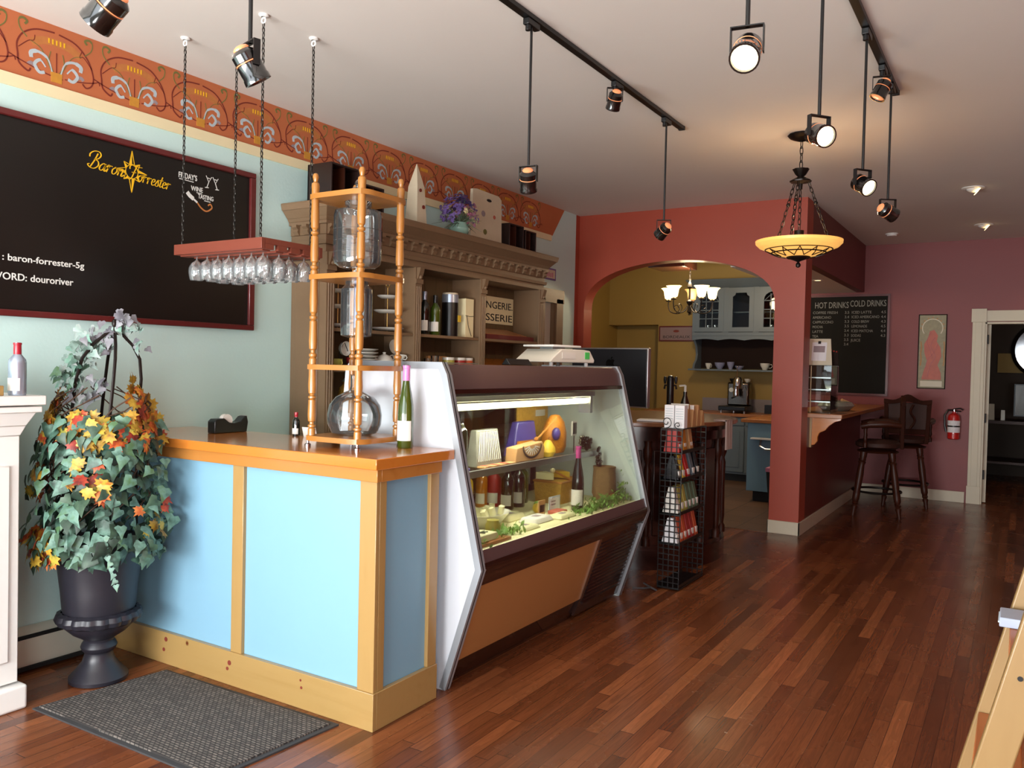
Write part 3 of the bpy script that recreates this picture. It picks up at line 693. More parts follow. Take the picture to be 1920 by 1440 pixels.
bottle('wine_bottle', 'tall green wine bottle with pink cap at the corner of the pine counter', (-2.30, 2.835, 1.0755), 0.365, 0.036, 'bottle_green', 'pink')

# --- wooden drip tower
TX0, TX1, TY0, TY1 = -2.655, -2.385, 2.62, 2.875; TB = 1.0755
t = thing('drip_tower', 'turned maple cold drip tower standing on the pine counter', 'display tower', ((TX0+TX1)/2, (TY0+TY1)/2, TB))
def post(x, y):
    m_ = MB(); pr = [(0.0, TB+0.046)]; r = 0.0165
    zs = [(TB+0.046, 1.42), (1.42, 1.81), (1.81, 2.165)]
    for a, b in zs:
        L_ = b - a
        for fr in ((0.0, r), (0.10, r), (0.115, r*0.7), (0.13, r*1.05), (0.155, r*1.05), (0.17, r*0.62), (0.20, r*0.62), (0.215, r), (0.30, r*1.12), (0.48, r*1.0)):
            pr.append((fr[1], a + L_*fr[0]*0.98))
        for fr in ((0.52, r*1.0), (0.535, r*0.62), (0.55, r*1.05), (0.575, r*1.05), (0.59, r*0.62), (0.61, r*0.7), (0.625, r), (0.75, r*1.12), (0.88, r), (1.0, r)):
            pr.append((fr[1], a + L_*fr[0]))
    z = 2.165
    pr += [(r, z+0.03), (r*1.1, z+0.05), (r*0.95, z+0.062), (r*0.5, z+0.068), (r*0.62, z+0.075), (r*0.85, z+0.09), (r*0.6, z+0.103), (0, z+0.108)]
    m_.lathe(pr, (x, y, 0), 16)
    return m_
for x in (TX0, TX1):
    for y in (TY0, TY1): part('post', post(x, y), 'maple', t)
def shelf(z, th, hole, ov=0.032):
    m_ = MB(); n = 32; cxx, cyy = (TX0+TX1)/2, (TY0+TY1)/2
    O, I = [], []
    hx, hy = (TX1-TX0)/2+ov, (TY1-TY0)/2+min(ov, 0.03)
    for j in range(n):
        a = 2*PI*j/n; c_, s_ = math.cos(a), math.sin(a); q = min(hx/abs(c_) if abs(c_) > 1e-6 else 9, hy/abs(s_) if abs(s_) > 1e-6 else 9)
        q = min(q, (hx+hy-0.03)/(abs(c_)+abs(s_)))
        O.append((cxx+c_*q, cyy+s_*q)); I.append((cxx+c_*hole, cyy+s_*hole))
    V = [[m_.v((x, y, zz)) for x, y in P] for P, zz in ((O, z), (O, z+th), (I, z+th), (I, z))]
    for q in range(4):
        for j in range(n): m_.face([V[q][j], V[q][(j+1) % n], V[(q+1) % 4][(j+1) % n], V[(q+1) % 4][j]])
    return m_
for z, hole in ((2.155, 0.062), (1.805, 0.052), (1.412, 0.03)): part('shelf', shelf(z, 0.022, hole), 'maple_flat', t)
part('base', shelf(TB+0.024, 0.022, 0.02), 'maple_flat', t)
for x in (TX0-0.01, TX1+0.01):
    for y in (TY0-0.012, TY1+0.012): part('foot', MB().lathe([(0, TB), (0.014, TB), (0.014, TB+0.008), (0.006, TB+0.012), (0.006, TB+0.024)], (x, y, 0), 14), 'chrome', t, 'chrome levelling foot')
tcx, tcy = (TX0+TX1)/2, (TY0+TY1)/2
g = thing('glass_vessel', 'large ribbed glass vessel hanging from the top shelf of the drip tower', 'vessel', (tcx, tcy, 1.86))
def ribs(k, a): return lambda an, z: a*abs(math.sin(k*an))
part('jar', MB().lathe([(0.0, 1.862), (0.075, 1.865), (0.098, 1.882), (0.104, 1.91), (0.104, 2.09), (0.098, 2.115), (0.070, 2.125), (0.058, 2.135), (0.058, 2.19), (0.064, 2.196)], (tcx, tcy, 0), 48, ripple=ribs(12, 0.03)), 'jar_glass', g)
part('measure_rings', MB().tube(arc3 := [(tcx+0.106*math.cos(a), tcy+0.106*math.sin(a), 2.03) for a in [2*PI*i/36 for i in range(36)]], 0.0015, 6, closed=True)
     .tube([(x, y, 1.98) for x, y, z in arc3], 0.0015, 6, closed=True).tube([(x, y, 1.93) for x, y, z in arc3], 0.0015, 6, closed=True), 'jar_glass', g)
part('lid', MB().lathe([(0.064, 2.197), (0.03, 2.215), (0.012, 2.225), (0.018, 2.24), (0.012, 2.252), (0, 2.254)], (tcx, tcy, 0), 24), 'jar_glass', g, 'glass lid with knob')
part('tap', MB().cyl((tcx, tcy, 1.862), (tcx, tcy, 1.838), 0.008).ball((tcx, tcy-0.012, 1.845), 0.012), 'china', g, 'white drip tap')
g = thing('glass_cylinder', 'tall clear glass cylinder hanging from the middle shelf of the drip tower', 'vessel', (tcx, tcy, 1.55))
part('jar', MB().lathe([(0.0, 1.555), (0.04, 1.556), (0.066, 1.565), (0.068, 1.60), (0.068, 1.77), (0.05, 1.79), (0.049, 1.833), (0.055, 1.838)], (tcx, tcy, 0), 40, ripple=ribs(8, 0.03)), 'jar_glass', g)
part('filter', MB().cyl((tcx, tcy, 1.60), (tcx, tcy, 1.82), 0.012).cyl((tcx, tcy, 1.555), (tcx, tcy, 1.53), 0.006), 'china_blue', g, 'blue striped inner tube')
g = thing('glass_flask', 'big round clear glass flask on the base of the drip tower', 'flask', (tcx, tcy, TB+0.047))
zb = TB+0.047
part('globe', MB().lathe([(0, zb), (0.07, zb), (0.10, zb+0.012), (0.118, zb+0.05), (0.121, zb+0.09), (0.112, zb+0.135), (0.085, zb+0.17), (0.05, zb+0.19), (0.026, zb+0.20), (0.021, zb+0.22), (0.021, zb+0.265), (0.026, zb+0.27)], (tcx, tcy, 0), 40), 'jar_glass', g)
part('bottom_ring', MB().tube([(tcx+0.075*math.cos(a), tcy+0.075*math.sin(a), zb+0.008) for a in [2*PI*i/30 for i in range(30)]], 0.004, 8, closed=True), 'jar_glass', g)

# --- tape dispenser, small bottle and card on the counter
t = thing('tape_dispenser', 'black desktop tape dispenser on the pine counter', 'tape dispenser', (-3.43, 2.80, TB), PI/2)
mb = MB().prism([(-0.10, 0), (0.10, 0), (0.108, 0.05), (0.10, 0.082), (0.085, 0.078), (0.06, 0.055), (0.02, 0.048), (-0.01, 0.052), (-0.04, 0.074), (-0.085, 0.072), (-0.10, 0.06)], 'y', -0.028, 0.028)
part('body', mb, 'black', t, local=True, bevel=0.004)
tr = part('tape_roll', MB().cyl((-0.012, -0.013, 0.062), (-0.012, 0.013, 0.062), 0.032, n=24), 'label', t, 'roll of clear tape', local=True)
part('cutter', MB().box(0.096, 0.111, -0.014, 0.014, 0.076, 0.083), 'steel', t, local=True)
bottle('small_wine_bottle', 'small dark bottle with red and white neck at the back of the pine counter', (-3.045, 2.90, TB), 0.118, 0.018, 'bottle_dark', 'redcap', shape='high')
mb = MB(); mb.box(-0.045, 0.045, -0.002, 0.002, 0, 0.05, M_=Matrix.Translation((-2.945, 2.90, TB)) @ Matrix.Rotation(0.25, 4, 'X'))
solo('price_card', mb, 'label', 'cream card propped beside the small bottle on the counter', 'card', loc=(-2.945, 2.9, TB))

# --- topiary urn
UX, UY = -3.482, 2.155
t = thing('planter_urn', 'dark classical urn planted with ivy and autumn leaves in the corner', 'planter', (UX, UY, 0))
u_ = [(0, 0.004), (0.148, 0.004), (0.150, 0.02), (0.135, 0.035), (0.118, 0.05), (0.085, 0.085), (0.070, 0.12), (0.072, 0.13), (0.085, 0.14), (0.092, 0.155), (0.085, 0.17), (0.075, 0.18), (0.078, 0.19), (0.135, 0.22), (0.178, 0.255), (0.192, 0.28), (0.186, 0.298)]
u_ = [(r*0.82, z) for r, z in u_]
part('pedestal_bowl', MB().lathe(u_, (UX, UY, 0), 40), 'urn', t)
part('gadroon_rim', MB().lathe([(0.146, 0.262), (0.163, 0.272), (0.171, 0.292), (0.164, 0.312), (0.146, 0.322)], (UX, UY, 0), 96, ripple=lambda a, z: 0.06*abs(math.sin(a*10))), 'urn', t, 'lobed band around the urn')
part('vase', MB().lathe([(0.14, 0.30), (0.150, 0.33), (0.158, 0.42), (0.170, 0.52), (0.190, 0.585), (0.212, 0.615), (0.212, 0.63), (0.19, 0.63), (0.16, 0.60), (0, 0.60)], (UX, UY, 0), 40), 'urn', t)
LEAN = lambda z: 0.08*max(0, z-1.0)/0.5
fr = MB()
def cone_r(z): # outer radius of the foliage at a height
    pts = [(0.55, 0.27), (0.75, 0.295), (0.95, 0.27), (1.15, 0.23), (1.27, 0.185), (1.34, 0.14), (1.45, 0.11), (1.56, 0.05), (1.62, 0.02)]
    for i in range(len(pts)-1):
        if z <= pts[i+1][0]: f = (z-pts[i][0])/(pts[i+1][0]-pts[i][0]); return pts[i][1]+(pts[i+1][1]-pts[i][1])*f
    return 0.02
for k in range(4):
    a = PI/4 + k*PI/2 + 0.35; pts = []
    for z, r in ((0.6, 0.15), (0.9, 0.145), (1.2, 0.135), (1.35, 0.13), (1.44, 0.115), (1.50, 0.08), (1.545, 0.035), (1.555, 0.0)):
        pts.append((UX+LEAN(z)+r*math.cos(a), UY+r*math.sin(a), z))
    fr.tube(pts, 0.007, 8)
fr.ball((UX+0.09, UY, 1.595), (0.012, 0.012, 0.02)); fr.cyl((UX+0.088, UY, 1.55), (UX+0.09, UY, 1.60), 0.005)
for z, r in ((0.85, 0.147), (1.12, 0.139)): fr.tube([(UX+r*math.cos(a), UY+r*math.sin(a), z) for a in [2*PI*i/30 for i in range(30)]], 0.004, 6, closed=True)
part('wire_frame', fr, 'iron', t, 'dark green wire topiary frame')
tw = MB()
for k in range(22):
    a = random.uniform(0, 2*PI); z = random.uniform(0.6, 0.9); pts = []
    for i in range(14):
        a += 0.35; z += random.uniform(0.02, 0.075); r = min(0.19, cone_r(z)) * random.uniform(0.85, 1.1)
        if z > 1.32: break
        pts.append((max(LW+0.03, UX+r*math.cos(a)), min(2.40, UY+r*math.sin(a)), z))
    if len(pts) > 2: tw.tube(pts, 0.003, 5)
part('vine_stems', tw, 'twig', t)
def leaf(m_, c, d, size, lobes, mi, curl=0.25):
    """pointed lobed leaf centred at c facing direction d"""
    d = Vector(d).normalized(); upv = Vector((0, 0, -1)) - d * Vector((0, 0, -1)).dot(d)
    if upv.length < 1e-3: upv = d.orthogonal()
    upv.normalize(); upv = Matrix.Rotation(random.uniform(-1.0, 1.0), 3, d) @ upv; sd = d.cross(upv)
    ce = m_.v(Vector(c) + d*size*0.05); pts = []
    for (lx, ly) in lobes:
        pts.append(m_.v(Vector(c) + (sd*lx + upv*ly)*size - d*size*curl*(abs(lx)**1.5 + max(0, ly)**2*0.6)))
    for i in range(len(pts)): m_.face([ce, pts[i], pts[(i+1) % len(pts)]], mi, True)
IVY = [(0, -0.35), (0.25, -0.5), (0.55, -0.30), (0.42, 0.0), (0.30, 0.18), (0.22, 0.30), (0, 0.85), (-0.22, 0.30), (-0.30, 0.18), (-0.42, 0.0), (-0.55, -0.30), (-0.25, -0.5)]
MAP = [(0, -0.35), (0.28, -0.45), (0.32, -0.25), (0.65, -0.22), (0.50, 0.0), (0.68, 0.22), (0.36, 0.22), (0.30, 0.45), (0.14, 0.38), (0, 0.80),
       (-0.14, 0.38), (-0.30, 0.45), (-0.36, 0.22), (-0.68, 0.22), (-0.50, 0.0), (-0.65, -0.22), (-0.32, -0.25), (-0.28, -0.45)]
iv, au, pale = MB(), MB(), MB()
def put(a, z, k, jr=0.12):
    r = cone_r(z) * random.uniform(1-jr*3, 1+jr*0.6)
    p = Vector((UX + r*math.cos(a), UY + r*math.sin(a), z)); p.x = max(LW+0.035, p.x); p.y = max(min(2.365, p.y), 1.885 if p.x < -3.33 else 1.7)
    d = Vector((math.cos(a), math.sin(a), random.uniform(-0.1, 0.7))) + Vector((random.uniform(-.5, .5), random.uniform(-.5, .5), random.uniform(-.3, .3)))
    if p.x < LW+0.08: d.x = max(d.x, 0.2)
    if p.y > 2.32: d.y = min(d.y, -0.1)
    return p, d
for i in range(560):
    a = random.uniform(0, 2*PI); z = random.uniform(0.56, 1.17); p, d = put(a, z, 0)
    leaf(iv, p, d, random.uniform(0.040, 0.068), IVY, random.choice((0, 0, 1)))
def clump(a0, a1, z0, z1, n, mb_, lob, s0, s1, mats_):
    for i in range(n):
        a = random.uniform(a0, a1); z = random.uniform(z0, z1); p, d = put(a, z, 0, 0.06)
        leaf(mb_, p, d, random.uniform(s0, s1), lob, random.choice(mats_))
DG = math.radians
clump(DG(245), DG(375), 1.06, 1.20, 60, au, MAP, 0.042, 0.066, (0, 0, 0, 1, 1, 2))     # autumn leaves across the front
clump(DG(205), DG(245), 1.12, 1.30, 22, au, MAP, 0.042, 0.062, (0, 0, 1))
clump(DG(10), DG(65), 1.08, 1.28, 48, au, MAP, 0.042, 0.066, (0, 1, 1, 2))
clump(DG(20), DG(60), 1.28, 1.36, 12, au, MAP, 0.04, 0.055, (0, 0, 1))
clump(DG(225), DG(285), 0.57, 0.68, 40, au, MAP, 0.048, 0.072, (0, 0, 1, 1, 2))     # lower left
clump(DG(300), DG(335), 0.84, 1.0, 16, au, MAP, 0.04, 0.06, (0, 0, 1, 2))
clump(DG(228), DG(262), 0.80, 0.98, 18, au, MAP, 0.045, 0.065, (0, 0, 1, 2))
clump(DG(0), DG(50), 0.66, 0.82, 10, au, MAP, 0.04, 0.055, (0, 0, 2))
clump(DG(290), DG(380), 0.58, 0.68, 34, iv, IVY, 0.045, 0.07, (0, 1))
clump(DG(230), DG(390), 1.0, 1.18, 46, iv, IVY, 0.04, 0.06, (0, 1))
for (L_, zc, sp, n, mi) in ((0.05, 1.50, 0.03, 16, 1), (0.13, 1.50, 0.035, 20, 0), (0.09, 1.45, 0.03, 12, 0), (0.17, 1.42, 0.03, 18, 2), (0.20, 1.36, 0.03, 14, 2),
                              (0.19, 1.30, 0.03, 16, 0), (0.13, 1.27, 0.03, 14, 1), (0.08, 1.32, 0.028, 12, 1), (-0.06, 1.60, 0.028, 16, 1), (-0.09, 1.57, 0.028, 10, 0), (-0.13, 1.50, 0.02, 5, 1), (0.0, 1.555, 0.028, 10, 1)):
    for i in range(n):
        p = (UX+0.07-0.53*L_+random.gauss(0, sp), UY-0.85*L_*0.8+random.gauss(0, sp), zc+random.gauss(0, sp*0.8))
        if p[2] < 1.32: p = (p[0], max(1.93, p[1]), p[2])
        leaf(pale, p, (random.uniform(-.2, 1), -1+random.uniform(-.4, .6), random.uniform(-0.2, 0.9)), random.uniform(0.026, 0.046), IVY, mi if random.random() < 0.75 else 0)
# trailing tip
for i in range(6): leaf(iv, (UX+0.25+0.012*i, UY-0.12, 0.60-0.022*i), (0.5, -0.8, 0.2), 0.026, IVY, 0)
part('ivy_leaves', iv, ['ivy', 'ivy2'], t, 'green ivy leaves')
part('autumn_leaves', au, ['aut1', 'aut2', 'aut3'], t, 'orange and yellow maple leaves')
part('dusty_leaves', pale, ['ivy3', 'grey_leaf', 'ivy'], t, 'pale dusty leaves on the top')

# --- door mat
def P4(a, b, c, d, z0, z1, m_, mi=0): return m_.hexa([(x, y, z0) for x, y in (a, b, c, d)] + [(x, y, z1) for x, y in (a, b, c, d)], mi)
t = thing('door_mat', 'grey ribbed door mat lying in front of the blue counter', 'mat', (-2.9, 2.1, 0))
part('pile', P4((-3.375, 1.835), (-2.335, 1.86), (-2.29, 2.385), (-3.305, 2.365), 0.001, 0.013, MB()), 'mat', t)
mb = MB(); E4 = [(-3.39, 1.815), (-2.315, 1.84), (-2.265, 2.41), (-3.32, 2.385)]
part('rubber_border', P4(*E4, 0.0005, 0.007, mb), 'mat_edge', t)

# --- baseboard heater on the left wall
t = thing('baseboard_heater', 'low cream baseboard heater along the wall behind the urn', 'heater', (LW, 2.0, 0))
part('housing', MB().prism([(LW+0.002, 0.03), (LW+0.06, 0.03), (LW+0.068, 0.05), (LW+0.068, 0.155), (LW+0.045, 0.185), (LW+0.004, 0.20)], 'y', 1.2, 2.42), 'heater', t, bevel=0.002)
part('vent_slot', MB().prism([(LW+0.060, 0.163), (LW+0.069, 0.157), (LW+0.070, 0.168), (LW+0.062, 0.174)], 'y', 1.2, 2.42).box(LW+0.01, LW+0.07, 1.2, 2.42, 0.012, 0.03), 'black_matte', t, 'black vent slot')

# --- white mantel at the left edge, with bottle
t = thing('fireplace_mantel', 'white painted mantelpiece at the left edge of the room', 'mantelpiece', (-3.64, 1.2, 0))
for a, b in ((1.62, 1.79), (0.35, 0.52)): part('leg', MB().box(LW+0.003, -3.455, a, b, 0.11, 1.12), 'white', t, bevel=0.004)
for a, b in ((1.66, 1.75),): part('leg_panel', MB().box(-3.458, -3.445, a, b, 0.2, 1.0), 'white', t, bevel=0.006)
for a, b in ((1.60, 1.815), (0.33, 0.54)): part('plinth', MB().box(LW+0.003, -3.425, a, b, 0.0, 0.10), 'white', t, bevel=0.012, seg=4)
part('frieze', MB().box(LW+0.003, -3.46, 0.52, 1.62, 0.86, 1.12), 'white', t)
mb = MB(); mb.frus((LW+0.003, -3.45, 0.33, 1.79), (LW+0.003, -3.435, 0.31, 1.805), 1.12, 1.16); mb.frus((LW+0.003, -3.435, 0.31, 1.805), (LW+0.003, -3.405, 0.28, 1.83), 1.16, 1.215); mb.box(LW+0.003, -3.39, 0.27, 1.845, 1.215, 1.24); mb.box(LW+0.003, -3.38, 0.25, 1.855, 1.245, 1.284)
part('shelf', mb, 'white', t, bevel=0.003)
bottle('liqueur_bottle', 'square-shouldered bottle with red cap and silver wrap on the white mantel', (-3.43, 1.765, 1.2845), 0.212, 0.033, 'silver', 'redcap', lab=True, shape='high', capfrac=0.24)
t = thing('amber_box', 'small amber wooden block beside the silver bottle on the mantel', 'box', (-3.42, 1.66, 1.2845))
part('block', MB().box(-3.45, -3.40, 1.60, 1.70, 1.2845, 1.325), 'pine', t, bevel=0.003)
part('glass_top', MB().lathe([(0, 1.326), (0.025, 1.326), (0.03, 1.35), (0.02, 1.37), (0, 1.375)], (-3.425, 1.66, 0), 16), 'jar_glass', t, 'clear glass knob')
# ================================================================== LEFT WALL
# --- long chalkboard
t = thing('wall_chalkboard', 'long black chalkboard with maroon frame on the teal wall', 'chalkboard', (LW, 1.2, 2.1))
BY0, BY1, BB0, BB1 = -0.8, 3.318, 1.619, 2.536
part('writing_surface', MB().box(LW+0.002, LW+0.012, BY0, BY1, BB0, BB1), 'board', t)
mb = MB(); x1 = LW+0.028
mb.box(LW+0.002, x1, BY0, BY1, BB1-0.03, BB1); mb.box(LW+0.002, x1, BY0, BY1, BB0, BB0+0.03); mb.box(LW+0.002, x1, BY1-0.038, BY1, BB0+0.03, BB1-0.03); mb.box(LW+0.002, x1, BY0, BY0+0.03, BB0+0.03, BB1-0.03)
part('frame', mb, 'board_frame', t, 'maroon wooden frame', bevel=0.004)
XC = LW+0.0125; YD, ZD = (0, 1, 0), (0, 0, 1)
# compass star and script name
st = MB(); sc = (2.535, 2.385)
for i in range(8):
    a = PI/2 + i*PI/4; R_ = 0.105 if i % 2 == 0 else 0.062
    if i in (2, 6): R_ = 0.085
    hw_ = 0.020
    tip = (XC, sc[0]+R_*math.cos(a), sc[1]+R_*math.sin(a)); b0 = (XC, sc[0]+0.036*math.cos(a-0.42), sc[1]+0.036*math.sin(a-0.42)); b1 = (XC, sc[0]+0.036*math.cos(a+0.42), sc[1]+0.036*math.sin(a+0.42))
    for p, q in ((tip, b0), (tip, b1)): st.ribbon([p, q], 0.003, (1, 0, 0))
    mid = (XC, sc[0]+0.034*math.cos(a), sc[1]+0.034*math.sin(a))
    st.prism([(tip[1], tip[2]), (b1[1], b1[2]), (mid[1], mid[2])], 'x', XC, XC+0.001)
st.ribbon([(XC, sc[0]+y, sc[1]+z) for y, z in arc(0, 0, 0.034, 0, 360, 28)], 0.003, (1, 0, 0))
part('star_emblem', st, 'yellow', t, 'yellow compass star')
GL = {'B': (0.66, [[(-0.1, 0.62), (-0.12, 0.82), (0.08, 1.02), (0.40, 1.05), (0.56, 0.86), (0.44, 0.62), (0.24, 0.55), (0.48, 0.48), (0.58, 0.24), (0.38, 0.0), (0.10, 0.0), (-0.08, 0.14), (0.02, 0.2)], [(0.34, 0.93), (0.26, 0.5), (0.12, 0.04)]]),
 'a': (0.46, [[(0.36, 0.38), (0.22, 0.45), (0.06, 0.28), (0.04, 0.08), (0.15, 0.0), (0.29, 0.12), (0.38, 0.44), (0.34, 0.10), (0.40, 0.0), (0.50, 0.12)]]),
 'r': (0.36, [[(0.0, 0.3), (0.12, 0.47), (0.11, 0.3), (0.06, 0.0)], [(0.09, 0.22), (0.20, 0.42), (0.36, 0.42)]]),
 'o': (0.40, [[(0.22, 0.45), (0.05, 0.25), (0.09, 0.02), (0.24, 0.02), (0.35, 0.25), (0.22, 0.45), (0.30, 0.36), (0.44, 0.42)]]),
 'n': (0.46, [[(0.0, 0.35), (0.11, 0.45), (0.05, 0.0)], [(0.08, 0.2), (0.22, 0.44), (0.33, 0.38), (0.28, 0.05), (0.35, 0.0), (0.47, 0.12)]]),
 'F': (0.74, [[(0.48, 0.9), (0.38, 0.5), (0.27, 0.1), (0.12, -0.03), (-0.03, 0.08)], [(0.02, 0.68), (0.0, 0.88), (0.20, 1.04), (0.55, 0.96), (0.95, 1.0)], [(0.2, 0.5), (0.55, 0.53)]]),
 'e': (0.34, [[(0.04, 0.2), (0.27, 0.3), (0.24, 0.45), (0.10, 0.4), (0.04, 0.15), (0.14, 0.0), (0.36, 0.12)]]),
 's': (0.30, [[(0.0, 0.1), (0.19, 0.47), (0.22, 0.3), (0.26, 0.1), (0.14, 0.0), (0.0, 0.05)]]),
 't': (0.28, [[(0.21, 0.76), (0.10, 0.2), (0.14, 0.02), (0.28, 0.1)], [(0.0, 0.48), (0.32, 0.52)]])}
def script(word, y, z, kx, kz, slope, shear=0.32):
    m_ = MB(); x = 0.0
    for ch_ in word:
        adv, strokes = GL[ch_]
        for st_ in strokes:
            P = sm(st_, 5); n = len(P)
            Q = [(XC+0.0012, y + (x+px+shear*pz)*kx, z + pz*kz - slope*(x+px)*kx) for px, pz in P]
            wd = []
            for i in range(n):
                dz = abs(P[min(i+1, n-1)][1]-P[max(i-1, 0)][1]); dx = abs(P[min(i+1, n-1)][0]-P[max(i-1, 0)][0])
                wd.append(kz*(0.035+0.05*dz/(dz+dx+1e-6)))
            m_.ribbon(Q, wd, (1, 0, 0))
        x += adv
    return m_
part('script_lettering', script('Baron', 2.305, 2.362, 0.078, 0.080, 0.07), 'yellow', t, 'yellow script lettering')
part('script_lettering', script('Forrester', 2.512, 2.348, 0.069, 0.072, 0.06, 0.22), 'yellow', t, 'yellow script lettering')
for s_, y, z, sz, wd in (("FRIDAY'S", 2.805, 2.415, 0.042, 0.115), ('WINE', 2.885, 2.360, 0.036, 0.075), ('TASTING', 2.93, 2.325, 0.034, 0.10),
                 (': baron-forrester-5g', 1.915, 1.868, 0.042, 0.375), ('WORD: douroriver', 1.87, 1.782, 0.045, 0.37)):
    text('chalk_lettering', s_, (XC, y, z), YD, ZD, sz, 'chalk', t, width=wd, bold=0.012, label='white chalk lettering')
R1 = lambda pts, w_=0.004: ch.ribbon([(XC, *q) for q in pts], w_, (1, 0, 0))
for u_l in ([(2.81, 2.408), (2.90, 2.405)], [(2.92, 2.353), (2.955, 2.352)], [(2.97, 2.318), (3.01, 2.316)]):
    ch = MB(); R1(u_l); part('chalk_underline', ch, 'chalk', t)
for g in (-1, 1):   # two clinking glasses
    ch = MB(); c0 = 3.02 + g*0.022
    R1([(c0-0.018, 2.458), (c0, 2.425), (c0+0.018, 2.455)]); R1([(c0, 2.425), (c0+g*0.012, 2.395)]); R1([(c0+g*0.012-0.012, 2.392), (c0+g*0.012+0.012, 2.394)]); R1([(c0-0.014, 2.447), (c0+0.014, 2.445)])
    part('chalk_glass_drawing', ch, 'chalk', t, 'chalk drawing of a clinking glass')
ch = MB(); R1([(2.86, 2.345), (2.875, 2.33), (2.90, 2.315)], 0.022); R1([(2.90, 2.315), (2.925, 2.30)], 0.010)
part('chalk_drawing', ch, 'chalk', t, 'chalk drawing of a pouring bottle')
ch = MB(); R1(sm([(2.925, 2.30), (2.95, 2.275), (2.985, 2.262), (3.02, 2.285), (3.01, 2.305), (2.995, 2.295)]), 0.008)
part('chalk_drawing', ch, 'line_gold2', t, 'brown chalk swirl of wine')

# --- stemware rack on chains
RX0, RX1, RY0, RY1, RZ0, RZ1 = -3.50, -2.885, 2.525, 2.90, 1.945, 1.995
t = thing('stemware_rack', 'reddish wooden wine glass rack hanging on four chains', 'glass rack', ((RX0+RX1)/2, (RY0+RY1)/2, RZ0))
for a, b in ((RY0, RY0+0.02), (RY1-0.02, RY1)): part('side_rail', MB().box(RX0, RX1, a, b, RZ0, RZ1), 'rackwood', t, bevel=0.002)
part('back_rail', MB().box(RX0, RX0+0.02, RY0+0.021, RY1-0.021, RZ0, RZ1), 'rackwood', t)
RP = [RY0+0.045+0.078*i for i in range(5)]
mb = MB(); ys = [RY0+0.021] + [v for i in range(4) for v in ((RP[i]+RP[i+1])/2-0.012, (RP[i]+RP[i+1])/2+0.012)] + [RY1-0.021]
mb.box(RX1-0.02, RX1, RY0+0.021, RY1-0.021, RZ0+0.024, RZ1)
for i in range(0, len(ys), 2): mb.box(RX1-0.02, RX1, ys[i], ys[i+1], RZ0, RZ0+0.0235)
part('notched_rail', mb, 'rackwood', t, 'end rail with square notches')
for i in range(5): part('slat', MB().box(RX0+0.02, RX1-0.02, RP[i]-0.022, RP[i]+0.022, RZ0-0.006, RZ0+0.004), 'rackwood', t)
for cxx, cyy in ((-3.447, 2.535), (-3.425, 2.82), (-2.905, 2.535), (-2.902, 2.835)):
    m_ = MB(); nl = 42; z0, z1 = RZ1-0.004, CZ-0.035; L_ = (z1-z0)/nl
    for i in range(nl):
        zc = z0 + L_*(i+0.5); q = [(0.0055*math.cos(a), 0.0, (L_*0.62)*math.sin(a)) for a in [2*PI*j/8 for j in range(8)]]
        q = [(cxx+x, cyy, zc+z) if i % 2 else (cxx, cyy+x, zc+z) for x, y, z in q]
        m_.tube(q, 0.0026, 4, closed=True)
    cobj = part('chain', m_, 'chain', t, 'black link chain')
    part('ceiling_hook', MB().lathe([(0.012, CZ-0.012), (0.022, CZ-0.008), (0.022, CZ-0.0005)], (cxx, cyy, 0), 14).tube([(cxx+0.012*math.cos(a), cyy, CZ-0.026+0.012*math.sin(a)) for a in [2*PI*j/12 for j in range(12)]], 0.004, 6, closed=True), 'white', cobj, 'white ceiling hook')
WG = [(0.031, 0), (0.031, 0.002), (0.004, 0.006), (0.0032, 0.012), (0.0032, 0.055), (0.008, 0.065), (0.022, 0.078), (0.031, 0.095), (0.034, 0.115), (0.031, 0.14), (0.027, 0.155)]
def stemglass():
    r = thing('wine_glass', '', 'wine glass', (0, 0, 0)); part('bowl', MB().lathe([(0.0035, -0.02), (0.008, -0.027), (0.026, -0.04), (0.037, -0.062), (0.0385, -0.085), (0.034, -0.11), (0.030, -0.122)], n=16), 'stem_glass', r, local=True)
    part('stem', MB().lathe([(0.031, 0.0), (0.031, -0.002), (0.004, -0.006), (0.003, -0.015), (0.0035, -0.02)], n=12), 'stem_glass', r, local=True); return r
g0 = stemglass(); first = True
rows = ('nearest the camera', 'second from the camera', 'third from the camera', 'closest to the wall board end')
RN = ('front row', 'second row', 'third row', 'back row')
CN = ('at the left end', 'second from the left', 'third from the left', 'fourth from the left', 'fifth from the left', 'sixth from the left', 'at the right end')
for j in range(4):
    for i in range(7):
        x = RX0+0.062+i*0.078+0.018*(j % 2); y = (RP[j]+RP[j+1])/2; z = RZ0+0.0065
        lb = 'wine glass hanging in the rack, %s, %s' % (RN[j], CN[i])
        if first: g0.location = (x, y, z); g0['label'] = lb; g0['group'] = 'wine glasses hanging in the rack'; first = False
        else: dup(g0, (x, y, z), 0, lb, 'wine glasses hanging in the rack')

# --- brown hutch
HX, HY0, HY1 = -3.58, 3.625, 6.27; WX = LW+0.004
t = thing('display_hutch', 'tall brown painted display hutch with heavy cornice on the left wall', 'hutch', (-3.72, 4.95, 0))
for i, y in enumerate((HY0, 4.49, 5.30, HY1-0.035)):
    part('upright' if 0 < i < 3 else 'side_panel', MB().box(WX, HX-0.003, y, y+0.035, 0.93, 2.11), 'hutch', t)
part('side_moulding', MB().box(WX+0.04, HX-0.05, HY0-0.006, HY0, 1.0, 2.05), 'hutch', t, bevel=0.004)
m_ = MB(); n_ = 18
for i in range(n_):
    a = HY0+0.035 + (HY1-HY0-0.07)*i/n_; b = HY0+0.035 + (HY1-HY0-0.07)*(i+1)/n_ - 0.004; m_.box(WX, WX+0.012, a, b, 0.93, 2.11)
part('back_boards', m_, 'hutch_back', t, 'brown tongue and groove back boards')
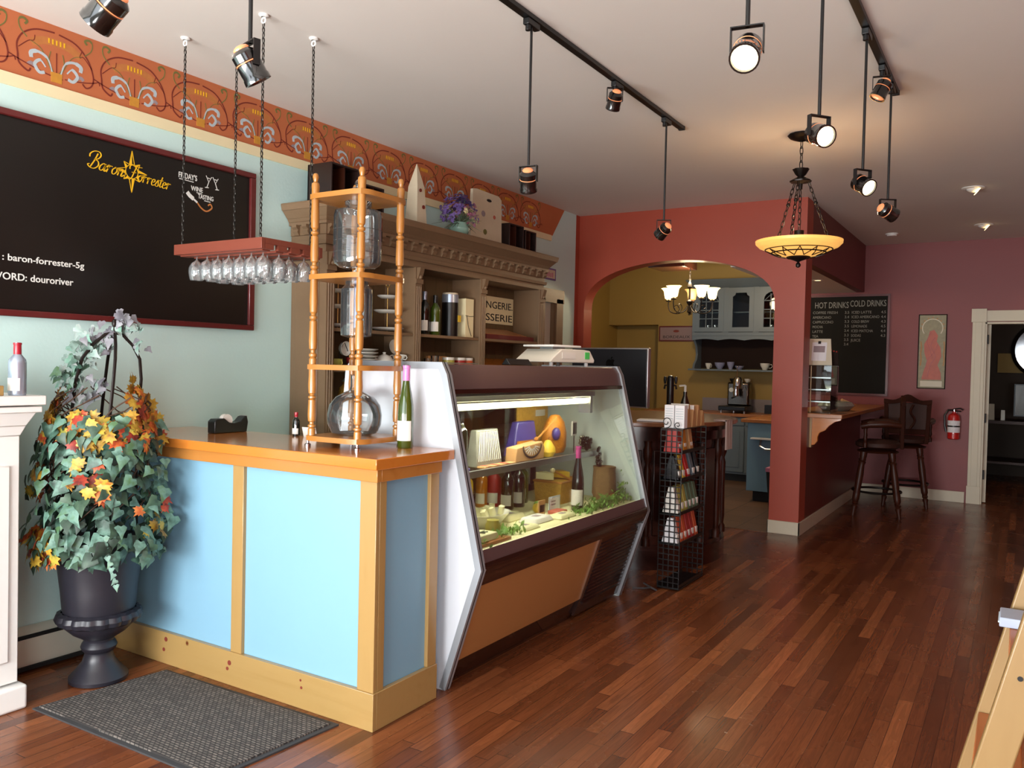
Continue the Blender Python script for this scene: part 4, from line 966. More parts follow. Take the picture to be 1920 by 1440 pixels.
for y in (HY0+0.0, 4.477, 5.286, HY1-0.07):
    m_ = MB(); w_ = 0.07
    m_.box(HX-0.003, HX+0.012, y, y+w_, 0.93, 2.11)
    for q in range(3): m_.tube([(HX+0.013, y+0.015+q*0.02, 1.02), (HX+0.013, y+0.015+q*0.02, 1.98)], 0.0055, 6)
    m_.box(HX, HX+0.022, y-0.004, y+w_+0.004, 2.0, 2.03); m_.prism([(HX, 2.03), (HX+0.02, 2.03), (HX+0.035, 2.07), (HX+0.045, 2.11), (HX, 2.11)], 'y', y+0.012, y+w_-0.012); m_.ball((HX+0.025, y+w_/2, 2.045), 0.014)
    part('pilaster', m_, 'hutch', t, 'fluted pilaster with small bracket')
for a, b in ((HY0+0.036, 4.489), (4.526, 5.299), (5.336, HY1-0.036)):
    part('shelf', MB().box(WX+0.012, HX-0.006, a, b, 1.635, 1.655), 'hutch', t); part('shelf', MB().box(WX+0.012, HX-0.006, a, b, 1.385, 1.405), 'hutch', t)
    part('shelf', MB().box(WX+0.012, HX-0.006, a, b, 1.15, 1.17), 'hutch', t)
fp = lambda o: (WX, HX+o, HY0-o, HY1+o)
m_ = MB(); m_.frus(fp(0.004), fp(0.004), 2.11, 2.155); m_.frus(fp(0.02), fp(0.026), 2.155, 2.18); m_.frus(fp(0.008), fp(0.008), 2.18, 2.215)
m_.frus(fp(0.03), fp(0.03), 2.275, 2.295); m_.frus(fp(0.014), fp(0.014), 2.215, 2.275); m_.frus(fp(0.032), fp(0.045), 2.295, 2.315); m_.frus(fp(0.045), fp(0.085), 2.315, 2.36); m_.frus(fp(0.09), fp(0.098), 2.36, 2.395); m_.frus(fp(0.098), fp(0.098), 2.395, 2.402)
part('cornice', m_, 'hutch', t, 'stepped projecting cornice', bevel=0.0015)
for i in range(24):
    y = HY0+0.02 + (HY1-HY0-0.04)*i/23
    part('dentil', MB().prism([(HX+0.012, 2.215), (HX+0.022, 2.215), (HX+0.034, 2.235), (HX+0.03, 2.25), (HX+0.046, 2.262), (HX+0.046, 2.276), (HX+0.012, 2.276)], 'y', y-0.022, y+0.022), 'hutch', t)
for i in range(3):
    x = WX+0.06+0.085*i
    part('dentil', MB().prism([(HY0-0.012, 2.215), (HY0-0.022, 2.215), (HY0-0.034, 2.235), (HY0-0.03, 2.25), (HY0-0.046, 2.262), (HY0-0.046, 2.276), (HY0-0.012, 2.276)], 'x', x-0.02, x+0.02), 'hutch', t)
part('lower_cabinet', MB().box(WX, -3.40, HY0-0.02, HY1+0.02, 0.0, 0.90), 'hutch', t)
part('worktop', MB().box(WX, -3.37, HY0-0.04, HY1+0.04, 0.90, 0.928), 'hutch', t, bevel=0.004)

# things on top of the hutch (2.402)
HT = 2.403
def crate(x0, x1, y0, y1, h, label, name='wooden_crate', open_='x'):
    t = thing(name, label, 'crate', ((x0+x1)/2, (y0+y1)/2, HT)); m_ = MB(); k = 0.012
    m_.box(x0, x1, y0, y1, HT, HT+k); m_.box(x0, x0+k, y0, y1, HT+k, HT+h); m_.box(x0, x1, y0, y0+k, HT+k, HT+h); m_.box(x0, x1, y1-k, y1, HT+k, HT+h); m_.box(x0, x1, y0+k, y1-k, HT+h-k, HT+h)
    part('shell', m_, 'darkbox', t, bevel=0.002); part('inner_divider', MB().box(x0+k, x1-0.01, (y0+y1)/2-0.005, (y0+y1)/2+0.005, HT+k, HT+h-k), 'darkwood_x', t)
crate(-3.80, -3.60, 3.68, 3.93, 0.26, 'tall black open box at the near end of the hutch top')
crate(-3.80, -3.60, 3.98, 4.17, 0.185, 'shorter black box beside the tall black box on the hutch top')
crate(-3.80, -3.62, 5.76, 5.99, 0.22, 'dark brown box beside the whitewashed board on the hutch')
crate(-3.80, -3.62, 6.02, 6.20, 0.20, 'dark brown box at the far end of the hutch top')
t = thing('wooden_obelisk', 'tall whitewashed pointed wooden obelisk on the hutch top', 'obelisk', (-3.62, 4.53, HT))
part('body', MB().frus((-3.675, -3.565, 4.475, 4.585), (-3.66, -3.58, 4.49, 4.57), HT, HT+0.27).frus((-3.66, -3.58, 4.49, 4.57), (-3.622, -3.618, 4.528, 4.532), HT+0.27, HT+0.43), 'crate', t)
for y, z, r in ((4.508, HT+0.24, 0.012), (4.545, HT+0.13, 0.014)): part('heart_mark', MB().cyl((-3.5655-0.003, y, z), (-3.563, y, z), r, n=10), 'line_brown', t)
t = thing('whitewashed_board', 'big whitewashed board with a hand hole leaning on the hutch top', 'board', (-3.66, 5.48, HT))
O_ = [(5.25, HT), (5.70, HT), (5.685, HT+0.39), (5.64, HT+0.415), (5.33, HT+0.42), (5.27, HT+0.41)]
mb = MB(); hh = [(5.50+0.035*math.cos(a), HT+0.355+0.012*math.sin(a)) for a in [2*PI*i/12 for i in range(12)]]
part('panel', MB().prism(O_, 'x', -3.68, -3.655), 'crate', t, bevel=0.003)
part('hand_hole', MB().prism(hh, 'x', -3.656, -3.6535), 'black_matte', t, 'dark oval hand hole')
for y, z, r, c_ in ((5.42, HT+0.24, 0.03, 'line_grey'), (5.58, HT+0.235, 0.02, 'print_red'), (5.45, HT+0.10, 0.028, 'line_green')): part('painted_flower', MB().ball((-3.654, y, z), (0.002, r, r*0.8), 10), c_, t)
t = thing('flower_vase', 'round vase of lilac and pink flowers on the hutch top', 'vase', (-3.60, 5.02, HT))
part('pot', MB().lathe([(0, HT), (0.05, HT), (0.075, HT+0.03), (0.08, HT+0.055), (0.06, HT+0.085), (0.055, HT+0.10)], (-3.60, 5.02, 0), 24), 'china_green', t)
fl_, gr_ = MB(), MB()
for i in range(130):
    a = random.uniform(0, 2*PI); e = random.uniform(-0.35, 1.4); R_ = 0.17*random.uniform(0.75, 1.05)
    c_ = Vector((-3.60+R_*0.6*math.cos(a)*math.cos(e), 5.02+R_*1.15*math.sin(a)*math.cos(e), HT+0.145+R_*0.95*math.sin(e)))
    if c_.x < LW+0.03: c_.x = LW+0.03
    d = (c_ - Vector((-3.60, 5.02, HT+0.1))).normalized()
    mi = 0 if (c_.y < 4.95 or c_.z > HT+0.25) else random.choice((0, 1, 1, 2))
    for q in range(3):
        leaf(fl_, c_ + Vector((random.uniform(-.015, .015), random.uniform(-.015, .015), random.uniform(-.015, .015))), d, random.uniform(0.018, 0.03), IVY, mi)
for i in range(50):
    a = random.uniform(0, 2*PI); R_ = random.uniform(0.13, 0.22); p0 = Vector((-3.60, 5.02, HT+0.09))
    d = Vector((0.5*math.cos(a), math.sin(a), random.uniform(-0.35, 0.9))).normalized(); p1 = p0 + d*R_; p1.x = max(p1.x, LW+0.02); p1.z = max(p1.z, HT+0.01)
    gr_.tube([p0, (p0+p1)/2 + Vector((0, 0, 0.02)), p1], [0.003, 0.003, 0.001], 4)
part('blossoms', fl_, ['petal1', 'petal2', 'petal3'], t, 'lilac, pink and cream blossoms'); part('stems', gr_, 'stem', t, 'thin green stems')

# things on the hutch shelves
S1, S2, S3 = 1.656, 1.406, 1.171
def cakestand(y, label):
    t = thing('tiered_cake_stand', label, 'cake stand', (-3.70, y, S1))
    for z, r in ((S1+0.015, 0.12), (S1+0.135, 0.095), (S1+0.235, 0.072)):
        part('plate', MB().lathe([(0, z), (r*0.6, z), (r*0.95, z+0.012), (r, z+0.015), (r*0.95, z+0.008), (r*0.6, z-0.006), (0, z-0.006)], (-3.70, y, 0), 28), 'china', t)
    part('stem', MB().cyl((-3.70, y, S1+0.001), (-3.70, y, S1+0.31), 0.004).tube([(-3.70, y+0.018*math.cos(a), S1+0.325+0.018*math.sin(a)) for a in [2*PI*i/14 for i in range(14)]], 0.004, 6, closed=True), 'gold', t, 'gilt stem with ring handle')
cakestand(3.86, 'three tier white cake stand behind the left tower post, near end of hutch'); cakestand(4.34, 'three tier white cake stand with gilt ring, right half of first bay')
def cup(name, loc, r, h, mat, label, group=None, flare=0.6, handle=True):
    t = thing(name, label, 'cup', loc, random.uniform(-0.5, 0.5), group)
    part('bowl', MB().lathe([(0, 0.003), (r*0.45, 0), (r*0.5, 0.006), (r*flare, h*0.25), (r*0.9, h*0.6), (r, h), (r*0.94, h), (r*0.84, h*0.6), (r*0.4, h*0.12), (0, h*0.1)], n=22), mat, t, local=True)
    if handle: part('handle', MB().tube([(r*0.9, 0, h*0.8), (r*1.3, 0, h*0.85), (r*1.45, 0, h*0.55), (r*1.2, 0, h*0.3), (r*0.75, 0, h*0.3)], 0.004, 6), mat, t, local=True)
    return t
def plate_stack(y, n, r, label, z=S2):
    for i in range(n):
        zz = z + i*0.022
        p_ = solo('plate', MB().lathe([(0, zz), (r*0.6, zz), (r, zz+0.016), (r, zz+0.0195), (r*0.6, zz+0.006), (0, zz+0.006)], (-3.69, y, 0), 28), 'china', label + ', ' + ('lowest of the stack', 'second from the bottom', 'third from the bottom', 'third from the top', 'second from the top', 'topmost of the stack')[i], 'plate', 'plates stacked in the first bay of the hutch', loc=(-3.69, y, zz))
plate_stack(4.10, 6, 0.095, 'white plate in the stack left of the teapot')
t = thing('teapot', 'white floral teapot with curled handle in the first hutch bay', 'teapot', (-3.66, 4.27, S2))
part('pot', MB().lathe([(0, S2), (0.035, S2), (0.062, S2+0.03), (0.065, S2+0.055), (0.045, S2+0.085), (0.02, S2+0.095), (0.009, S2+0.10), (0.012, S2+0.112), (0, S2+0.116)], (-3.66, 4.27, 0), 26), 'china', t)
part('handle', MB().tube(sm3 := [(-3.66, 4.32, S2+0.03), (-3.66, 4.355, S2+0.04), (-3.66, 4.37, S2+0.07), (-3.66, 4.355, S2+0.095), (-3.66, 4.33, S2+0.088)], 0.005, 8), 'china', t)
part('spout', MB().tube([(-3.66, 4.21, S2+0.04), (-3.66, 4.185, S2+0.06), (-3.66, 4.175, S2+0.085)], [0.012, 0.008, 0.006], 8), 'china', t)
t = thing('cup_tree', 'wire stand holding a patterned cup upright, left of the first bay', 'cup stand', (-3.68, 3.86, S2))
part('wire', MB().tube([(-3.64, 3.82, S2+0.001), (-3.64, 3.82, S2+0.10), (-3.64, 3.86, S2+0.17), (-3.64, 3.90, S2+0.10), (-3.64, 3.90, S2+0.001)], 0.0025, 6), 'iron', t)
part('cup', MB().lathe([(0, 0), (0.02, 0), (0.042, 0.025), (0.046, 0.05), (0.042, 0.05), (0.036, 0.02), (0, 0.006)], (-3.67, 3.86, S2+0.125), 22, M_=Matrix.Rotation(PI/2, 4, 'Y')), 'china', t)
cup('patterned_cup', (-3.64, 3.79, S2), 0.042, 0.06, 'canolive', 'olive patterned bowl at the far left of the first bay')
cup('patterned_cup', (-3.64, 3.94, S2), 0.045, 0.07, 'canred', 'red patterned bowl beside the wire cup stand')
t2 = cup('white_cup', (-3.66, 4.43, S2+0.0), 0.05, 0.05, 'china', 'white cup at the right of the first bay, lower of two')
cup('white_cup', (-3.66, 4.43, S2+0.0505), 0.046, 0.05, 'china', 'white cup stacked on another cup, right of first bay')
solo('standing_saucer', MB().lathe([(0, 0), (0.03, 0), (0.05, 0.01), (0.05, 0.013), (0.03, 0.005), (0, 0.005)], (-3.72, 4.43, S2+0.153), 24, M_=Matrix.Rotation(PI/2-0.1, 4, 'Y')), 'china', 'white saucer propped upright on the two stacked cups', 'saucer', loc=(-3.72, 4.43, S2+0.10))
t = thing('ceramic_jar', 'amber glazed ceramic jar on the lower hutch shelf behind the flask', 'jar', (-3.66, 3.93, S3))
part('body', MB().lathe([(0, S3), (0.04, S3), (0.07, S3+0.05), (0.06, S3+0.11), (0.035, S3+0.135), (0.04, S3+0.15)], (-3.66, 3.93, 0), 26), 'wicker', t); part('lid', MB().lathe([(0.045, S3+0.151), (0.03, S3+0.17), (0.01, S3+0.178), (0, S3+0.195)], (-3.66, 3.93, 0), 20), 'china_green', t)
# second bay
for i, (y, hgt, g_, c_, lb) in enumerate(((4.60, 0.30, 'bottle_dark', 'black', 'dark wine bottle with black cap nearest the pilaster in the second bay'), (4.70, 0.31, 'bottle_dark', 'silver', 'dark wine bottle with silver cap in the second bay'), (4.80, 0.29, 'bottle_green', 'black', 'green wine bottle standing right of the dark ones in the second bay'))):
    bottle('wine_bottle', lb, (-3.68+0.02*i, y, S1), hgt, 0.037, g_, c_, shape='high')
t = thing('gift_tube', 'tall black gift cylinder with white banded lid in the second bay', 'gift box', (-3.69, 5.05, S1))
part('tube', MB().lathe([(0, S1), (0.063, S1), (0.063, S1+0.30), (0, S1+0.30)], (-3.69, 5.05, 0), 28), 'black', t)
part('band', MB().lathe([(0.0645, S1+0.255), (0.0645, S1+0.30), (0.0645, S1+0.315), (0, S1+0.315)], (-3.69, 5.05, 0), 28), 'silver', t, 'white printed lid band'); part('top', MB().lathe([(0.058, S1+0.3155), (0.058, S1+0.328), (0, S1+0.328)], (-3.69, 5.05, 0), 28), 'crate', t)
part('tag', MB().box(-3.627, -3.622, 5.065, 5.10, S1+0.11, S1+0.16), 'cheese', t)
t = thing('wooden_wine_box', 'pale veneer wine box tied with a dark string in the second bay', 'wine box', (-3.67, 5.21, S1))
part('box', MB().box(-3.72, -3.62, 5.155, 5.265, S1, S1+0.295), 'cream', t, bevel=0.002)
part('string', MB().tube([(-3.619, 5.155, S1+0.165), (-3.617, 5.21, S1+0.16), (-3.619, 5.265, S1+0.165)], 0.002, 5).tube([(-3.617, 5.17, S1+0.165), (-3.614, 5.19, S1+0.08), (-3.617, 5.235, S1+0.01)], 0.002, 5), 'black_matte', t, 'dark string')
for y, c_, lb in ((5.00, 'canolive', 'olive and cream can standing left on the second bay lower shelf'), (5.145, 'canred', 'red and cream can in the middle of the second bay lower shelf'), (5.245, 'terracot', 'orange and cream can at the right end of the second bay lower shelf')):
    t = thing('food_can', lb, 'can', (-3.66, y, S2)); part('can', MB().lathe([(0, 0), (0.046, 0), (0.046, 0.092), (0, 0.092)], (-3.66, y, S2), 24), 'china', t); part('label_band', MB().lathe([(0.0465, 0.024), (0.0465, 0.072)], (-3.66, y, S2), 24), c_, t)
for i, y in enumerate((4.66, 4.74, 4.82)):
    solo('tumbler', MB().lathe([(0, S2), (0.025, S2), (0.032, S2+0.06+0.02*i), (0.029, S2+0.06+0.02*i), (0.022, S2+0.006)], (-3.65, y, 0), 20), 'jar_glass', ('short clear tumbler left of the cans in the second bay', 'middle clear tumbler of the second bay lower shelf', 'tallest clear tumbler of the second bay lower shelf')[i], 'tumbler', loc=(-3.65, y, S2))
solo('paper_box', MB().box(-3.78, -3.76, 4.88, 5.12, S2, S2+0.10), 'kraft', 'brown card box behind the olive can in the second bay', 'box', loc=(-3.77, 5, S2))
# third bay
t = thing('bakery_sign', 'cream enamel sign with black capitals in the third hutch bay', 'sign', (WX+0.02, 5.72, 1.93))
part('plate', MB().box(WX+0.014, WX+0.022, 5.50, 6.205, 1.80, 2.03), 'cream', t)
text('sign_lettering', 'NGERIE.', (WX+0.0225, 5.765, 1.93), YD, ZD, 0.085, 'black_matte', t, width=0.42, bold=0.004)
text('sign_lettering', 'SSERIE', (WX+0.0225, 5.765, 1.825), YD, ZD, 0.085, 'black_matte', t, width=0.42, bold=0.004)
for z, lb in ((S1, 'slanted wooden bread tray on the upper shelf of the third bay'), (S2, 'slanted orange wooden bread tray on the lower shelf of the third bay')):
    t = thing('bread_tray', lb, 'tray', (-3.7, 5.72, z)); part('board', MB().prism([(-3.80, z+0.085), (-3.60, z+0.03), (-3.60, z+0.04), (-3.80, z+0.095)], 'y', 5.40, 6.04), 'pine_top' if z == S2 else 'butcher', t)
    part('front_lip', MB().box(-3.605, -3.588, 5.40, 6.14, z, z+0.036), 'board_frame', t); part('support', MB().box(-3.80, -3.61, 5.42, 5.45, z, z+0.028).box(-3.80, -3.61, 6.00, 6.03, z, z+0.028), 'butcher', t)
# small pictures by the doorway
t = thing('wall_plaque', 'small dark framed plaque with pink lettering right of the cornice', 'plaque', (LW+0.01, 6.83, 2.33))
part('frame', MB().box(LW+0.001, LW+0.012, 6.62, 7.00, 2.275, 2.385), 'petal1', t); part('face', MB().box(LW+0.012, LW+0.014, 6.64, 6.98, 2.29, 2.37), 'offwhite', t)
for i in range(5): part('painted_figure', MB().box(LW+0.014, LW+0.0155, 6.78+i*0.035, 6.80+i*0.035, 2.30, 2.345-0.006*(i % 2)), 'petal2', t)
# ================================================================== CEILING LIGHTS
TXL, TXR = -1.87, -0.625
for x, y1, lb in ((TXL, 4.98, 'long black lighting track on the ceiling over the display case'), (TXR, 4.88, 'black lighting track on the ceiling at the right, near the round bowl pendant')):
    t = thing('lighting_track', lb, 'lighting track', (x, 2.0, CZ))
    part('rail', MB().box(x-0.018, x+0.018, -1.0, y1, CZ-0.022, CZ-0.001), 'black', t, bevel=0.002); part('end_cap', MB().box(x-0.019, x+0.019, y1, y1+0.02, CZ-0.024, CZ-0.001), 'black', t)
def track_light(x, y, zh, d, lit, label, direct=False, yaw=0.0, power=10):
    """track spotlight: adapter, stem, U yoke and a cylindrical head aimed along d"""
    t = thing('track_spotlight', label, 'spotlight', (x, y, CZ-0.023), 0, 'track spotlights')
    part('adapter', MB().box(x-0.015, x+0.015, y-0.05, y+0.05, CZ-0.052, CZ-0.024).cyl((x, y-0.03, CZ-0.075), (x, y-0.03, CZ-0.045), 0.012, n=12), 'black', t, bevel=0.003)
    hc = Vector((x, y, zh)); ztop = zh+0.062
    if not direct: part('stem', MB().cyl((x, y, ztop), (x, y, CZ-0.05), 0.006, n=10), 'black', t)
    else: part('stem', MB().cyl((x, y-0.03, ztop), (x, y-0.03, CZ-0.07), 0.008, n=10), 'chrome', t); 
    if direct: hc = Vector((x, y-0.03, zh))
    Ry = Matrix.Translation((hc.x, hc.y, 0)) @ Matrix.Rotation(yaw, 4, 'Z')
    yk = MB(); a = 0.041
    for s_ in (-1, 1): yk.box(s_*a-0.0015, s_*a+0.0015, -0.010, 0.010, zh-0.006, ztop, M_=Ry)
    yk.box(-a-0.0015, a+0.0015, -0.010, 0.010, ztop, ztop+0.003, M_=Ry)
    part('yoke', yk, 'black', t)
    hd = Matrix.Translation(hc) @ frame_of(d)
    prof_ = [(0.0, 0.048), (0.020, 0.047), (0.034, 0.036), (0.037, 0.032), (0.037, 0.012), (0.035, 0.010), (0.035, 0.006), (0.037, 0.004), (0.037, -0.030), (0.039, -0.034), (0.039, -0.048), (0.034, -0.048), (0.032, -0.040), (0.0, -0.040)]
    h_ = part('head', MB().lathe(prof_[1:], n=24, M_=hd).lathe([(0, 0.048), (0.020, 0.047)], n=24, M_=hd), 'lamp_black', t)
    part('vent_ring', MB().lathe([(0.0362, 0.0065), (0.0376, 0.0075), (0.0362, 0.0095)], n=24, M_=hd), 'copper_glow', h_, 'glowing vent slit')
    part('back_reflector', MB().ball((0, 0, 0), (0.024, 0.024, 0.012), 14, M_=hd @ Matrix.Translation((0, 0, 0.046))), 'lamp_off' if lit else 'copper_glow', h_, 'warm back of the lamp')
    part('lens', MB().lathe([(0, -0.0425), (0.022, -0.043), (0.032, -0.041)], n=24, M_=hd), 'lens_on' if lit else 'copper_glow', h_, 'glowing lamp face')
    if lit: spot('spotlight_lamp', tuple(hc + Vector(d).normalized()*0.06), d, power, (1.0, 0.82, 0.55), 1.5)
    else: spot('spotlight_lamp', tuple(hc + Vector(d).normalized()*0.06), d, power, (1.0, 0.80, 0.55), 1.3)
    return t
track_light(TXL, 1.16, 2.272, (-0.55, -0.15, -0.5), False, 'track spotlight cut off by the top edge of the view at upper left', yaw=0.3, power=6)
track_light(TXL, 1.585, 2.275, (0.15, 0.35, -0.6), False, 'track spotlight over the wine glass rack, hanging on a long stem', yaw=-0.25, power=4)
track_light(TXL, 3.12, 2.262, (-0.25, 0.55, -0.9), False, 'long stemmed track spotlight above the flower vase and hutch', yaw=0.1, power=18)
track_light(TXL, 4.02, 2.86, (-0.45, 0.45, -0.8), False, 'spotlight fixed close under the middle of the left ceiling track', direct=True, yaw=0.6, power=14)
track_light(TXL, 4.73, 2.285, (-0.75, 0.35, -0.55), False, 'long stemmed spotlight at the far end of the left track, in front of the arch', yaw=0.5, power=22)
track_light(TXR, 2.12, 2.268, (0.08, -0.62, -0.52), True, 'brightly lit spotlight facing the camera, nearest on the right track', yaw=0.15, power=7)
track_light(TXR, 3.0, 2.275, (0.65, -0.65, -0.38), True, 'lit spotlight hanging beside the canopy of the bowl pendant', yaw=0.9, power=7)
track_light(TXR, 3.92, 2.285, (0.75, -0.55, -0.55), True, 'small lit spotlight on a long stem, second from the far end of the right track', yaw=0.9, power=7)
track_light(TXR, 4.42, 2.84, (-0.35, -0.2, -0.8), False, 'spotlight fixed close under the far end of the right ceiling track', direct=True, yaw=0.2, power=8)
track_light(TXR, 4.72, 2.30, (0.55, 0.6, -0.35), False, 'farthest spotlight of the right track, with a dark head turned away', yaw=0.6, power=22)
# recessed eyeball lights and smoke alarm
for x, y, on, lb in ((-0.38, 7.70, True, 'recessed eyeball ceiling light, the nearer and larger one at the right'), (-0.37, 9.61, True, 'recessed eyeball ceiling light near the far wall at the right')):
    t = thing('eyeball_downlight', lb, 'downlight', (x, y, CZ))
    part('trim_ring', MB().lathe([(0.055, CZ-0.001), (0.088, CZ-0.001), (0.088, CZ-0.006), (0.06, CZ-0.012), (0.055, CZ-0.006)], (x, y, 0), 30), 'white', t)
    part('eyeball', MB().ball((x, y, CZ-0.003), (0.054, 0.054, 0.035), 20), 'white', t)
    part('lens', MB().lathe([(0, 0), (0.034, 0), (0.036, 0.004)], n=18, M_=Matrix.Translation((x+0.028, y-0.012, CZ-0.034)) @ frame_of((0.75, 0.1, -0.65)) @ Matrix.Translation((0, 0, -0.004))), 'shade_on', t, 'lit lamp face')
    spot('downlight_lamp', (x+0.05, y+0.02, CZ-0.06), (0.55, 0.3, -0.8), 6, (1, 0.84, 0.62), 1.6)
t = thing('smoke_alarm', 'small white smoke alarm on the ceiling above the bulkhead corner', 'smoke alarm', (-1.25, 9.84, CZ))
part('base', MB().lathe([(0, CZ-0.001), (0.065, CZ-0.001), (0.065, CZ-0.012), (0, CZ-0.012)], (-1.25, 9.84, 0), 24), 'white', t); part('dome', MB().lathe([(0.055, CZ-0.0121), (0.05, CZ-0.028), (0.0, CZ-0.034)], (-1.25, 9.84, 0), 24), 'white', t)
for x, y, lb in ((-1.93, 8.15, 'small downlight under the bar bulkhead, nearest the column'), (-1.86, 9.1, 'small downlight under the bar bulkhead, beside the chalk menu')):
    t = thing('recessed_downlight', lb, 'downlight', (x, y, 2.42)); part('trim_ring', MB().lathe([(0.035, 2.4195), (0.055, 2.4195), (0.055, 2.416), (0.035, 2.414)], (x, y, 0), 24), 'white', t)
    part('lens', MB().lathe([(0, 2.4165), (0.034, 2.4165)], (x, y, 0), 20), 'shade_on', t, 'glowing lens'); spot('downlight_lamp', (x, y, 2.40), (0, 0, -1), 9, (1, 0.84, 0.6), 2.0)

# --- bowl pendant
px, py = -1.25, 5.505
t = thing('bowl_pendant', 'amber glass bowl pendant with iron band hanging on chains', 'pendant light', (px, py, CZ))
part('canopy', MB().lathe([(0.02, 2.935), (0.05, 2.945), (0.075, 2.958), (0.085, 2.972), (0.08, 2.979)], (px, py, 0), 24, ripple=lambda a, z: 0.05*abs(math.sin(a*6))), 'iron', t, 'cast iron ceiling canopy')
def links(m_, p0, p1, L_=0.028, r=0.008, th=0.0025):
    p0, p1 = Vector(p0), Vector(p1); d = (p1-p0); n = max(2, int(d.length/L_)); d_ = d.normalized(); u = d_.orthogonal().normalized(); v_ = d_.cross(u)
    for i in range(n):
        c = p0 + d*((i+0.5)/n); s_ = u if i % 2 else v_
        m_.tube([c + s_*r*math.cos(a) + d_*(d.length/n*0.68)*math.sin(a) for a in [2*PI*j/10 for j in range(10)]], th, 5, closed=True)
m_ = MB(); links(m_, (px, py, 2.94), (px, py, 2.76), 0.04, 0.011, 0.003); part('main_chain', m_, 'iron', t)
part('hub', MB().lathe([(0, 2.62), (0.012, 2.625), (0.014, 2.66), (0.03, 2.668), (0.06, 2.672), (0.062, 2.68), (0.03, 2.70), (0.016, 2.705), (0.03, 2.72), (0.048, 2.755), (0.040, 2.752), (0.012, 2.73), (0, 2.76)], (px, py, 0), 24, ripple=lambda a, z: 0.12*abs(math.sin(a*4)) if z > 2.66 else 0), 'iron', t)
for k in range(3):
    a = 0.5 + k*2*PI/3; m_ = MB(); links(m_, (px+0.052*math.cos(a), py+0.052*math.sin(a), 2.672), (px+0.19*math.cos(a), py+0.19*math.sin(a), 2.305), 0.034, 0.010, 0.003)
    m_.ball((px+0.10*math.cos(a), py+0.10*math.sin(a), 2.54), 0.014, 10); part('chain', m_, 'iron', t)
m_ = MB(); links(m_, (px, py, 2.62), (px, py, 2.36), 0.036, 0.010, 0.003); part('main_chain', m_, 'iron', t); part('socket', MB().lathe([(0.03, 2.36), (0.03, 2.31), (0.012, 2.29), (0, 2.29)], (px, py, 0), 16), 'iron', t)
part('glass_bowl', MB().lathe([(0, 2.188), (0.06, 2.19), (0.13, 2.203), (0.175, 2.222), (0.20, 2.235), (0.245, 2.252), (0.268, 2.275), (0.27, 2.293), (0.262, 2.293), (0.25, 2.272), (0.19, 2.24), (0.12, 2.212), (0, 2.198)], (px, py, 0), 48), 'amber', t, 'glowing amber glass bowl')
bd = MB(); R_ = lambda z: 0.1+0.1*(z-2.196)/0.039
for zz, rr in ((2.238, 0.207), (2.216, 0.168)): bd.tube([(px+rr*math.cos(a), py+rr*math.sin(a), zz) for a in [2*PI*i/48 for i in range(48)]], 0.0045, 6, closed=True)
for i in range(34):
    a = 2*PI*i/34; bd.tube([(px+(0.207+0.006*math.cos(b))*math.cos(a)-0.010*math.sin(b)*math.sin(a), py+(0.207+0.006*math.cos(b))*math.sin(a)+0.010*math.sin(b)*math.cos(a), 2.243+0.010*math.cos(b)*0.6) for b in [2*PI*j/8 for j in range(8)]], 0.0025, 4, closed=True)
for i in range(24):
    a0, a1 = 2*PI*i/24, 2*PI*(i+1)/24; hi, lo = (0.205, 2.236), (0.11, 2.196); A_, B_ = (hi, lo) if i % 2 else (lo, hi)
    bd.tube([(px+A_[0]*math.cos(a0), py+A_[0]*math.sin(a0), A_[1]-0.004), (px+0.155*math.cos((a0+a1)/2), py+0.155*math.sin((a0+a1)/2), 2.207), (px+B_[0]*math.cos(a1), py+B_[0]*math.sin(a1), B_[1]-0.004)], 0.003, 5)
bd.tube([(px+0.07*math.cos(a), py+0.07*math.sin(a), 2.187) for a in [2*PI*i/30 for i in range(30)]], 0.006, 6, closed=True)
part('iron_band', bd, 'iron', t, 'pierced iron band around the bowl')
part('finial', MB().lathe([(0, 2.12), (0.014, 2.127), (0.017, 2.14), (0.012, 2.15), (0.006, 2.158), (0.022, 2.166), (0.05, 2.176), (0.06, 2.187), (0, 2.19)], (px, py, 0), 20), 'iron', t)
point('pendant_lamp', (px, py, 2.34), 7, (1.0, 0.78, 0.48), 0.06)

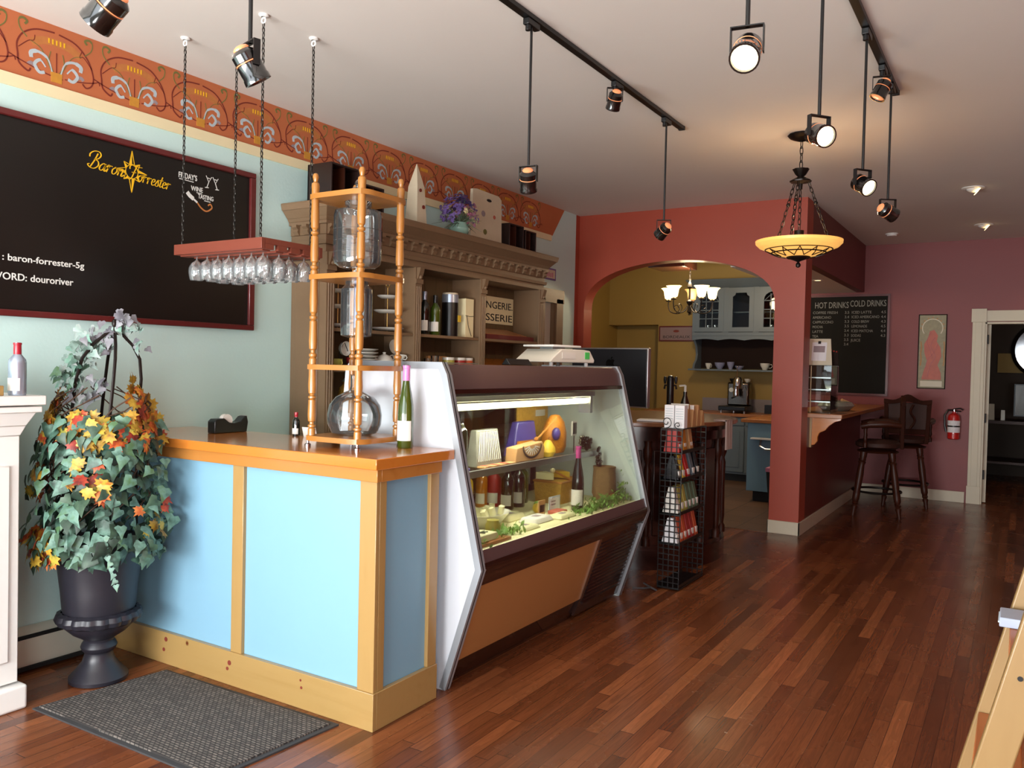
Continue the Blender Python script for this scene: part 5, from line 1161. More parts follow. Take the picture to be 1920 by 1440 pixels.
# --- kitchen chandelier
cxk, cyk = -3.19, 8.9
t = thing('chandelier', 'scrolled iron chandelier with glowing bell shades inside the arch', 'chandelier', (cxk, cyk, 2.58))
m_ = MB(); links(m_, (cxk, cyk, 2.58), (cxk, cyk, 2.43), 0.03, 0.009, 0.003); part('chain', m_, 'iron', t)
part('column', MB().lathe([(0, 2.05), (0.012, 2.06), (0.006, 2.075), (0.025, 2.09), (0.018, 2.12), (0.010, 2.16), (0.03, 2.19), (0.035, 2.21), (0.012, 2.23), (0.010, 2.35), (0.03, 2.37), (0.022, 2.40), (0.008, 2.43), (0, 2.44)], (cxk, cyk, 0), 20), 'iron', t)
for k in range(5):
    a = 0.55 + k*2*PI/5; ca, sa = math.cos(a), math.sin(a); P = lambda r, z: (cxk+r*ca, cyk+r*sa, z)
    ar = part('arm', MB().tube([P(r, z) for r, z in sm([(0.02, 2.16), (0.07, 2.10), (0.15, 2.075), (0.23, 2.10), (0.255, 2.16), (0.255, 2.215)])], 0.006, 6)
        .tube([P(r, z) for r, z in sm([(0.16, 2.08), (0.12, 2.115), (0.13, 2.16), (0.165, 2.17), (0.185, 2.145), (0.165, 2.13)])], 0.004, 6)
        .lathe([(0, 2.21), (0.03, 2.215), (0.032, 2.225), (0.012, 2.235), (0.012, 2.25)], P(0.255, 0), 14), 'iron', t, 'scrolled iron arm')
    on = k != 1
    part('bell_shade', MB().lathe([(0.022, 2.236), (0.042, 2.25), (0.050, 2.29), (0.056, 2.33), (0.075, 2.355), (0.086, 2.362), (0.082, 2.364), (0.05, 2.33), (0.040, 2.27), (0.02, 2.245)], P(0.255, 0), 24), 'shade_on' if on else 'shade_off', ar, 'glowing frosted bell shade')
point('chandelier_lamp', (cxk, cyk, 2.47), 64, (1.0, 0.80, 0.50), 0.12)
# ================================================================== ROUND BAR, RACK, KITCHEN, FAR END
def ell(cx_, cy_, rx, ry, z, n=40, a0=0, a1=360): return [(cx_+rx*math.cos(math.radians(a0+(a1-a0)*i/n)), cy_+ry*math.sin(math.radians(a0+(a1-a0)*i/n))) for i in range(n)]
bx, by = -2.57, 6.17
t = thing('carved_bar', 'round dark carved wooden bar counter behind the display case', 'bar counter', (bx, by, 0))
part('body', MB().prism(ell(bx, by, 0.60, 0.72, 0), 'z', 0.0, 1.03, sm=True), 'darkwood', t)
part('plinth', MB().prism(ell(bx, by, 0.64, 0.76, 0), 'z', 0.0, 0.14, sm=True).prism(ell(bx, by, 0.62, 0.74, 0), 'z', 0.14, 0.17, sm=True), 'darkwood', t)
part('cornice', MB().prism(ell(bx, by, 0.64, 0.77, 0), 'z', 0.93, 1.0, sm=True).prism(ell(bx, by, 0.67, 0.80, 0), 'z', 1.0, 1.035, sm=True), 'darkwood', t)
part('bar_top', MB().prism(ell(bx, by, 0.72, 0.86, 0), 'z', 1.036, 1.068, sm=True), 'bartop', t, 'brown veined bar top', bevel=0.006)
for k in range(12):
    a = math.radians(-100+k*20); x, y = bx+0.615*math.cos(a), by+0.735*math.sin(a)
    part('carved_column', MB().lathe([(0.03, 0.17), (0.03, 0.22), (0.018, 0.24), (0.024, 0.30), (0.020, 0.55), (0.024, 0.72), (0.014, 0.76), (0.03, 0.80), (0.034, 0.86), (0.022, 0.89), (0.03, 0.93)], (x, y, 0), 12), 'darkwood_x', t)
    if k < 11:
        a2 = a + math.radians(10); R3 = Matrix.Translation((bx+0.602*math.cos(a2), by+0.722*math.sin(a2), 0)) @ Matrix.Rotation(a2, 4, 'Z')
        part('raised_panel', MB().box(-0.004, 0.012, -0.07, 0.07, 0.24, 0.86, M_=R3), 'darkwood', t, bevel=0.006)
BT = 1.069
# all in one computer seen from the back
Rm = Matrix.Translation((-2.575, 5.52, BT)) @ Matrix.Rotation(math.radians(-6), 4, 'Z')
t = thing('desktop_computer', 'large black backed aluminium rimmed computer display facing away on the round bar', 'computer', (-2.575, 5.52, BT))
part('screen_shell', MB().box(-0.325, 0.325, -0.012, 0.03, 0.095, 0.525, M_=Rm), 'steel', t, 'aluminium rim', bevel=0.008)
part('back_cover', MB().box(-0.315, 0.315, -0.02, -0.0125, 0.105, 0.515, M_=Rm), 'mac_black', t, 'black back cover', bevel=0.003)
ap = MB(); pts = [(0.0, 0.030), (0.010, 0.034), (0.022, 0.030), (0.029, 0.020)] # apple outline, right half bitten
A_ = [(0, 0.028), (0.009, 0.033), (0.020, 0.031), (0.027, 0.024), (0.020, 0.014), (0.020, 0.003), (0.029, -0.006), (0.024, -0.020), (0.014, -0.030), (0.006, -0.030), (0, -0.027), (-0.006, -0.030), (-0.014, -0.030), (-0.025, -0.017), (-0.031, 0.0), (-0.030, 0.017), (-0.020, 0.030), (-0.009, 0.033)]
Rl = Rm @ Matrix.Translation((0.02, -0.0205, 0.40))
ap.prism([(x*1.25, z*1.25) for x, z in A_], 'y', -0.0015, 0.0, M_=Rl)
part('fruit_logo', ap, 'mac_logo', t, 'glossy bitten fruit emblem')
part('logo_leaf', MB().prism([(0.0, 0.046), (0.006, 0.056), (0.016, 0.062), (0.015, 0.052), (0.008, 0.045)], 'y', -0.0015, 0.0, M_=Rl), 'mac_logo', t, 'leaf of the emblem')
part('stand', MB().prism([(0.04, 0.0), (0.05, 0.01), (-0.02, 0.30), (-0.035, 0.30)], 'x', -0.09, 0.09, M_=Rm @ Matrix.Rotation(0, 4, 'Z')).box(-0.10, 0.10, -0.09, 0.09, 0.0, 0.008, M_=Rm), 'steel', t)
t = thing('keyboard', 'white keyboard lying on the round bar beside the display case', 'keyboard', (-2.24, 5.44, BT), 0.2)
t.location = (-2.24, 5.56, BT); part('tray', MB().box(-0.11, 0.11, -0.05, 0.05, 0, 0.012), 'paper', t, local=True, bevel=0.003); part('keys', MB().box(-0.10, 0.10, -0.042, 0.042, 0.012, 0.016), 'label', t, local=True)
# digital scale and name card on the case top (1.45)
CT = 1.4505
t = thing('counter_scale', 'cream digital weighing scale on top of the display case', 'scale', (-2.38, 4.33, CT))
Rs = Matrix.Translation((-2.38, 4.33, CT)) @ Matrix.Rotation(math.radians(78), 4, 'Z')
part('housing', MB().prism([(-0.20, 0.022), (0.20, 0.022), (0.205, 0.04), (0.16, 0.095), (0.10, 0.10), (-0.10, 0.10), (-0.19, 0.04)], 'y', -0.14, 0.14, M_=Rs), 'scale', t, bevel=0.005)
part('weighing_plate', MB().box(-0.155, 0.10, -0.12, 0.12, 0.112, 0.124, M_=Rs), 'white', t, bevel=0.004)
part('plate_support', MB().box(-0.08, 0.03, -0.05, 0.05, 0.10, 0.112, M_=Rs), 'steel', t)
for x in (-0.16, 0.16):
    for y in (-0.11, 0.11): part('foot', MB().cyl(Rs @ Vector((x, y, 0)), Rs @ Vector((x, y, 0.022)), 0.012, n=12), 'white', t)
part('display', MB().box(0.11, 0.15, -0.1445, -0.1405, 0.045, 0.085, M_=Rs), 'green_lcd', t, 'green display window')
part('button_panel', MB().box(-0.10, 0.02, -0.1435, -0.1405, 0.045, 0.08, M_=Rs), 'label', t)
t = thing('name_card', 'small black name card with white lettering on the display case', 'sign', (-2.33, 3.82, CT))
part('card', MB().prism([(-2.36, CT), (-2.30, CT), (-2.325, CT+0.034), (-2.335, CT+0.034)], 'y', 3.70, 3.93), 'black', t, bevel=0.004)
text('card_lettering', 'BAKATEI', (-2.3155, 3.745, CT+0.012), (0, 1, 0), (-0.59, 0, 0.8), 0.018, 'chalk', t, width=0.14)
solo('clear_tray', MB().box(-2.70, -2.45, 3.30, 3.62, CT, CT+0.006), 'plastic', 'clear plastic tray at the near end of the case top', 'tray', loc=(-2.57, 3.46, CT))

# --- boxes and bags on the near edge of the bar
RT = 1.0615
for x0, lb in ((-1.996, 'narrow white printed box on top of the wire rack, left of two'), (-1.925, 'narrow white printed box on top of the wire rack, right of two')):
    t = thing('white_box', lb, 'box', (x0+0.033, 5.18, RT)); part('carton', MB().box(x0, x0+0.066, 5.15, 5.21, RT, RT+0.15), 'paper', t, bevel=0.002)
    for i in range(5): part('printed_line', MB().box(x0+0.007, x0+0.059, 5.1492, 5.1498, RT+0.06+i*0.016, RT+0.064+i*0.016), 'line_blue', t)
for i, (x, y, h_) in enumerate(((-1.93, 5.27, 0.15), (-1.925, 5.36, 0.14), (-1.925, 5.45, 0.14), (-1.925, 5.54, 0.10))):
    t = thing('kraft_bag', ('kraft paper bag right behind the white boxes on the wire rack', 'second kraft bag behind the white boxes on the wire rack', 'third kraft bag behind the white boxes on the wire rack', 'low kraft bag at the far end of the wire rack top')[i], 'paper bag', (x, y, RT))
    part('bag', MB().frus((x-0.06, x+0.06, y-0.036, y+0.036), (x-0.06, x+0.06, y-0.012, y+0.012), RT, RT+h_), 'kraft', t); part('folded_top', MB().box(x-0.061, x+0.061, y-0.016, y-0.012, RT+h_-0.03, RT+h_+0.006), 'label' if i < 2 else 'kraft', t)

# --- wire grid rack
WR = (-2.0, -1.855, 5.11, 5.58)
t = thing('wire_rack', 'tall narrow black wire grid rack with hanging packets beside the bar', 'wire rack', (-1.93, 5.34, 0))
def grid(y, z1):
    m_ = MB(); nx = 4; x0, x1 = WR[0], WR[1]
    for i in range(nx+1): x = x0+(x1-x0)*i/nx; m_.box(x-0.003, x+0.003, y-0.002, y+0.002, 0.012, z1)
    k = int((z1-0.02)/0.0365)
    for i in range(k+1): z = 0.014+i*(z1-0.02)/k; m_.box(x0-0.003, x1+0.003, y-0.0035, y+0.0035, z-0.003, z+0.003)
    return m_
part('grid_panel', grid(WR[2], 1.055), 'black', t, 'black wire grid end panel'); part('grid_panel', grid(WR[3], 1.055), 'black', t, 'black wire grid end panel')
for y in (WR[2], WR[3]):
    m_ = MB(); sp = []
    for i in range(26): a = -PI/2 - i*0.33; r = 0.038*(1-i/32); sp.append((-1.965 + r*math.cos(a)*-1, y, 1.062+0.038 + r*math.sin(a)))
    m_.tube(sp, 0.003, 6); sp = []
    for i in range(22): a = -PI/2 + i*0.36; r = 0.022*(1-i/28); sp.append((-1.888 + r*math.cos(a)*-1, y, 1.062+0.022 + r*math.sin(a)))
    m_.tube(sp, 0.003, 6); 
    part('scroll_top', m_, 'black', t, 'curled wire finial')
part('top_shelf', MB().box(WR[0]-0.002, WR[1]+0.002, WR[2]+0.004, WR[3]+0.004, 1.056, 1.061), 'black', t)
for z in (0.02, 0.30, 0.50, 0.72, 0.90): 
    part('wire_shelf', MB().box(WR[0]+0.004, WR[1]-0.004, WR[2]+0.004, WR[3]-0.004, z-0.004, z).box(WR[0], WR[0]+0.004, WR[2]+0.004, WR[3]-0.004, z, z+0.02).box(WR[1]-0.004, WR[1], WR[2]+0.004, WR[3]-0.004, z, z+0.02), 'black', t)
for x in (WR[0], WR[1]): part('side_wire', MB().cyl((x, WR[2], 0.012), (x, WR[3], 0.012), 0.004, n=8), 'black', t)
def packet(x, y, z, sx, sy, h_, mat, label, taper=0.4, m2=None):
    t = thing('food_packet', label, 'packet', (x, y, z)); part('pouch', MB().frus((x-sx, x+sx, y-sy, y+sy), (x-sx*taper, x+sx*taper, y-sy*0.9, y+sy*0.9), z, z+h_), mat, t, bevel=0.003)
    part('packet_label', MB().box(x+sx*0.55, x+sx*0.92, y-sy*0.6, y+sy*0.6, z+h_*0.12, z+h_*0.36), m2 or 'label', t); return t
for i, (y, c_) in enumerate(((5.15, 'line_red' if False else 'canred'), (5.24, 'net'), (5.36, 'kraft'))):
    packet(-1.93, y, 0.905, 0.055, 0.032, 0.15, c_, ('red printed packet at the front of the top shelf of the wire rack', 'orange dotted packet in the middle of the top rack shelf', 'tan packet at the back of the top rack shelf')[i], 0.6)
for i, (y, c_) in enumerate(((5.15, 'mac_black'), (5.23, 'cheese'), (5.32, 'ext_red'), (5.42, 'bluegrey'), (5.51, 'mac_black'))):
    packet(-1.93, y, 0.725, 0.055, 0.028, 0.155, c_, ('dark packet at the front of the second rack shelf', 'yellow pouch on the second rack shelf', 'bright red pouch on the second rack shelf', 'grey pouch on the second rack shelf', 'dark pouch at the back of the second rack shelf')[i], 0.25)
for i in range(6):
    packet(-1.93, 5.15+0.072*i, 0.505, 0.055, 0.026, 0.17, ('label', 'canolive', 'canolive', 'stem', 'stem', 'stem')[i], ('white pouch at the front of the third rack shelf', 'olive pouch second on the third rack shelf', 'olive pouch third on the third rack shelf', 'green pouch fourth on the third rack shelf', 'green pouch fifth on the third rack shelf', 'green pouch at the back of the third rack shelf')[i], 0.3)
for i in range(6):
    packet(-1.93, 5.15+0.072*i, 0.305, 0.055, 0.026, 0.165, ('paper', 'terracot', 'terracot', 'canred', 'canred', 'terracot')[i], ('white pouch at the front of the fourth rack shelf', 'orange pouch second on the fourth rack shelf', 'orange pouch third on the fourth rack shelf', 'red pouch fourth on the fourth rack shelf', 'red pouch fifth on the fourth rack shelf', 'orange pouch at the back of the fourth rack shelf')[i], 0.35)
# cable and plug between case and bar
solo('power_cable', MB().tube([(-2.12, 4.98, 0.012), (-2.05, 5.02, 0.012), (-2.0, 5.0, 0.03), (-1.97, 5.02, 0.012), (-2.02, 5.06, 0.012), (-2.08, 5.07, 0.03)], 0.006, 6), 'mat_edge', 'dark cable curled on the floor beside the display case', 'cable')

# ================================================================== KITCHEN
KF = 10.60; WL = -3.62
t = thing('base_cabinet', 'blue grey kitchen base cabinet with two doors under the wood worktop', 'cabinet', (-3.1, 10.9, 0))
part('carcass', MB().box(-3.66, -2.40, KF+0.02, KY-0.004, 0.10, 0.845), 'bluegrey', t)
part('toe_kick', MB().box(-3.62, -2.42, KF+0.07, KY-0.004, 0.0, 0.10), 'black_matte', t)
for i, (a, b) in enumerate(((-3.63, -3.34), (-3.32, -3.02), (-3.00, -2.72), (-2.70, -2.42))):
    d_ = part('door', MB().box(a, b, KF, KF+0.018, 0.13, 0.72), 'bluegrey', t, bevel=0.003)
    part('door_panel', MB().box(a+0.055, b-0.055, KF-0.006, KF, 0.19, 0.66), 'bluegrey', d_, bevel=0.005)
    hx = b-0.035 if i % 2 == 0 else a+0.035
    part('handle', MB().tube([(hx, KF, 0.66), (hx, KF-0.025, 0.65), (hx, KF-0.025, 0.56), (hx, KF, 0.55)], 0.006, 8), 'black', d_, 'black pull handle')
    part('drawer', MB().box(a, b, KF, KF+0.018, 0.735, 0.835), 'bluegrey', t, bevel=0.003)
solo('kitchen_worktop', MB().box(-4.4, -2.37, KF-0.03, KY-0.003, 0.846, 0.885), 'butcher', 'long wooden kitchen worktop along the olive wall', 'worktop', bevel=0.004)
solo('wooden_cupboard', MB().box(-4.4, -3.68, KF+0.03, KY-0.004, 0.0, 0.845), 'niche', 'dark lower cupboard at the left of the kitchen run', 'cupboard', bevel=0.004)
solo('backsplash', MB().box(-3.78, -2.37, KY-0.02, KY-0.004, 0.886, 1.06), pm('lilac_grey_stone', '#857a7c', 0.4), 'low lilac grey backsplash behind the espresso machine', 'backsplash')
# wall cupboard with shelf
KC = 10.85; U0, U1 = -3.84, -2.42
t = thing('wall_cupboard', 'blue grey wall cupboard with glazed doors and a plate shelf below', 'wall cupboard', (-3.2, KY, 1.5))
m_ = MB(); m_.box(U0, U0+0.03, KC+0.03, KY-0.004, 1.92, 2.55); m_.box(U1-0.03, U1, KC+0.03, KY-0.004, 1.92, 2.55); m_.box(U0, U1, KC+0.03, KY-0.004, 1.90, 1.93); m_.box(U0, U1, KC+0.03, KY-0.004, 2.52, 2.55); m_.box(U0+0.03, U1-0.03, KC+0.15, KY-0.02, 2.22, 2.235)
part('carcass', m_, 'bluegrey', t); part('back', MB().box(U0+0.03, U1-0.03, KY-0.02, KY-0.006, 1.93, 2.52), 'niche', t)
part('crown', MB().frus((U0-0.01, U1+0.01, KC+0.02, KY-0.004), (U0-0.09, U1+0.09, KC-0.08, KY-0.004), 2.55, 2.66), 'bluegrey', t, bevel=0.004)
# face frame with valance
Wd = (U1-U0)
val = [(U0, 1.84)] + [(U0 + Wd*i/40, 1.845 + 0.018*abs(math.sin(PI*i/40*4))) for i in range(41)] + [(U1, 1.915), (U0, 1.915)]
part('valance', MB().prism(val[1:], 'y', KC+0.005, KC+0.03), 'bluegrey', t, 'scalloped lower valance')
part('face_rail', MB().box(U0, U1, KC, KC+0.03, 1.905, 1.955), 'bluegrey', t, bevel=0.003)
for a, b in ((U0, U0+0.035), (U0+0.425, U0+0.495), (U0+0.825, U0+0.895), (U1-0.14, U1)): part('face_stile', MB().box(a, b, KC+0.004, KC+0.03, 1.955, 2.55), 'bluegrey', t)
dx = [U0+0.01, U0+0.40, U0+0.46, U0+0.86, U0+0.90, U0+1.30]
for i, (a, b) in enumerate(((U0+0.03, U0+0.43), (U0+0.49, U0+0.83), (U0+0.89, U0+1.29))):
    m_ = MB(); z0, z1 = 1.96, 2.545; s_ = 0.07 if i != 1 else 0.06
    m_.box(a, a+s_, KC, KC+0.028, z0, z1); m_.box(b-s_, b, KC, KC+0.028, z0, z1); m_.box(a+s_, b-s_, KC, KC+0.028, z0, z0+0.06)
    n = 10; c_ = (a+b)/2; hw_ = (b-a)/2-s_
    P_ = [(a+s_, z1)] + [(c_-hw_*math.cos(PI*q/n), z1-0.16+0.10*math.sin(PI*q/n)) for q in range(n+1)] + [(b-s_, z1)]
    if i == 1: P_ = [(a+s_, z1), (a+s_, z1-0.12), (a+s_+0.03, z1-0.10), (a+s_+0.04, z1-0.07), (b-s_-0.04, z1-0.07), (b-s_-0.03, z1-0.10), (b-s_, z1-0.12), (b-s_, z1)]
    m_.prism(P_, 'y', KC, KC+0.028)
    d_ = part('door', m_, 'bluegrey', t); part('glass_pane', MB().box(a+s_, b-s_, KC+0.012, KC+0.015, z0+0.06, z1-0.05), 'cab_glass', d_)
    if i != 1:
        g_ = MB()
        for q in (1, 2): x = a+s_+(b-a-2*s_)*q/3; g_.box(x-0.005, x+0.005, KC+0.004, KC+0.02, z0+0.06, z1-0.09)
        for q in (1, 2, 3): z = z0+0.06+0.115*q; g_.box(a+s_, b-s_, KC+0.004, KC+0.02, z-0.005, z+0.005)
        g_.tube([(a+s_, KC+0.012, z1-0.18), (c_-hw_*0.5, KC+0.012, z1-0.12), (c_, KC+0.012, z1-0.08)], 0.005, 5); g_.tube([(b-s_, KC+0.012, z1-0.18), (c_+hw_*0.5, KC+0.012, z1-0.12), (c_, KC+0.012, z1-0.08)], 0.005, 5)
        part('glazing_bars', g_, 'white' if False else 'bluegrey', d_)
part('niche_back', MB().box(U0+0.03, U1-0.03, KY-0.03, KY-0.006, 1.47, 1.90), 'niche', t, 'dark boarded back of the open niche')
for x in (U0, U1-0.03):
    part('scrolled_bracket', MB().prism([(KY-0.005, 1.46), (KY-0.30, 1.46), (KY-0.28, 1.52), (KY-0.20, 1.58), (KY-0.17, 1.66), (KY-0.20, 1.76), (KY-0.28, 1.84), (KY-0.31, 1.90), (KY-0.005, 1.90)], 'x', x, x+0.028), 'bluegrey', t)
part('plate_shelf', MB().box(U0-0.05, U1+0.05, KY-0.34, KY-0.005, 1.435, 1.458), 'bluegrey', t, bevel=0.003)
for i, (x, w_, c_, nm, lb) in enumerate(((-3.66, 0.04, 'china', 0.08, 'small white mug at the left end of the plate shelf'), (-3.50, 0.07, 'china_blue', 0.09, 'wide blue patterned cup stack on the plate shelf'), (-3.35, 0.05, 'china_blue', 0.10, 'tall blue patterned mug on the plate shelf'), (-3.23, 0.06, 'china_blue', 0.05, 'low blue patterned bowl on the plate shelf'), (-2.89, 0.065, 'china', 0.09, 'white patterned cup right of the espresso machine spout on the plate shelf'), (-2.70, 0.07, 'china_green', 0.075, 'mint green bowl on the plate shelf'), (-2.52, 0.05, 'cheese', 0.05, 'yellow dish at the right end of the plate shelf'))):
    cup('shelf_cup', (x, KY-0.17, 1.4585), w_, nm, c_, lb, 'cups on the plate shelf', handle=(c_ == 'china'))
for i in range(9):
    k3 = ((-3.69, 0), (-3.59, 0), (-3.52, 0), (-2.83, 0), (-2.75, 0), (-2.66, 0), (-3.66, 1), (-3.55, 1), (-2.78, 1))[i]
    if i < 6: solo('stemmed_goblet', MB().lathe([(0.025, 0), (0.004, 0.006), (0.004, 0.05), (0.03, 0.08), (0.033, 0.13)], (k3[0], 11.06, 1.931), 14), 'stem_glass', ('goblet at the far left inside the wall cupboard', 'second goblet from the left inside the wall cupboard', 'third goblet from the left inside the wall cupboard', 'left goblet behind the right glazed door', 'middle goblet behind the right glazed door', 'right goblet behind the right glazed door')[i], 'goblet', loc=(k3[0], 11.06, 1.931))
# bordeaux sign
t = thing('wine_sign', 'framed grey sign with dark capitals on the olive kitchen wall', 'sign', (-4.1, KY, 1.97))
part('frame', MB().box(-4.47+0.02, -3.935, KY-0.02, KY-0.004, 1.84, 2.06), 'board_frame', t, bevel=0.002); part('face', MB().box(-4.43, -3.955, KY-0.0225, KY-0.0195, 1.86, 2.04), pm('sign_face', '#8a7272', 0.5), t)
text('sign_lettering', 'BORDEAUX', (-4.39, KY-0.0235, 1.885), (1, 0, 0), (0, 0, 1), 0.055, 'black_matte', t, width=0.40)
part('small_crest', MB().ball((-4.19, KY-0.023, 1.985), (0.045, 0.001, 0.018), 12), 'line_brown', t)
# espresso machine
ex, ey, ez = -3.20, 10.93, 0.886
t = thing('espresso_machine', 'chrome espresso machine with a lever on the kitchen worktop', 'espresso machine', (ex, ey, ez))
part('base_tray', MB().box(ex-0.20, ex+0.16, ey-0.24, ey+0.15, ez+0.03, ez+0.09), 'black', t, bevel=0.01)
for sx in (-0.17, 0.0, 0.14): part('foot', MB().cyl((ex+sx, ey-0.20, ez), (ex+sx, ey-0.20, ez+0.03), 0.015, n=12), 'chrome', t)
part('body', MB().box(ex-0.15, ex+0.14, ey-0.02, ey+0.14, ez+0.09, ez+0.40), 'espresso_steel', t, bevel=0.02)
part('boiler', MB().lathe([(0, ez+0.32), (0.06, ez+0.32), (0.06, ez+0.44), (0.04, ez+0.47), (0, ez+0.48)], (ex, ey-0.06, 0), 24), 'chrome', t, 'domed chrome boiler')
part('group_head', MB().lathe([(0, ez+0.22), (0.035, ez+0.22), (0.04, ez+0.27), (0.03, ez+0.30), (0.045, ez+0.36)], (ex, ey-0.12, 0), 20), 'chrome', t)
part('portafilter', MB().cyl((ex, ey-0.12, ez+0.22), (ex-0.01, ey-0.26, ez+0.20), 0.012, n=12), 'black', t)
part('lever', MB().tube([(ex, ey-0.10, ez+0.46), (ex+0.01, ey-0.12, ez+0.60)], [0.006, 0.004], 8).ball((ex+0.01, ey-0.12, ez+0.61), 0.012), 'chrome', t)
part('steam_wand', MB().tube([(ex+0.10, ey-0.06, ez+0.35), (ex+0.14, ey-0.12, ez+0.30), (ex+0.15, ey-0.14, ez+0.13)], 0.005, 8), 'chrome', t)
part('gauge', MB().cyl((ex-0.09, ey-0.04, ez+0.30), (ex-0.09, ey-0.02, ez+0.30), 0.03, n=18), 'china', t)
for i, (sx, c_) in enumerate(((-0.11, 'black'), (0.09, 'china'))): 
    cup('espresso_cup', (ex+sx, ey+0.06, ez+0.401), 0.035, 0.05, c_, ('dark cup on top of the espresso machine', 'white cup on top of the espresso machine')[i])
part_box = solo('dark_canister', MB().box(-2.86, -2.74, 10.95, 11.07, 0.886, 1.0), 'black', 'dark square canister right of the espresso machine', 'canister', loc=(-2.8, 11, 0.886))
# beer tap and pump bottle on the rear of the round bar
t = thing('beer_tap', 'slim black beer tap tower with two handles behind the paper bags', 'beer tap', (-2.20, 6.30, BT))
part('column', MB().cyl((-2.36, 6.2, BT), (-2.36, 6.2, BT+0.30), 0.028, n=18).ball((-2.36, 6.2, BT+0.30), 0.03), 'black', t)
for s_ in (-1, 1): part('tap_arm', MB().tube([(-2.36, 6.2, BT+0.25), (-2.36+s_*0.045, 6.2, BT+0.25), (-2.36+s_*0.05, 6.2, BT+0.22)], 0.008, 8), 'black', t); part('tap_handle', MB().lathe([(0, 0), (0.008, 0), (0.013, 0.03), (0.011, 0.055), (0, 0.06)], (-2.36+s_*0.045, 6.2, BT+0.262), 12), 'black', t)
t = thing('pump_bottle', 'dark conical pump bottle beside the beer tap', 'bottle', (-2.28, 6.32, BT))
part('body', MB().lathe([(0, BT), (0.05, BT), (0.052, BT+0.06), (0.016, BT+0.17), (0.016, BT+0.20)], (-2.28, 6.32, 0), 20), 'bottle_dark', t); part('pump', MB().cyl((-2.28, 6.32, BT+0.20), (-2.28, 6.32, BT+0.25), 0.01, n=10).tube([(-2.28, 6.32, BT+0.25), (-2.33, 6.32, BT+0.245)], 0.007, 6), 'china', t)
# towel beside the wire rack hanging on the bar
t = thing('hanging_towel', 'pale pinkish towel hanging over the end of the bar behind the wire rack', 'towel', (-1.95, 6.1, 0.9))
def cloth(x, y0, y1, z0, z1, th=0.006):
    m_ = MB(); A_ = []; n = 14
    for i in range(n+1):
        y = y0+(y1-y0)*i/n; dx_ = 0.008*math.sin(i*1.3); A_.append((m_.v((x+dx_, y, z0)), m_.v((x+dx_*0.4, y, z1)), m_.v((x+dx_+th, y, z0)), m_.v((x+dx_*0.4+th, y, z1))))
    for i in range(n):
        a, b = A_[i], A_[i+1]; m_.face([a[0], b[0], b[1], a[1]]); m_.face([a[2], a[3], b[3], b[2]]); m_.face([a[1], b[1], b[3], a[3]]); m_.face([a[0], a[2], b[2], b[0]])
    for a in (A_[0], A_[-1]): m_.face([a[0], a[1], a[3], a[2]])
    return m_
part('cloth', cloth(-1.842, 5.98, 6.14, 0.86, 1.081, 0.008), pm('pinkish_towel', '#a08c84', 0.9), t, 'pinkish cotton cloth')
part('fold_over_top', MB().box(-1.93, -1.832, 5.98, 6.14, BT+0.0005, BT+0.012), pm('pinkish_towel_top', '#a08c84', 0.9), t)
# island end under the bar
t = thing('bar_back_cabinet', 'dusty blue cabinet end behind the column with a wooden top', 'cabinet', (-2.2, 9.9, 0))
part('carcass', MB().box(-2.56, -1.80, 9.12, 10.55, 0.12, 0.875), 'blue_end', t, bevel=0.004); part('toe_kick', MB().box(-2.50, -1.84, 9.18, 10.5, 0, 0.12), 'black_matte', t)
part('worktop', MB().box(-2.62, -1.80, 9.06, 10.58, 0.877, 0.915), 'butcher', t, bevel=0.004)
part('ledge', MB().box(-2.50, -2.05, 9.02, 9.12, 0.70, 0.715), 'white', t, 'white ledge with a towel bar'); part('towel_bar', MB().tube([(-2.40, 9.10, 0.70), (-2.40, 9.04, 0.63), (-2.33, 9.0, 0.60), (-2.18, 9.0, 0.60), (-2.12, 9.04, 0.63), (-2.12, 9.10, 0.70)], 0.012, 8), 'steel', t)
t = thing('waste_bin', 'dark waste bin with a pink liner behind the column', 'bin', (-2.05, 8.9, 0)); part('bin', MB().frus((-2.2, -1.9, 8.70, 8.98), (-2.23, -1.88, 8.67, 9.0), 0.005, 0.42), 'black_matte', t); part('liner', MB().box(-2.235, -1.875, 8.665, 9.005, 0.40, 0.44), 'petal2', t)

# --- bar top with corbel beside the column
t = thing('bar_ledge', 'long wooden bar ledge on the red half wall behind the column', 'bar ledge', (-1.55, 9.2, 1.04))
part('ledge', MB().box(-1.90, -1.34, AY1+0.062, FY-0.003, 1.036, 1.075), 'butcher', t, bevel=0.005)
part('corbel', MB().prism([(-1.634, 1.035), (-1.36, 1.035), (-1.37, 1.015), (-1.42, 1.0), (-1.47, 0.96), (-1.50, 0.92), (-1.55, 0.895), (-1.565, 0.86), (-1.565, 0.82), (-1.59, 0.785), (-1.634, 0.775)], 'y', 7.85, 7.90), 'pine_top', t, 'curved wooden corbel', bevel=0.003)
part('corbel_backing', MB().box(-1.634, -1.615, 7.83, 7.92, 0.76, 1.035), 'pine_v', t)
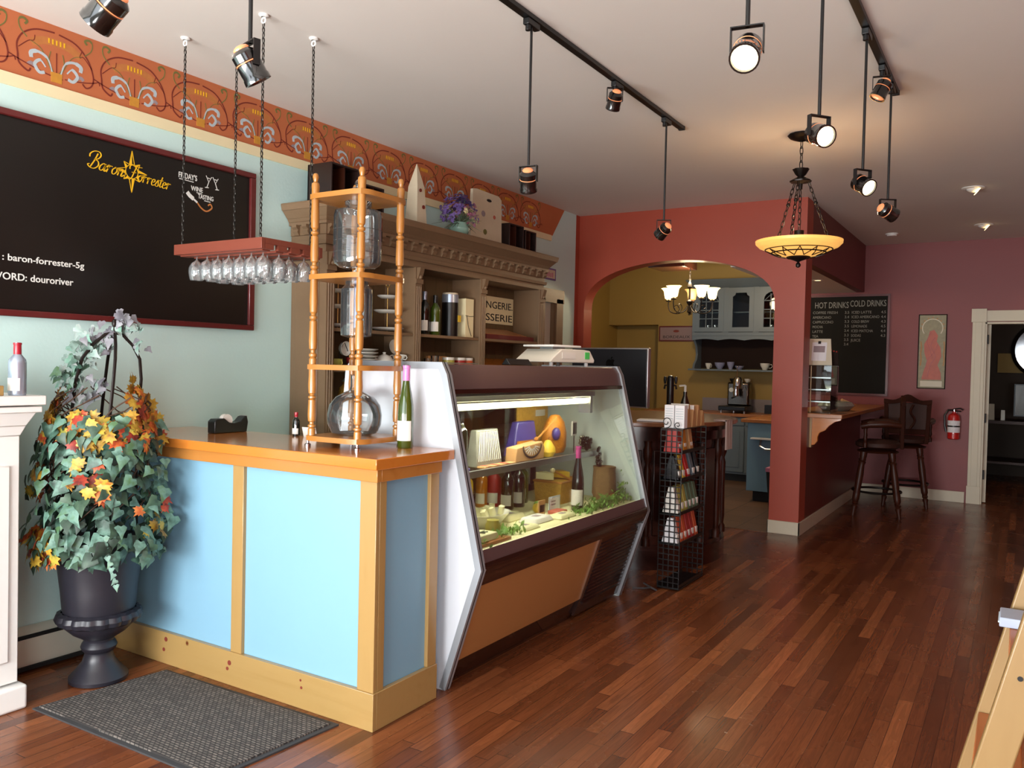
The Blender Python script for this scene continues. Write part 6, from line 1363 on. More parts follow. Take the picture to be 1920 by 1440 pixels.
# pastry case with framed note
LZ = 1.0755
t = thing('pastry_case', 'small clear glass pastry case with shelves on the bar ledge', 'pastry case', (-1.62, 8.1, LZ))
gx0, gx1, gy0, gy1 = -1.80, -1.47, 7.90, 8.25
m_ = MB(); m_.box(gx0, gx1, gy0, gy0+0.004, LZ, LZ+0.43); m_.box(gx0, gx1, gy1-0.004, gy1, LZ, LZ+0.43); m_.box(gx1-0.004, gx1, gy0+0.004, gy1-0.004, LZ, LZ+0.43); m_.box(gx0, gx1, gy0, gy1, LZ+0.43, LZ+0.436)
part('glass_box', m_, 'glass', t)
for z in (0.10, 0.21, 0.32): part('shelf', MB().box(gx0+0.005, gx1-0.006, gy0+0.006, gy1-0.006, LZ+z, LZ+z+0.005).box(gx0+0.005, gx1-0.006, gy0+0.005, gy0+0.009, LZ+z-0.003, LZ+z+0.007, 1), ['glass', 'steel'], t)
for x in (gx0+0.15,): part('edge_strip', MB().box(x, x+0.006, gy0-0.003, gy0, LZ, LZ+0.43), 'cream', t)
t = thing('clip_frame', 'white framed notice with a clip standing on the pastry case', 'notice', (-1.60, 7.93, LZ+0.44))
Rn = Matrix.Translation((-1.595, 7.94, LZ+0.437)) @ Matrix.Rotation(math.radians(-12), 4, 'X')
part('frame', MB().prism([(-0.12, 0.0), (0.12, 0.0), (0.095, 0.25), (-0.10, 0.25)], 'y', -0.006, 0.006, M_=Rn), 'offwhite', t, bevel=0.003)
part('notice', MB().box(-0.065, 0.065, -0.0085, -0.0065, 0.04, 0.215, M_=Rn), 'paper', t); part('notice_photo', MB().box(-0.05, 0.05, -0.0095, -0.0087, 0.12, 0.18, M_=Rn), 'line_grey', t); part('clip', MB().box(-0.012, 0.012, -0.016, -0.009, 0.20, 0.225, M_=Rn), 'black', t)
t = thing('scrollwork_crest', 'dark red beaded scrollwork behind the framed notice', 'ornament', (-1.6, 8.05, LZ+0.44)); m_ = MB()
part('bar', MB().box(-1.74, -1.44, 8.04, 8.055, LZ+0.437, LZ+0.57), 'niche', t)
for i in range(12): m_.ball((-1.72+0.024*i, 8.035, LZ+0.575+0.01*math.sin(i)), 0.008, 6)
part('beads', m_, 'canred', t, 'row of red beads')
t = thing('wrapped_loaf', 'loose bread bag wrapped in clear plastic on the bar ledge', 'bread bag', (-1.42, 8.5, LZ))
part('bag', MB().lathe([(0, LZ), (0.7, LZ), (1.0, LZ+0.05), (0.85, LZ+0.085), (0.3, LZ+0.10), (0, LZ+0.102)], (-1.55, 8.55, 0), 22, sx=0.17, sy=0.24, ripple=lambda a, z: 0.08*math.sin(a*5)), 'plastic', t); part('twist', MB().tube([(-1.50, 8.60, LZ+0.09), (-1.42, 8.65, LZ+0.075)], [0.03, 0.008], 8), 'kraft', t)

# --- far wall: menu board, poster, extinguisher
t = thing('menu_chalkboard', 'tall chalk drinks menu on the far wall behind the bar', 'menu board', (-1.8, FY, 1.8))
part('board', MB().box(-2.26, -1.355, FY-0.012, FY-0.002, 1.19, 2.385), 'menu_board', t); m_ = MB()
for a in ((-2.27, -2.245, 1.18, 2.395), (-1.37, -1.345, 1.18, 2.395)): m_.box(a[0], a[1], FY-0.02, FY-0.002, a[2], a[3])
m_.box(-2.245, -1.37, FY-0.02, FY-0.002, 2.37, 2.395); m_.box(-2.245, -1.37, FY-0.02, FY-0.002, 1.18, 1.205); part('frame', m_, 'board_frame', t)
TXP = lambda x, z: (x, FY-0.0135, z)
M['dimchalk'] = pm('faint_chalk', '#8f8f8a', 0.9)
text('chalk_heading', 'HOT DRINKS', TXP(-2.20, 2.235), (1, 0, 0), (0, 0, 1), 0.105, 'dimchalk', t, width=0.39, bold=0.006)
text('chalk_heading', 'COLD DRINKS', TXP(-1.79, 2.25), (1, 0, 0), (0, 0, 1), 0.105, 'dimchalk', t, width=0.40, bold=0.006)
for i, s_ in enumerate(('COFFEE FRESH', 'AMERICANO', 'CAPPUCCINO', 'MOCHA', 'LATTE', 'TEA')):
    text('chalk_line', s_, TXP(-2.22, 2.165-0.058*i), (1, 0, 0), (0, 0, 1), 0.045, 'dimchalk', t, width=0.012*len(s_)*2)
for i in range(8): text('chalk_price', '3.%d' % (5-i % 3), TXP(-1.85, 2.165-0.055*i), (1, 0, 0), (0, 0, 1), 0.045, 'dimchalk', t, width=0.05)
for i, s_ in enumerate(('ICED LATTE', 'ICED AMERICANO', 'COLD BREW', 'LEMONADE', 'ICED MATCHA', 'SODAS', 'JUICE')):
    text('chalk_line', s_, TXP(-1.77, 2.165-0.056*i), (1, 0, 0), (0, 0, 1), 0.045, 'dimchalk', t, width=0.011*len(s_)*2)
for i in range(6): text('chalk_price', '4.%d' % (5-i % 3), TXP(-1.44, 2.165-0.056*i), (1, 0, 0), (0, 0, 1), 0.045, 'dimchalk', t, width=0.05)
t = thing('art_poster', 'narrow upright decorative coral and sage poster on the far wall', 'poster', (-0.88, FY, 1.72))
part('sheet', MB().box(-1.03, -0.745, FY-0.008, FY-0.002, 1.29, 2.14), 'print_sage', t)
part('border', MB().box(-1.035, -1.025, FY-0.012, FY-0.002, 1.285, 2.145).box(-0.75, -0.74, FY-0.012, FY-0.002, 1.285, 2.145).box(-1.025, -0.75, FY-0.012, FY-0.002, 2.135, 2.145).box(-1.025, -0.75, FY-0.012, FY-0.002, 1.285, 1.295), 'niche', t)
m_ = MB(); m_.prism([(-0.99, 1.39), (-0.785, 1.39), (-0.79, 1.47), (-0.825, 1.56), (-0.79, 1.66), (-0.80, 1.76), (-0.84, 1.83), (-0.83, 1.90), (-0.87, 1.965), (-0.915, 1.95), (-0.93, 1.88), (-0.97, 1.80), (-0.965, 1.70), (-0.935, 1.60), (-0.965, 1.50)], 'y', FY-0.0095, FY-0.0085); part('flowing_shape', m_, 'print_red', t, 'flowing coral shape')
PR = lambda m_, pts, w_: m_.ribbon([(x, FY-0.0096, z) for x, z in sm(pts)], w_, (0, -1, 0))
m_ = MB(); m_.ribbon([(-0.888+0.105*math.cos(a), FY-0.0085, 1.985+0.105*math.sin(a)) for a in [PI*i/20 for i in range(-4, 25)]], 0.010, (0, -1, 0)); part('arch_ring', m_, 'offwhite', t)
for i, pts in enumerate(([(-0.86, 1.88), (-0.90, 1.78), (-0.85, 1.66), (-0.90, 1.56), (-0.93, 1.42)], [(-0.83, 1.80), (-0.87, 1.70), (-0.93, 1.62), (-0.95, 1.52)], [(-0.90, 1.94), (-0.94, 1.84), (-0.91, 1.74), (-0.88, 1.64)])):
    m_ = MB(); PR(m_, pts, 0.006); part('curved_line', m_, 'canred', t)
for i, (x, z) in enumerate(((-1.005, 1.62), (-0.768, 1.62), (-1.005, 1.76), (-0.768, 1.76))):
    m_ = MB(); PR(m_, [(x, z-0.07), (x+0.008, z), (x, z+0.07)], 0.012); part('side_ornament', m_, 'kraft', t)
for i in range(9):
    a = PI*i/8; part('ring_dot', MB().cyl((-0.888+0.12*math.cos(a), FY-0.0095, 1.985+0.12*math.sin(a)), (-0.888+0.12*math.cos(a), FY-0.0084, 1.985+0.12*math.sin(a)), 0.008, n=10), 'kraft', t)
part('caption_band', MB().box(-1.0, -0.775, FY-0.0095, FY-0.0085, 1.31, 1.375), 'offwhite', t)
t = thing('fire_extinguisher', 'red fire extinguisher hung on the far wall beside the doorway', 'fire extinguisher', (-0.63, FY-0.08, 0.72))
ex_, eyy = -0.635, FY-0.075
part('cylinder', MB().lathe([(0, 0.72), (0.05, 0.72), (0.062, 0.73), (0.063, 0.96), (0.055, 0.995), (0.03, 1.015), (0.018, 1.02), (0.018, 1.035)], (ex_, eyy, 0), 26), 'ext_red', t)
part('label_band', MB().lathe([(0.0638, 0.80), (0.0638, 0.935)], (ex_, eyy, 0), 26), 'paper', t, 'white instruction label'); part('strap', MB().lathe([(0.065, 0.862), (0.066, 0.87), (0.065, 0.878)], (ex_, eyy, 0), 26), 'black', t)
part('valve', MB().cyl((ex_, eyy, 1.03), (ex_, eyy, 1.06), 0.015, n=12), 'chrome', t); part('handle', MB().tube([(ex_-0.01, eyy, 1.06), (ex_+0.06, eyy-0.01, 1.075), (ex_+0.09, eyy-0.01, 1.055)], 0.008, 6).tube([(ex_, eyy, 1.045), (ex_+0.07, eyy-0.01, 1.04)], 0.007, 6), 'black', t)
part('hose', MB().tube([(ex_, eyy, 1.05), (ex_-0.06, eyy, 1.05), (ex_-0.095, eyy, 0.99), (ex_-0.09, eyy, 0.87), (ex_-0.075, eyy, 0.80)], 0.011, 8), 'black', t); part('wall_bracket', MB().box(ex_-0.02, ex_+0.02, FY-0.012, FY-0.002, 0.8, 1.03), 'steel', t)

# --- bar stools
def stool(loc, rz, label):
    t = thing('bar_stool', label, 'bar stool', loc, rz, 'dark carved bar stools')
    pr = lambda s_: [(0.012*s_, 0.0), (0.016*s_, 0.06), (0.022*s_, 0.10), (0.015*s_, 0.115), (0.024*s_, 0.13), (0.015*s_, 0.145), (0.025*s_, 0.17), (0.026*s_, 0.24), (0.018*s_, 0.27), (0.024*s_, 0.30), (0.026*s_, 0.42), (0.020*s_, 0.52), (0.028*s_, 0.545), (0.018*s_, 0.56), (0.026*s_, 0.60), (0.026*s_, 0.645)]
    for sx in (-1, 1):
        for sy in (-1, 1):
            top = Vector((sx*0.13, sy*0.13, 0.645)); bot = Vector((sx*0.215, sy*0.215, 0.0)); d = (top-bot).normalized(); L_ = (top-bot).length
            R4 = Matrix.Translation(bot) @ d.to_track_quat('Z', 'X').to_matrix().to_4x4()
            part('leg', MB().lathe([(r, z*L_/0.645) for r, z in pr(1.35)], n=14, M_=R4), 'darkwood_x', t, local=True)
    part('foot_ring', MB().tube([(0.23*math.cos(a), 0.23*math.sin(a), 0.245) for a in [2*PI*i/36 for i in range(36)]], 0.012, 8, closed=True), 'iron', t, 'round metal foot ring', local=True)
    part('swivel', MB().lathe([(0, 0.64), (0.19, 0.64), (0.20, 0.655), (0.16, 0.67), (0.10, 0.685), (0, 0.685)], n=28), 'darkwood_x', t, local=True)
    part('seat', MB().lathe([(0, 0.69), (0.20, 0.69), (0.225, 0.705), (0.225, 0.74), (0.19, 0.765), (0, 0.775)], n=28, sy=0.95), 'leather', t, 'padded leather seat', local=True)
    bk = MB()
    for sx in (-1, 1): bk.prism([(sx*0.19-0.02, 0.70), (sx*0.19+0.02, 0.70), (sx*0.215+0.02, 1.16), (sx*0.215-0.02, 1.16)], 'y', -0.235, -0.200)
    crest = [(-0.235, 1.13)] + [(-0.235+0.47*i/16, 1.165+0.055*math.exp(-((i-8)/3.6)**2)+0.01*math.cos(i*PI/4)) for i in range(17)] + [(0.235, 1.13)] + [(0.195-0.39*i/12, 1.12+0.03*math.exp(-((i-6)/3)**2)) for i in range(13)]
    bk.prism(crest, 'y', -0.240, -0.200); bk.box(-0.18, 0.18, -0.232, -0.205, 0.80, 0.85)
    part('back_frame', bk, 'darkwood_matt', t, 'carved wooden back frame with a raised crest', local=True, bevel=0.004)
    part('backrest', MB().box(-0.19, 0.19, -0.226, -0.208, 0.851, 1.14), 'leather', t, 'leather back panel', local=True, bevel=0.006)
    sp_ = MB()
    for sx in (-1, 1): sp_.tube([(sx*x, -0.237, z) for x, z in sm([(0.03, 0.86), (0.075, 0.95), (0.03, 1.04), (0.06, 1.12)])], 0.012, 8)
    part('carved_splat', sp_, 'darkwood_x', t, 'interlaced carved splat', local=True)
    for sx in (-1, 1):
        part('armrest', MB().tube([(sx*0.205, -0.205, 0.93), (sx*0.245, -0.08, 0.945), (sx*0.25, 0.08, 0.935), (sx*0.235, 0.16, 0.915)], [0.026, 0.034, 0.036, 0.032], 12), 'darkwood_x', t, local=True)
        part('arm_post', MB().lathe([(0.018, 0.70), (0.022, 0.74), (0.012, 0.76), (0.02, 0.79), (0.014, 0.83), (0.018, 0.87), (0.014, 0.92)], (sx*0.235, 0.12, 0), 12), 'darkwood_x', t, local=True)
    return t
s1 = stool((-1.23, 9.16, 0), math.radians(98), 'dark carved bar stool nearest the camera, turned towards the bar')
s2 = dup(s1, (-1.06, 10.05, 0), math.radians(6), 'dark carved bar stool against the far wall, its back to the camera', 'dark carved bar stools')

# --- next room
t = thing('desk', 'dark desk in the unlit room beyond the doorway', 'desk', (0.2, 13.4, 0))
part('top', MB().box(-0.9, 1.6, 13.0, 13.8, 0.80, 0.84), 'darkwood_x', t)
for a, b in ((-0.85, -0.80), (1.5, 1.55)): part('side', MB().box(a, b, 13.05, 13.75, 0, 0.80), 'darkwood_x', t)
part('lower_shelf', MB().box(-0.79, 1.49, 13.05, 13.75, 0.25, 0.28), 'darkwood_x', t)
t = thing('computer_monitor', 'computer monitor with a pale rim on the desk in the next room', 'monitor', (0.12, 13.2, 0.84))
part('rim', MB().box(-0.075, 0.495, 13.20, 13.23, 0.905, 1.345), 'bluegrey', t); part('screen', MB().box(-0.06, 0.48, 13.195, 13.20, 0.92, 1.33), 'screen', t); part('stand', MB().box(0.15, 0.27, 13.20, 13.35, 0.841, 0.90), 'steel', t)
t = thing('round_mirror', 'round wall mirror catching the shop windows in the next room', 'mirror', (0.2, 13.9, 1.8))
mc = (0.27, 13.97, 1.83); Rmr = Matrix.Translation(mc) @ Matrix.Rotation(PI/2, 4, 'X')
part('mirror_frame', MB().lathe([(0.37, 0.0), (0.41, 0.02), (0.37, 0.035), (0.36, 0.02)], n=48, M_=Rmr), 'bronze', t); part('mirror_glass', MB().lathe([(0, 0.02), (0.2, 0.018), (0.362, 0.012)], n=48, M_=Rmr), 'chrome', t, 'slightly bulging mirror glass')
for i, (x, w_, h_, c_, lb) in enumerate(((-0.55, 0.10, 0.28, 'bronze', 'dark folder box left on the desk in the next room'), (-0.36, 0.12, 0.22, 'offwhite', 'pale box beside the monitor in the next room'), (-0.20, 0.05, 0.14, 'china', 'small white cup beside the monitor in the next room'))):
    solo('desk_box' if i < 2 else 'desk_cup', MB().frus((x-w_/2, x+w_/2, 13.2, 13.3), (x-w_/2.2, x+w_/2.2, 13.21, 13.29), 0.841, 0.841+h_), c_, lb, 'box' if i < 2 else 'cup', loc=(x, 13.25, 0.841))
solo('wall_panel', MB().box(-0.30, 0.05, 13.97, 13.995, 1.50, 1.78), 'olive', 'dull yellow pinboard above the desk in the next room', 'pinboard')
point('next_room_lamp', (0.9, 12.2, 2.5), 6, (1, 0.8, 0.55), 0.1)

# --- pine A frame ladder shelf at the lower right
t = thing('ladder_shelf', 'pale pine step ladder shelf at the lower right edge', 'ladder shelf', (0.15, 1.7, 0))
lad = t
def lx(z): return -0.246 + z*0.2416
LF = 1.84
for y in (1.50, LF):
    w_ = 0.052
    part('rail', MB().prism([(lx(0), 0.0), (lx(0)+w_, 0.0), (lx(1.84)+w_, 1.84), (lx(1.84), 1.84)], 'y', y, y+0.03), 'ladder', t, bevel=0.003)
for i, z in enumerate((0.20, 0.40, 0.60, 0.795, 0.99, 1.19, 1.39, 1.59, 1.78)):
    part('step', MB().box(lx(z)+0.003, lx(z)+0.075, 1.531, LF-0.001, z-0.018, z), 'ladder_step', t, 'orange pine step', bevel=0.002)
    for q, (dx_, dz_) in enumerate(((0.02, 0.0), (0.035, -0.022))): part('screw', MB().cyl((lx(z)+dx_, 1.4985, z-0.01+dz_), (lx(z)+dx_, 1.50, z-0.01+dz_), 0.004, n=10), 'black', t, 'dark screw head')
for y in (1.50, LF): part('rear_rail', MB().prism([(0.62, 0.0), (0.67, 0.0), (lx(1.84)+0.13, 1.84), (lx(1.84)+0.08, 1.84)], 'y', y, y+0.03), 'ladder', t, bevel=0.003)
M['grey_paper'] = pm('bluish_paper', '#8f97a8', 0.7)
part('top_cap', MB().box(lx(1.84)-0.01, lx(1.84)+0.14, 1.49, LF+0.04, 1.841, 1.862), 'ladder_step', lad, bevel=0.002)
t = thing('folded_paper', 'white folded paper on a step of the pine ladder shelf', 'paper', (0.0, 1.8, 0.991))
part('sheet', MB().box(lx(0.991)-0.014, lx(0.991)+0.06, 1.75, 1.83, 0.9905, 1.008), 'grey_paper', t, bevel=0.002); part('inner_leaf', MB().box(lx(0.991)-0.016, lx(0.991)+0.055, 1.755, 1.825, 0.997, 1.0), 'line_blue', t)
# ================================================================== GOODS IN THE DISPLAY CASE
DZc = 0.6185; SZt = SZ+0.0005
# upper shelf
bottle('wine_bottle', 'dark wine bottle on the upper case shelf at the near end', (-2.40, 3.40, SZt), 0.29, 0.034, 'bottle_dark', 'black', shape='high')
t = thing('netted_bag', 'black and silver mesh gift bag on the upper case shelf', 'bag', (-2.39, 3.60, SZt))
part('bag', MB().frus((-2.43, -2.35, 3.48, 3.72), (-2.41, -2.37, 3.50, 3.70), SZt, SZt+0.19), 'plastic', t, bevel=0.006)
m_ = MB()
for i in range(12): m_.tube([(-2.348, 3.49+0.019*i, SZt+0.03), (-2.366, 3.50+0.014*i+0.025, SZt+0.18)], 0.0022, 4)
part('mesh', m_, 'label', t)
t = thing('insulated_pouch', 'tan pouch with a dark half circle pattern on the case shelf', 'pouch', (-2.34, 3.96, SZt))
part('pouch', MB().prism([(3.79, SZt), (4.10, SZt), (4.11, SZt+0.06), (4.08, SZt+0.10), (3.80, SZt+0.08)], 'x', -2.38, -2.31), 'kraft', t, bevel=0.006)
m_ = MB(); c0 = (3.965, SZt+0.085); m_.ribbon([(-2.3095, c0[0]+0.10*math.cos(a), c0[1]+0.068*math.sin(a)) for a in [PI+PI*i/14 for i in range(15)]], 0.012, (1, 0, 0)); part('dark_half_ring', m_, 'black_matte', t)
m_ = MB()
for i in range(1, 10): a = PI+PI*i/10; m_.ribbon([(-2.3095, c0[0]+0.03*math.cos(a), c0[1]+0.02*math.sin(a)), (-2.3095, c0[0]+0.085*math.cos(a), c0[1]+0.055*math.sin(a))], 0.005, (1, 0, 0))
part('ray_pattern', m_, 'label', t)
t = thing('pear', 'yellow wax pear on the upper case shelf', 'pear', (-2.335, 4.19, SZt)); part('fruit', MB().lathe([(0, 0), (0.03, 0.002), (0.046, 0.03), (0.042, 0.055), (0.025, 0.08), (0.016, 0.095), (0, 0.10)], (-2.335, 4.19, SZt), 20), 'cheese', t); part('stem', MB().cyl((-2.335, 4.19, SZt+0.10), (-2.330, 4.195, SZt+0.115), 0.002, n=6), 'twig', t)
t = thing('wooden_spoon', 'long wooden spoon leaning across the goods on the case shelf', 'spoon', (-2.36, 4.15, SZt+0.1)); part('shaft', MB().tube([(-2.345, 4.09, SZt+0.115), (-2.34, 4.30, SZt+0.225)], 0.006, 8), 'maple', t); part('spoon_bowl', MB().ball((-2.345, 4.07, SZt+0.11), (0.012, 0.022, 0.015), 10), 'maple', t)
t = thing('orange_net_bag', 'orange net bag at the far end of the case shelf', 'net bag', (-2.42, 4.42, SZt)); part('net', MB().lathe([(0, 0), (0.8, 0.003), (1, 0.04), (1.0, 0.12), (0.75, 0.19), (0.35, 0.23), (0, 0.235)], (-2.42, 4.42, SZt), 24, sx=0.065, sy=0.10, ripple=lambda a, z: 0.05*math.sin(a*5+z*20)), 'net', t); part('violet_patch', MB().ball((-2.375, 4.36, SZt+0.12), (0.025, 0.035, 0.04), 12), 'purple', t)
t = thing('violet_packet', 'violet and grey wrapped packet behind the pouch on the case shelf', 'packet', (-2.50, 4.15, SZt)); part('packet', MB().frus((-2.54, -2.46, 4.02, 4.30), (-2.52, -2.48, 4.08, 4.28), SZt, SZt+0.20), 'purple', t, bevel=0.008); part('yellow_band', MB().box(-2.462, -2.452, 4.05, 4.22, SZt+0.03, SZt+0.09), 'net', t)
t = thing('cheese_card', 'mottled yellow cheese card standing at the back of the case', 'card', (-2.60, 4.45, SZt)); part('card', MB().box(-2.612, -2.604, 4.28, 4.66, SZt, SZt+0.27), 'wicker', t); part('label_patch', MB().box(-2.6035, -2.602, 4.50, 4.62, SZt+0.21, SZt+0.25), 'label', t)
t = thing('black_tag', 'small black tag with white edge beside the dark grapes in the case', 'tag', (-2.36, 4.56, SZt)); part('tag', MB().box(-2.362, -2.354, 4.53, 4.59, SZt+0.10, SZt+0.19), 'label', t); part('tag_face', MB().box(-2.354, -2.352, 4.537, 4.583, SZt+0.11, SZt+0.18), 'black', t); part('tag_stem', MB().cyl((-2.358, 4.56, SZt), (-2.358, 4.56, SZt+0.10), 0.004, n=8), 'black', t)
t = thing('grape_bunch', 'bunch of dark grapes drooping over the end of the case shelf', 'grapes', (-2.33, 4.66, SZt)); m_ = MB()
for i in range(60):
    f = random.random(); m_.ball((-2.33+random.uniform(-0.03, 0.03), 4.60+0.12*f+random.uniform(-0.015, 0.015), SZt+0.012+(0.085-0.03*f)*random.random()), 0.0115, 8)
for i in range(24): m_.ball((-2.255+random.uniform(-0.003, 0.012), 4.70+random.uniform(-0.02, 0.025), SZt+0.03-0.12*random.random()), 0.0115, 8)
part('grapes', m_, 'bottle_dark', t, 'dark glossy grapes')
solo('blue_cloth', MB().box(-2.37, -2.296, 3.20, 3.34, SZt, SZt+0.018), 'purple', 'folded blue cloth at the near end of the case shelf', 'cloth', bevel=0.006, loc=(-2.33, 3.27, SZt))
t = thing('red_striped_paper', 'red and cream printed paper lying on the case shelf', 'paper', (-2.32, 3.60, SZt)); part('sheet', MB().box(-2.345, -2.294, 3.47, 3.77, SZt, SZt+0.01), 'kraft', t, bevel=0.002)
for y in (3.50, 3.58, 3.67): part('red_stripe', MB().box(-2.344, -2.2935, y, y+0.028, SZt+0.01, SZt+0.0115), 'canred', t)
# deck
bottle('wine_bottle', 'slim dark bottle with magenta cap standing at the front of the case deck', (-2.16, 4.24, DZc), 0.375, 0.036, 'bottle_dark', 'magenta')
for i, (x, y, g_, c_, r, h_, lb) in enumerate(((-2.68, 3.86, 'cheese', 'gold', 0.040, 0.24, 'yellow bottle at the back of the case deck, first of the row'), (-2.66, 3.99, 'bottle_amber', 'gold', 0.035, 0.25, 'amber bottle second in the row at the back of the case deck'),
        (-2.62, 4.06, 'canred', 'gold', 0.042, 0.25, 'reddish bottle with a cream label at the back of the deck'), (-2.50, 4.02, 'bottle_dark', 'black', 0.038, 0.26, 'black bottle in front of the row on the case deck'),
        (-2.50, 4.14, 'bottle_dark', 'black', 0.040, 0.27, 'dark bottle with a narrow white label in the row on the deck'), (-2.56, 4.28, 'bottle_green', 'black', 0.040, 0.27, 'dark green bottle with a grey label, last of the row on the deck'))):
    bottle('deck_bottle', lb, (x, y, DZc), h_, r, g_, c_, shape='high', group='bottles at the back of the case deck', wrap=0.45)
t = thing('wicker_basket', 'yellow woven basket on the case deck behind the magenta capped bottle', 'basket', (-2.40, 4.48, DZc))
part('basket', MB().frus((-2.50, -2.33, 4.345, 4.60), (-2.51, -2.32, 4.335, 4.61), DZc, DZc+0.13), 'wicker', t); part('rim', MB().tube([(-2.51, 4.335, DZc+0.132), (-2.32, 4.335, DZc+0.132), (-2.32, 4.61, DZc+0.132), (-2.51, 4.61, DZc+0.132)], 0.007, 6, closed=True), 'maple', t)
t = thing('wooden_lath', 'pale wooden honey dipper lying on the wicker basket', 'utensil', (-2.4, 4.4, DZc+0.15)); part('shaft', MB().tube([(-2.40, 4.40, DZc+0.19), (-2.30, 4.50, DZc+0.115)], 0.007, 8), 'maple', t); part('dipper_head', MB().ball((-2.41, 4.39, DZc+0.195), 0.016, 10), 'cream', t)
for i, (x, y, lb) in enumerate(((-2.45, 4.40, 'pale cheese wedge on the left of the wicker basket'), (-2.41, 4.53, 'cheese wedge on the right of the wicker basket'))):
    t = thing('cheese_wedge', lb, 'cheese', (x, y, DZc+0.14)); part('wedge', MB().prism([(x-0.06, y-0.04), (x+0.06, y-0.03), (x-0.04, y+0.05)], 'z', DZc+0.14, DZc+0.18), 'cheese' if i else 'cheese_pale', t); part('rind', MB().box(x-0.062, x-0.058, y-0.04, y+0.04, DZc+0.14, DZc+0.18), 'gold', t)
t = thing('burlap_sack', 'brown burlap sack standing at the far end of the case deck', 'sack', (-2.24, 4.62, DZc)); part('sack', MB().lathe([(0, 0), (0.8, 0.0), (1, 0.04), (0.95, 0.14), (0.9, 0.19), (0.95, 0.21), (0.8, 0.205), (0.6, 0.18), (0, 0.17)], (-2.21, 4.70, DZc), 24, sx=0.075, sy=0.07, ripple=lambda a, z: 0.04*math.sin(a*6)), 'burlap', t); part('red_tag', MB().box(-2.137, -2.130, 4.64, 4.69, DZc+0.02, DZc+0.05), 'canred', t)
t = thing('serving_bowl', 'oval white serving bowl filled with cheese chunks on the case deck', 'bowl', (-2.32, 3.52, DZc)); part('bowl', MB().lathe([(0, 0), (0.45, 0), (0.55, 0.01), (0.85, 0.05), (1.05, 0.078), (1.0, 0.078), (0.8, 0.055), (0.5, 0.02), (0, 0.018)], (-2.30, 3.50, DZc), 32, sx=0.10, sy=0.15), 'china', t)
for i in range(10):
    y = 3.40+0.022*i; x = -2.335+0.035*(i % 3); R5 = Matrix.Translation((x, y, DZc+0.062)) @ Euler((random.uniform(-0.6, 0.6), random.uniform(-.5, .5), random.uniform(0, 3))).to_matrix().to_4x4()
    o = part('cheese_chunk', MB().box(-0.014, 0.014, -0.012, 0.012, 0.0, 0.045, M_=R5), 'cheese_pale', None, 'pale cheese chunk heaped in the serving bowl, %s' % ('nearest the end panel', 'second from the near end', 'third from the near end', 'fourth from the near end', 'fifth from the near end', 'sixth from the near end', 'seventh from the near end', 'third from the far end', 'second from the far end', 'nearest the far end')[i], bevel=0.002)
    o['category'] = 'cheese'; o['group'] = 'cheese chunks in the serving bowl'; origin_to(o, (x, y, DZc+0.045))
for i, (x, y, sx, sy, h_, lb) in enumerate(((-2.18, 3.80, 0.06, 0.10, 0.03, 'flat white wrapped cheese at the front of the case deck'), (-2.32, 3.76, 0.055, 0.09, 0.035, 'white wrapped parcel behind the flat one on the case deck'), (-2.13, 3.60, 0.055, 0.08, 0.02, 'thin white paper parcel beside the serving bowl'), (-2.13, 4.0, 0.05, 0.09, 0.022, 'long thin white parcel along the case glass'))):
    t = thing('cheese_parcel', lb, 'parcel', (x, y, DZc)); part('parcel', MB().frus((x-sx, x+sx, y-sy, y+sy), (x-sx*0.7, x+sx*0.7, y-sy*0.8, y+sy*0.8), DZc, DZc+h_), 'cheese_pale' if i else 'label', t, bevel=0.008); part('dark_print', MB().box(x-sx*0.3, x+sx*0.3, y-sy*0.25, y+sy*0.25, DZc+h_, DZc+h_+0.001), 'line_grey', t)
t = thing('herbed_cheese', 'white cheese topped with dark herbs on a board at the near end of the deck', 'cheese', (-2.13, 3.17, DZc)); part('cheese', MB().frus((-2.18, -2.07, 3.09, 3.27), (-2.17, -2.08, 3.10, 3.26), DZc+0.014, DZc+0.045), 'cheese_pale', t, bevel=0.004); m_ = MB()
for i in range(7): a = i*0.9; m_.tube([(-2.125, 3.18, DZc+0.047), (-2.125+0.03*math.cos(a), 3.18+0.05*math.sin(a), DZc+0.048)], 0.003, 4)
part('herb_sprig', m_, 'ivy2', t); part('board', MB().box(-2.20, -2.05, 3.07, 3.34, DZc, DZc+0.0135), 'butcher', t)
t = thing('chocolate_card', 'small brown printed card standing in the middle of the case deck', 'card', (-2.26, 3.94, DZc)); part('card', MB().box(-2.245, -2.238, 3.93, 4.00, DZc, DZc+0.085), 'kraft', t); part('print', MB().box(-2.238, -2.237, 3.94, 3.99, DZc+0.02, DZc+0.06), 'niche', t)
t = thing('price_sign', 'white price card with pale blue rim in front of the wicker basket', 'price card', (-2.26, 4.16, DZc)); part('rim', MB().box(-2.262, -2.257, 4.08, 4.21, DZc, DZc+0.085), 'line_blue', t); part('face', MB().box(-2.257, -2.255, 4.09, 4.20, DZc+0.008, DZc+0.078), 'paper', t)
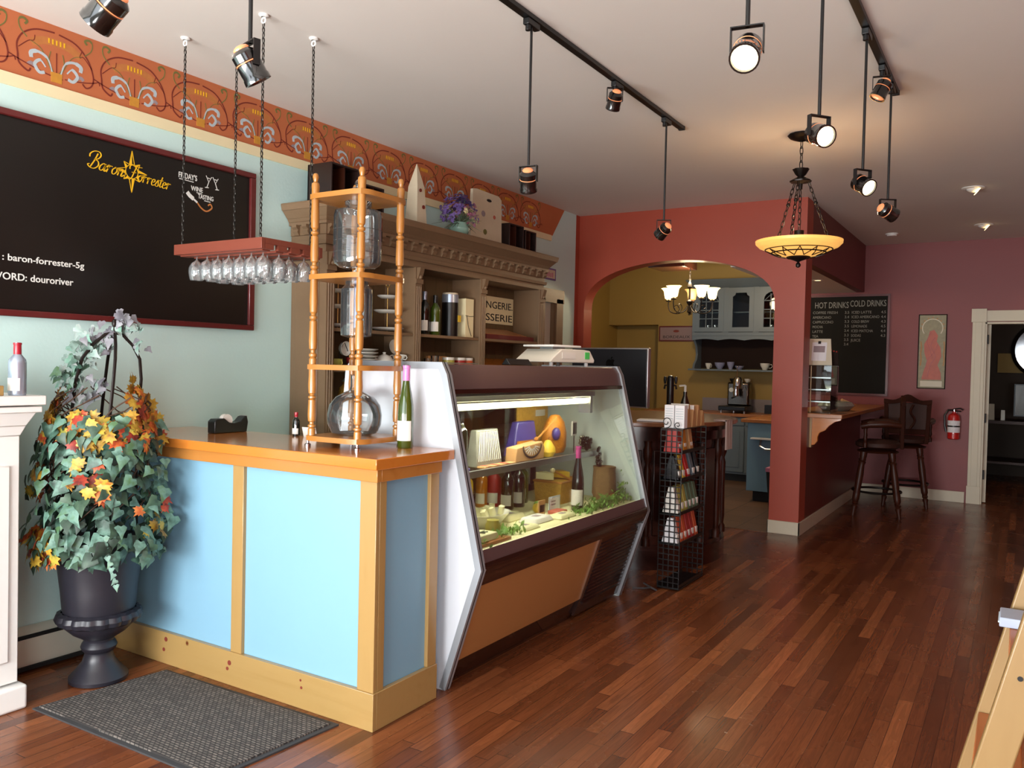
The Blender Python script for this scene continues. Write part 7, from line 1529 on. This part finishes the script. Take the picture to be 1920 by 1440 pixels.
for i in range(2): part('written_line', MB().box(-2.2549, -2.2542, 4.10, 4.15, DZc+0.055-0.018*i, DZc+0.062-0.018*i), 'line_grey', t)
for i, (x, y, c_, lb) in enumerate(((-2.30, 4.02, 'cheese', 'yellow lime-like fruit beside the brown card'), (-2.34, 4.10, 'greens', 'green lime beside the price card'))): 
    solo('citrus_fruit', MB().ball((x, y, DZc+0.028), 0.028, 14), c_, lb, 'fruit', loc=(x, y, DZc))
solo('sliced_meat_pack', MB().box(-2.24, -2.17, 4.03, 4.14, DZc, DZc+0.02), 'print_red', 'coral pack of sliced meat in front of the price card', 'packet', bevel=0.005, loc=(-2.2, 4.1, DZc))
solo('olive_jar', MB().lathe([(0, 0), (0.035, 0), (0.038, 0.05), (0.03, 0.065), (0.03, 0.075), (0, 0.076)], (-2.17, 3.36, DZc), 18), 'canolive', 'small jar of olives beside the herbed cheese', 'jar', loc=(-2.17, 3.36, DZc))
m_ = MB()
def sprig(m_, x, y, z, n, s_):
    for i in range(n):
        p = Vector((x+random.gauss(0, s_[0]), y+random.gauss(0, s_[1]), z+abs(random.gauss(0, s_[2]))))
        p.x = min(p.x, X(p.z)-0.045); p.y = min(max(p.y, A+0.02), B-0.02); leaf(m_, p, (random.uniform(-1, 1), random.uniform(-1, 0.4), random.uniform(0.2, 1)), random.uniform(0.018, 0.032), [(0, -0.5), (0.3, 0), (0, 0.9), (-0.3, 0)], 0)
sprig(m_, -2.13, 3.36, DZc+0.01, 150, (0.03, 0.10, 0.015)); sprig(m_, -2.10, 3.14, DZc+0.005, 50, (0.03, 0.04, 0.02))
solo('herb_garnish', m_, 'greens', 'loose green herb sprigs around the near end of the case deck', 'herbs', kind='stuff')
m_ = MB(); sprig(m_, -2.10, 4.52, DZc+0.01, 260, (0.03, 0.14, 0.03)); sprig(m_, -2.10, 4.25, DZc+0.005, 90, (0.025, 0.10, 0.012)); sprig(m_, -2.10, 4.72, DZc+0.03, 40, (0.015, 0.02, 0.06))
solo('parsley_garnish', m_, 'greens', 'green parsley heaped at the far end of the case deck', 'herbs', kind='stuff')
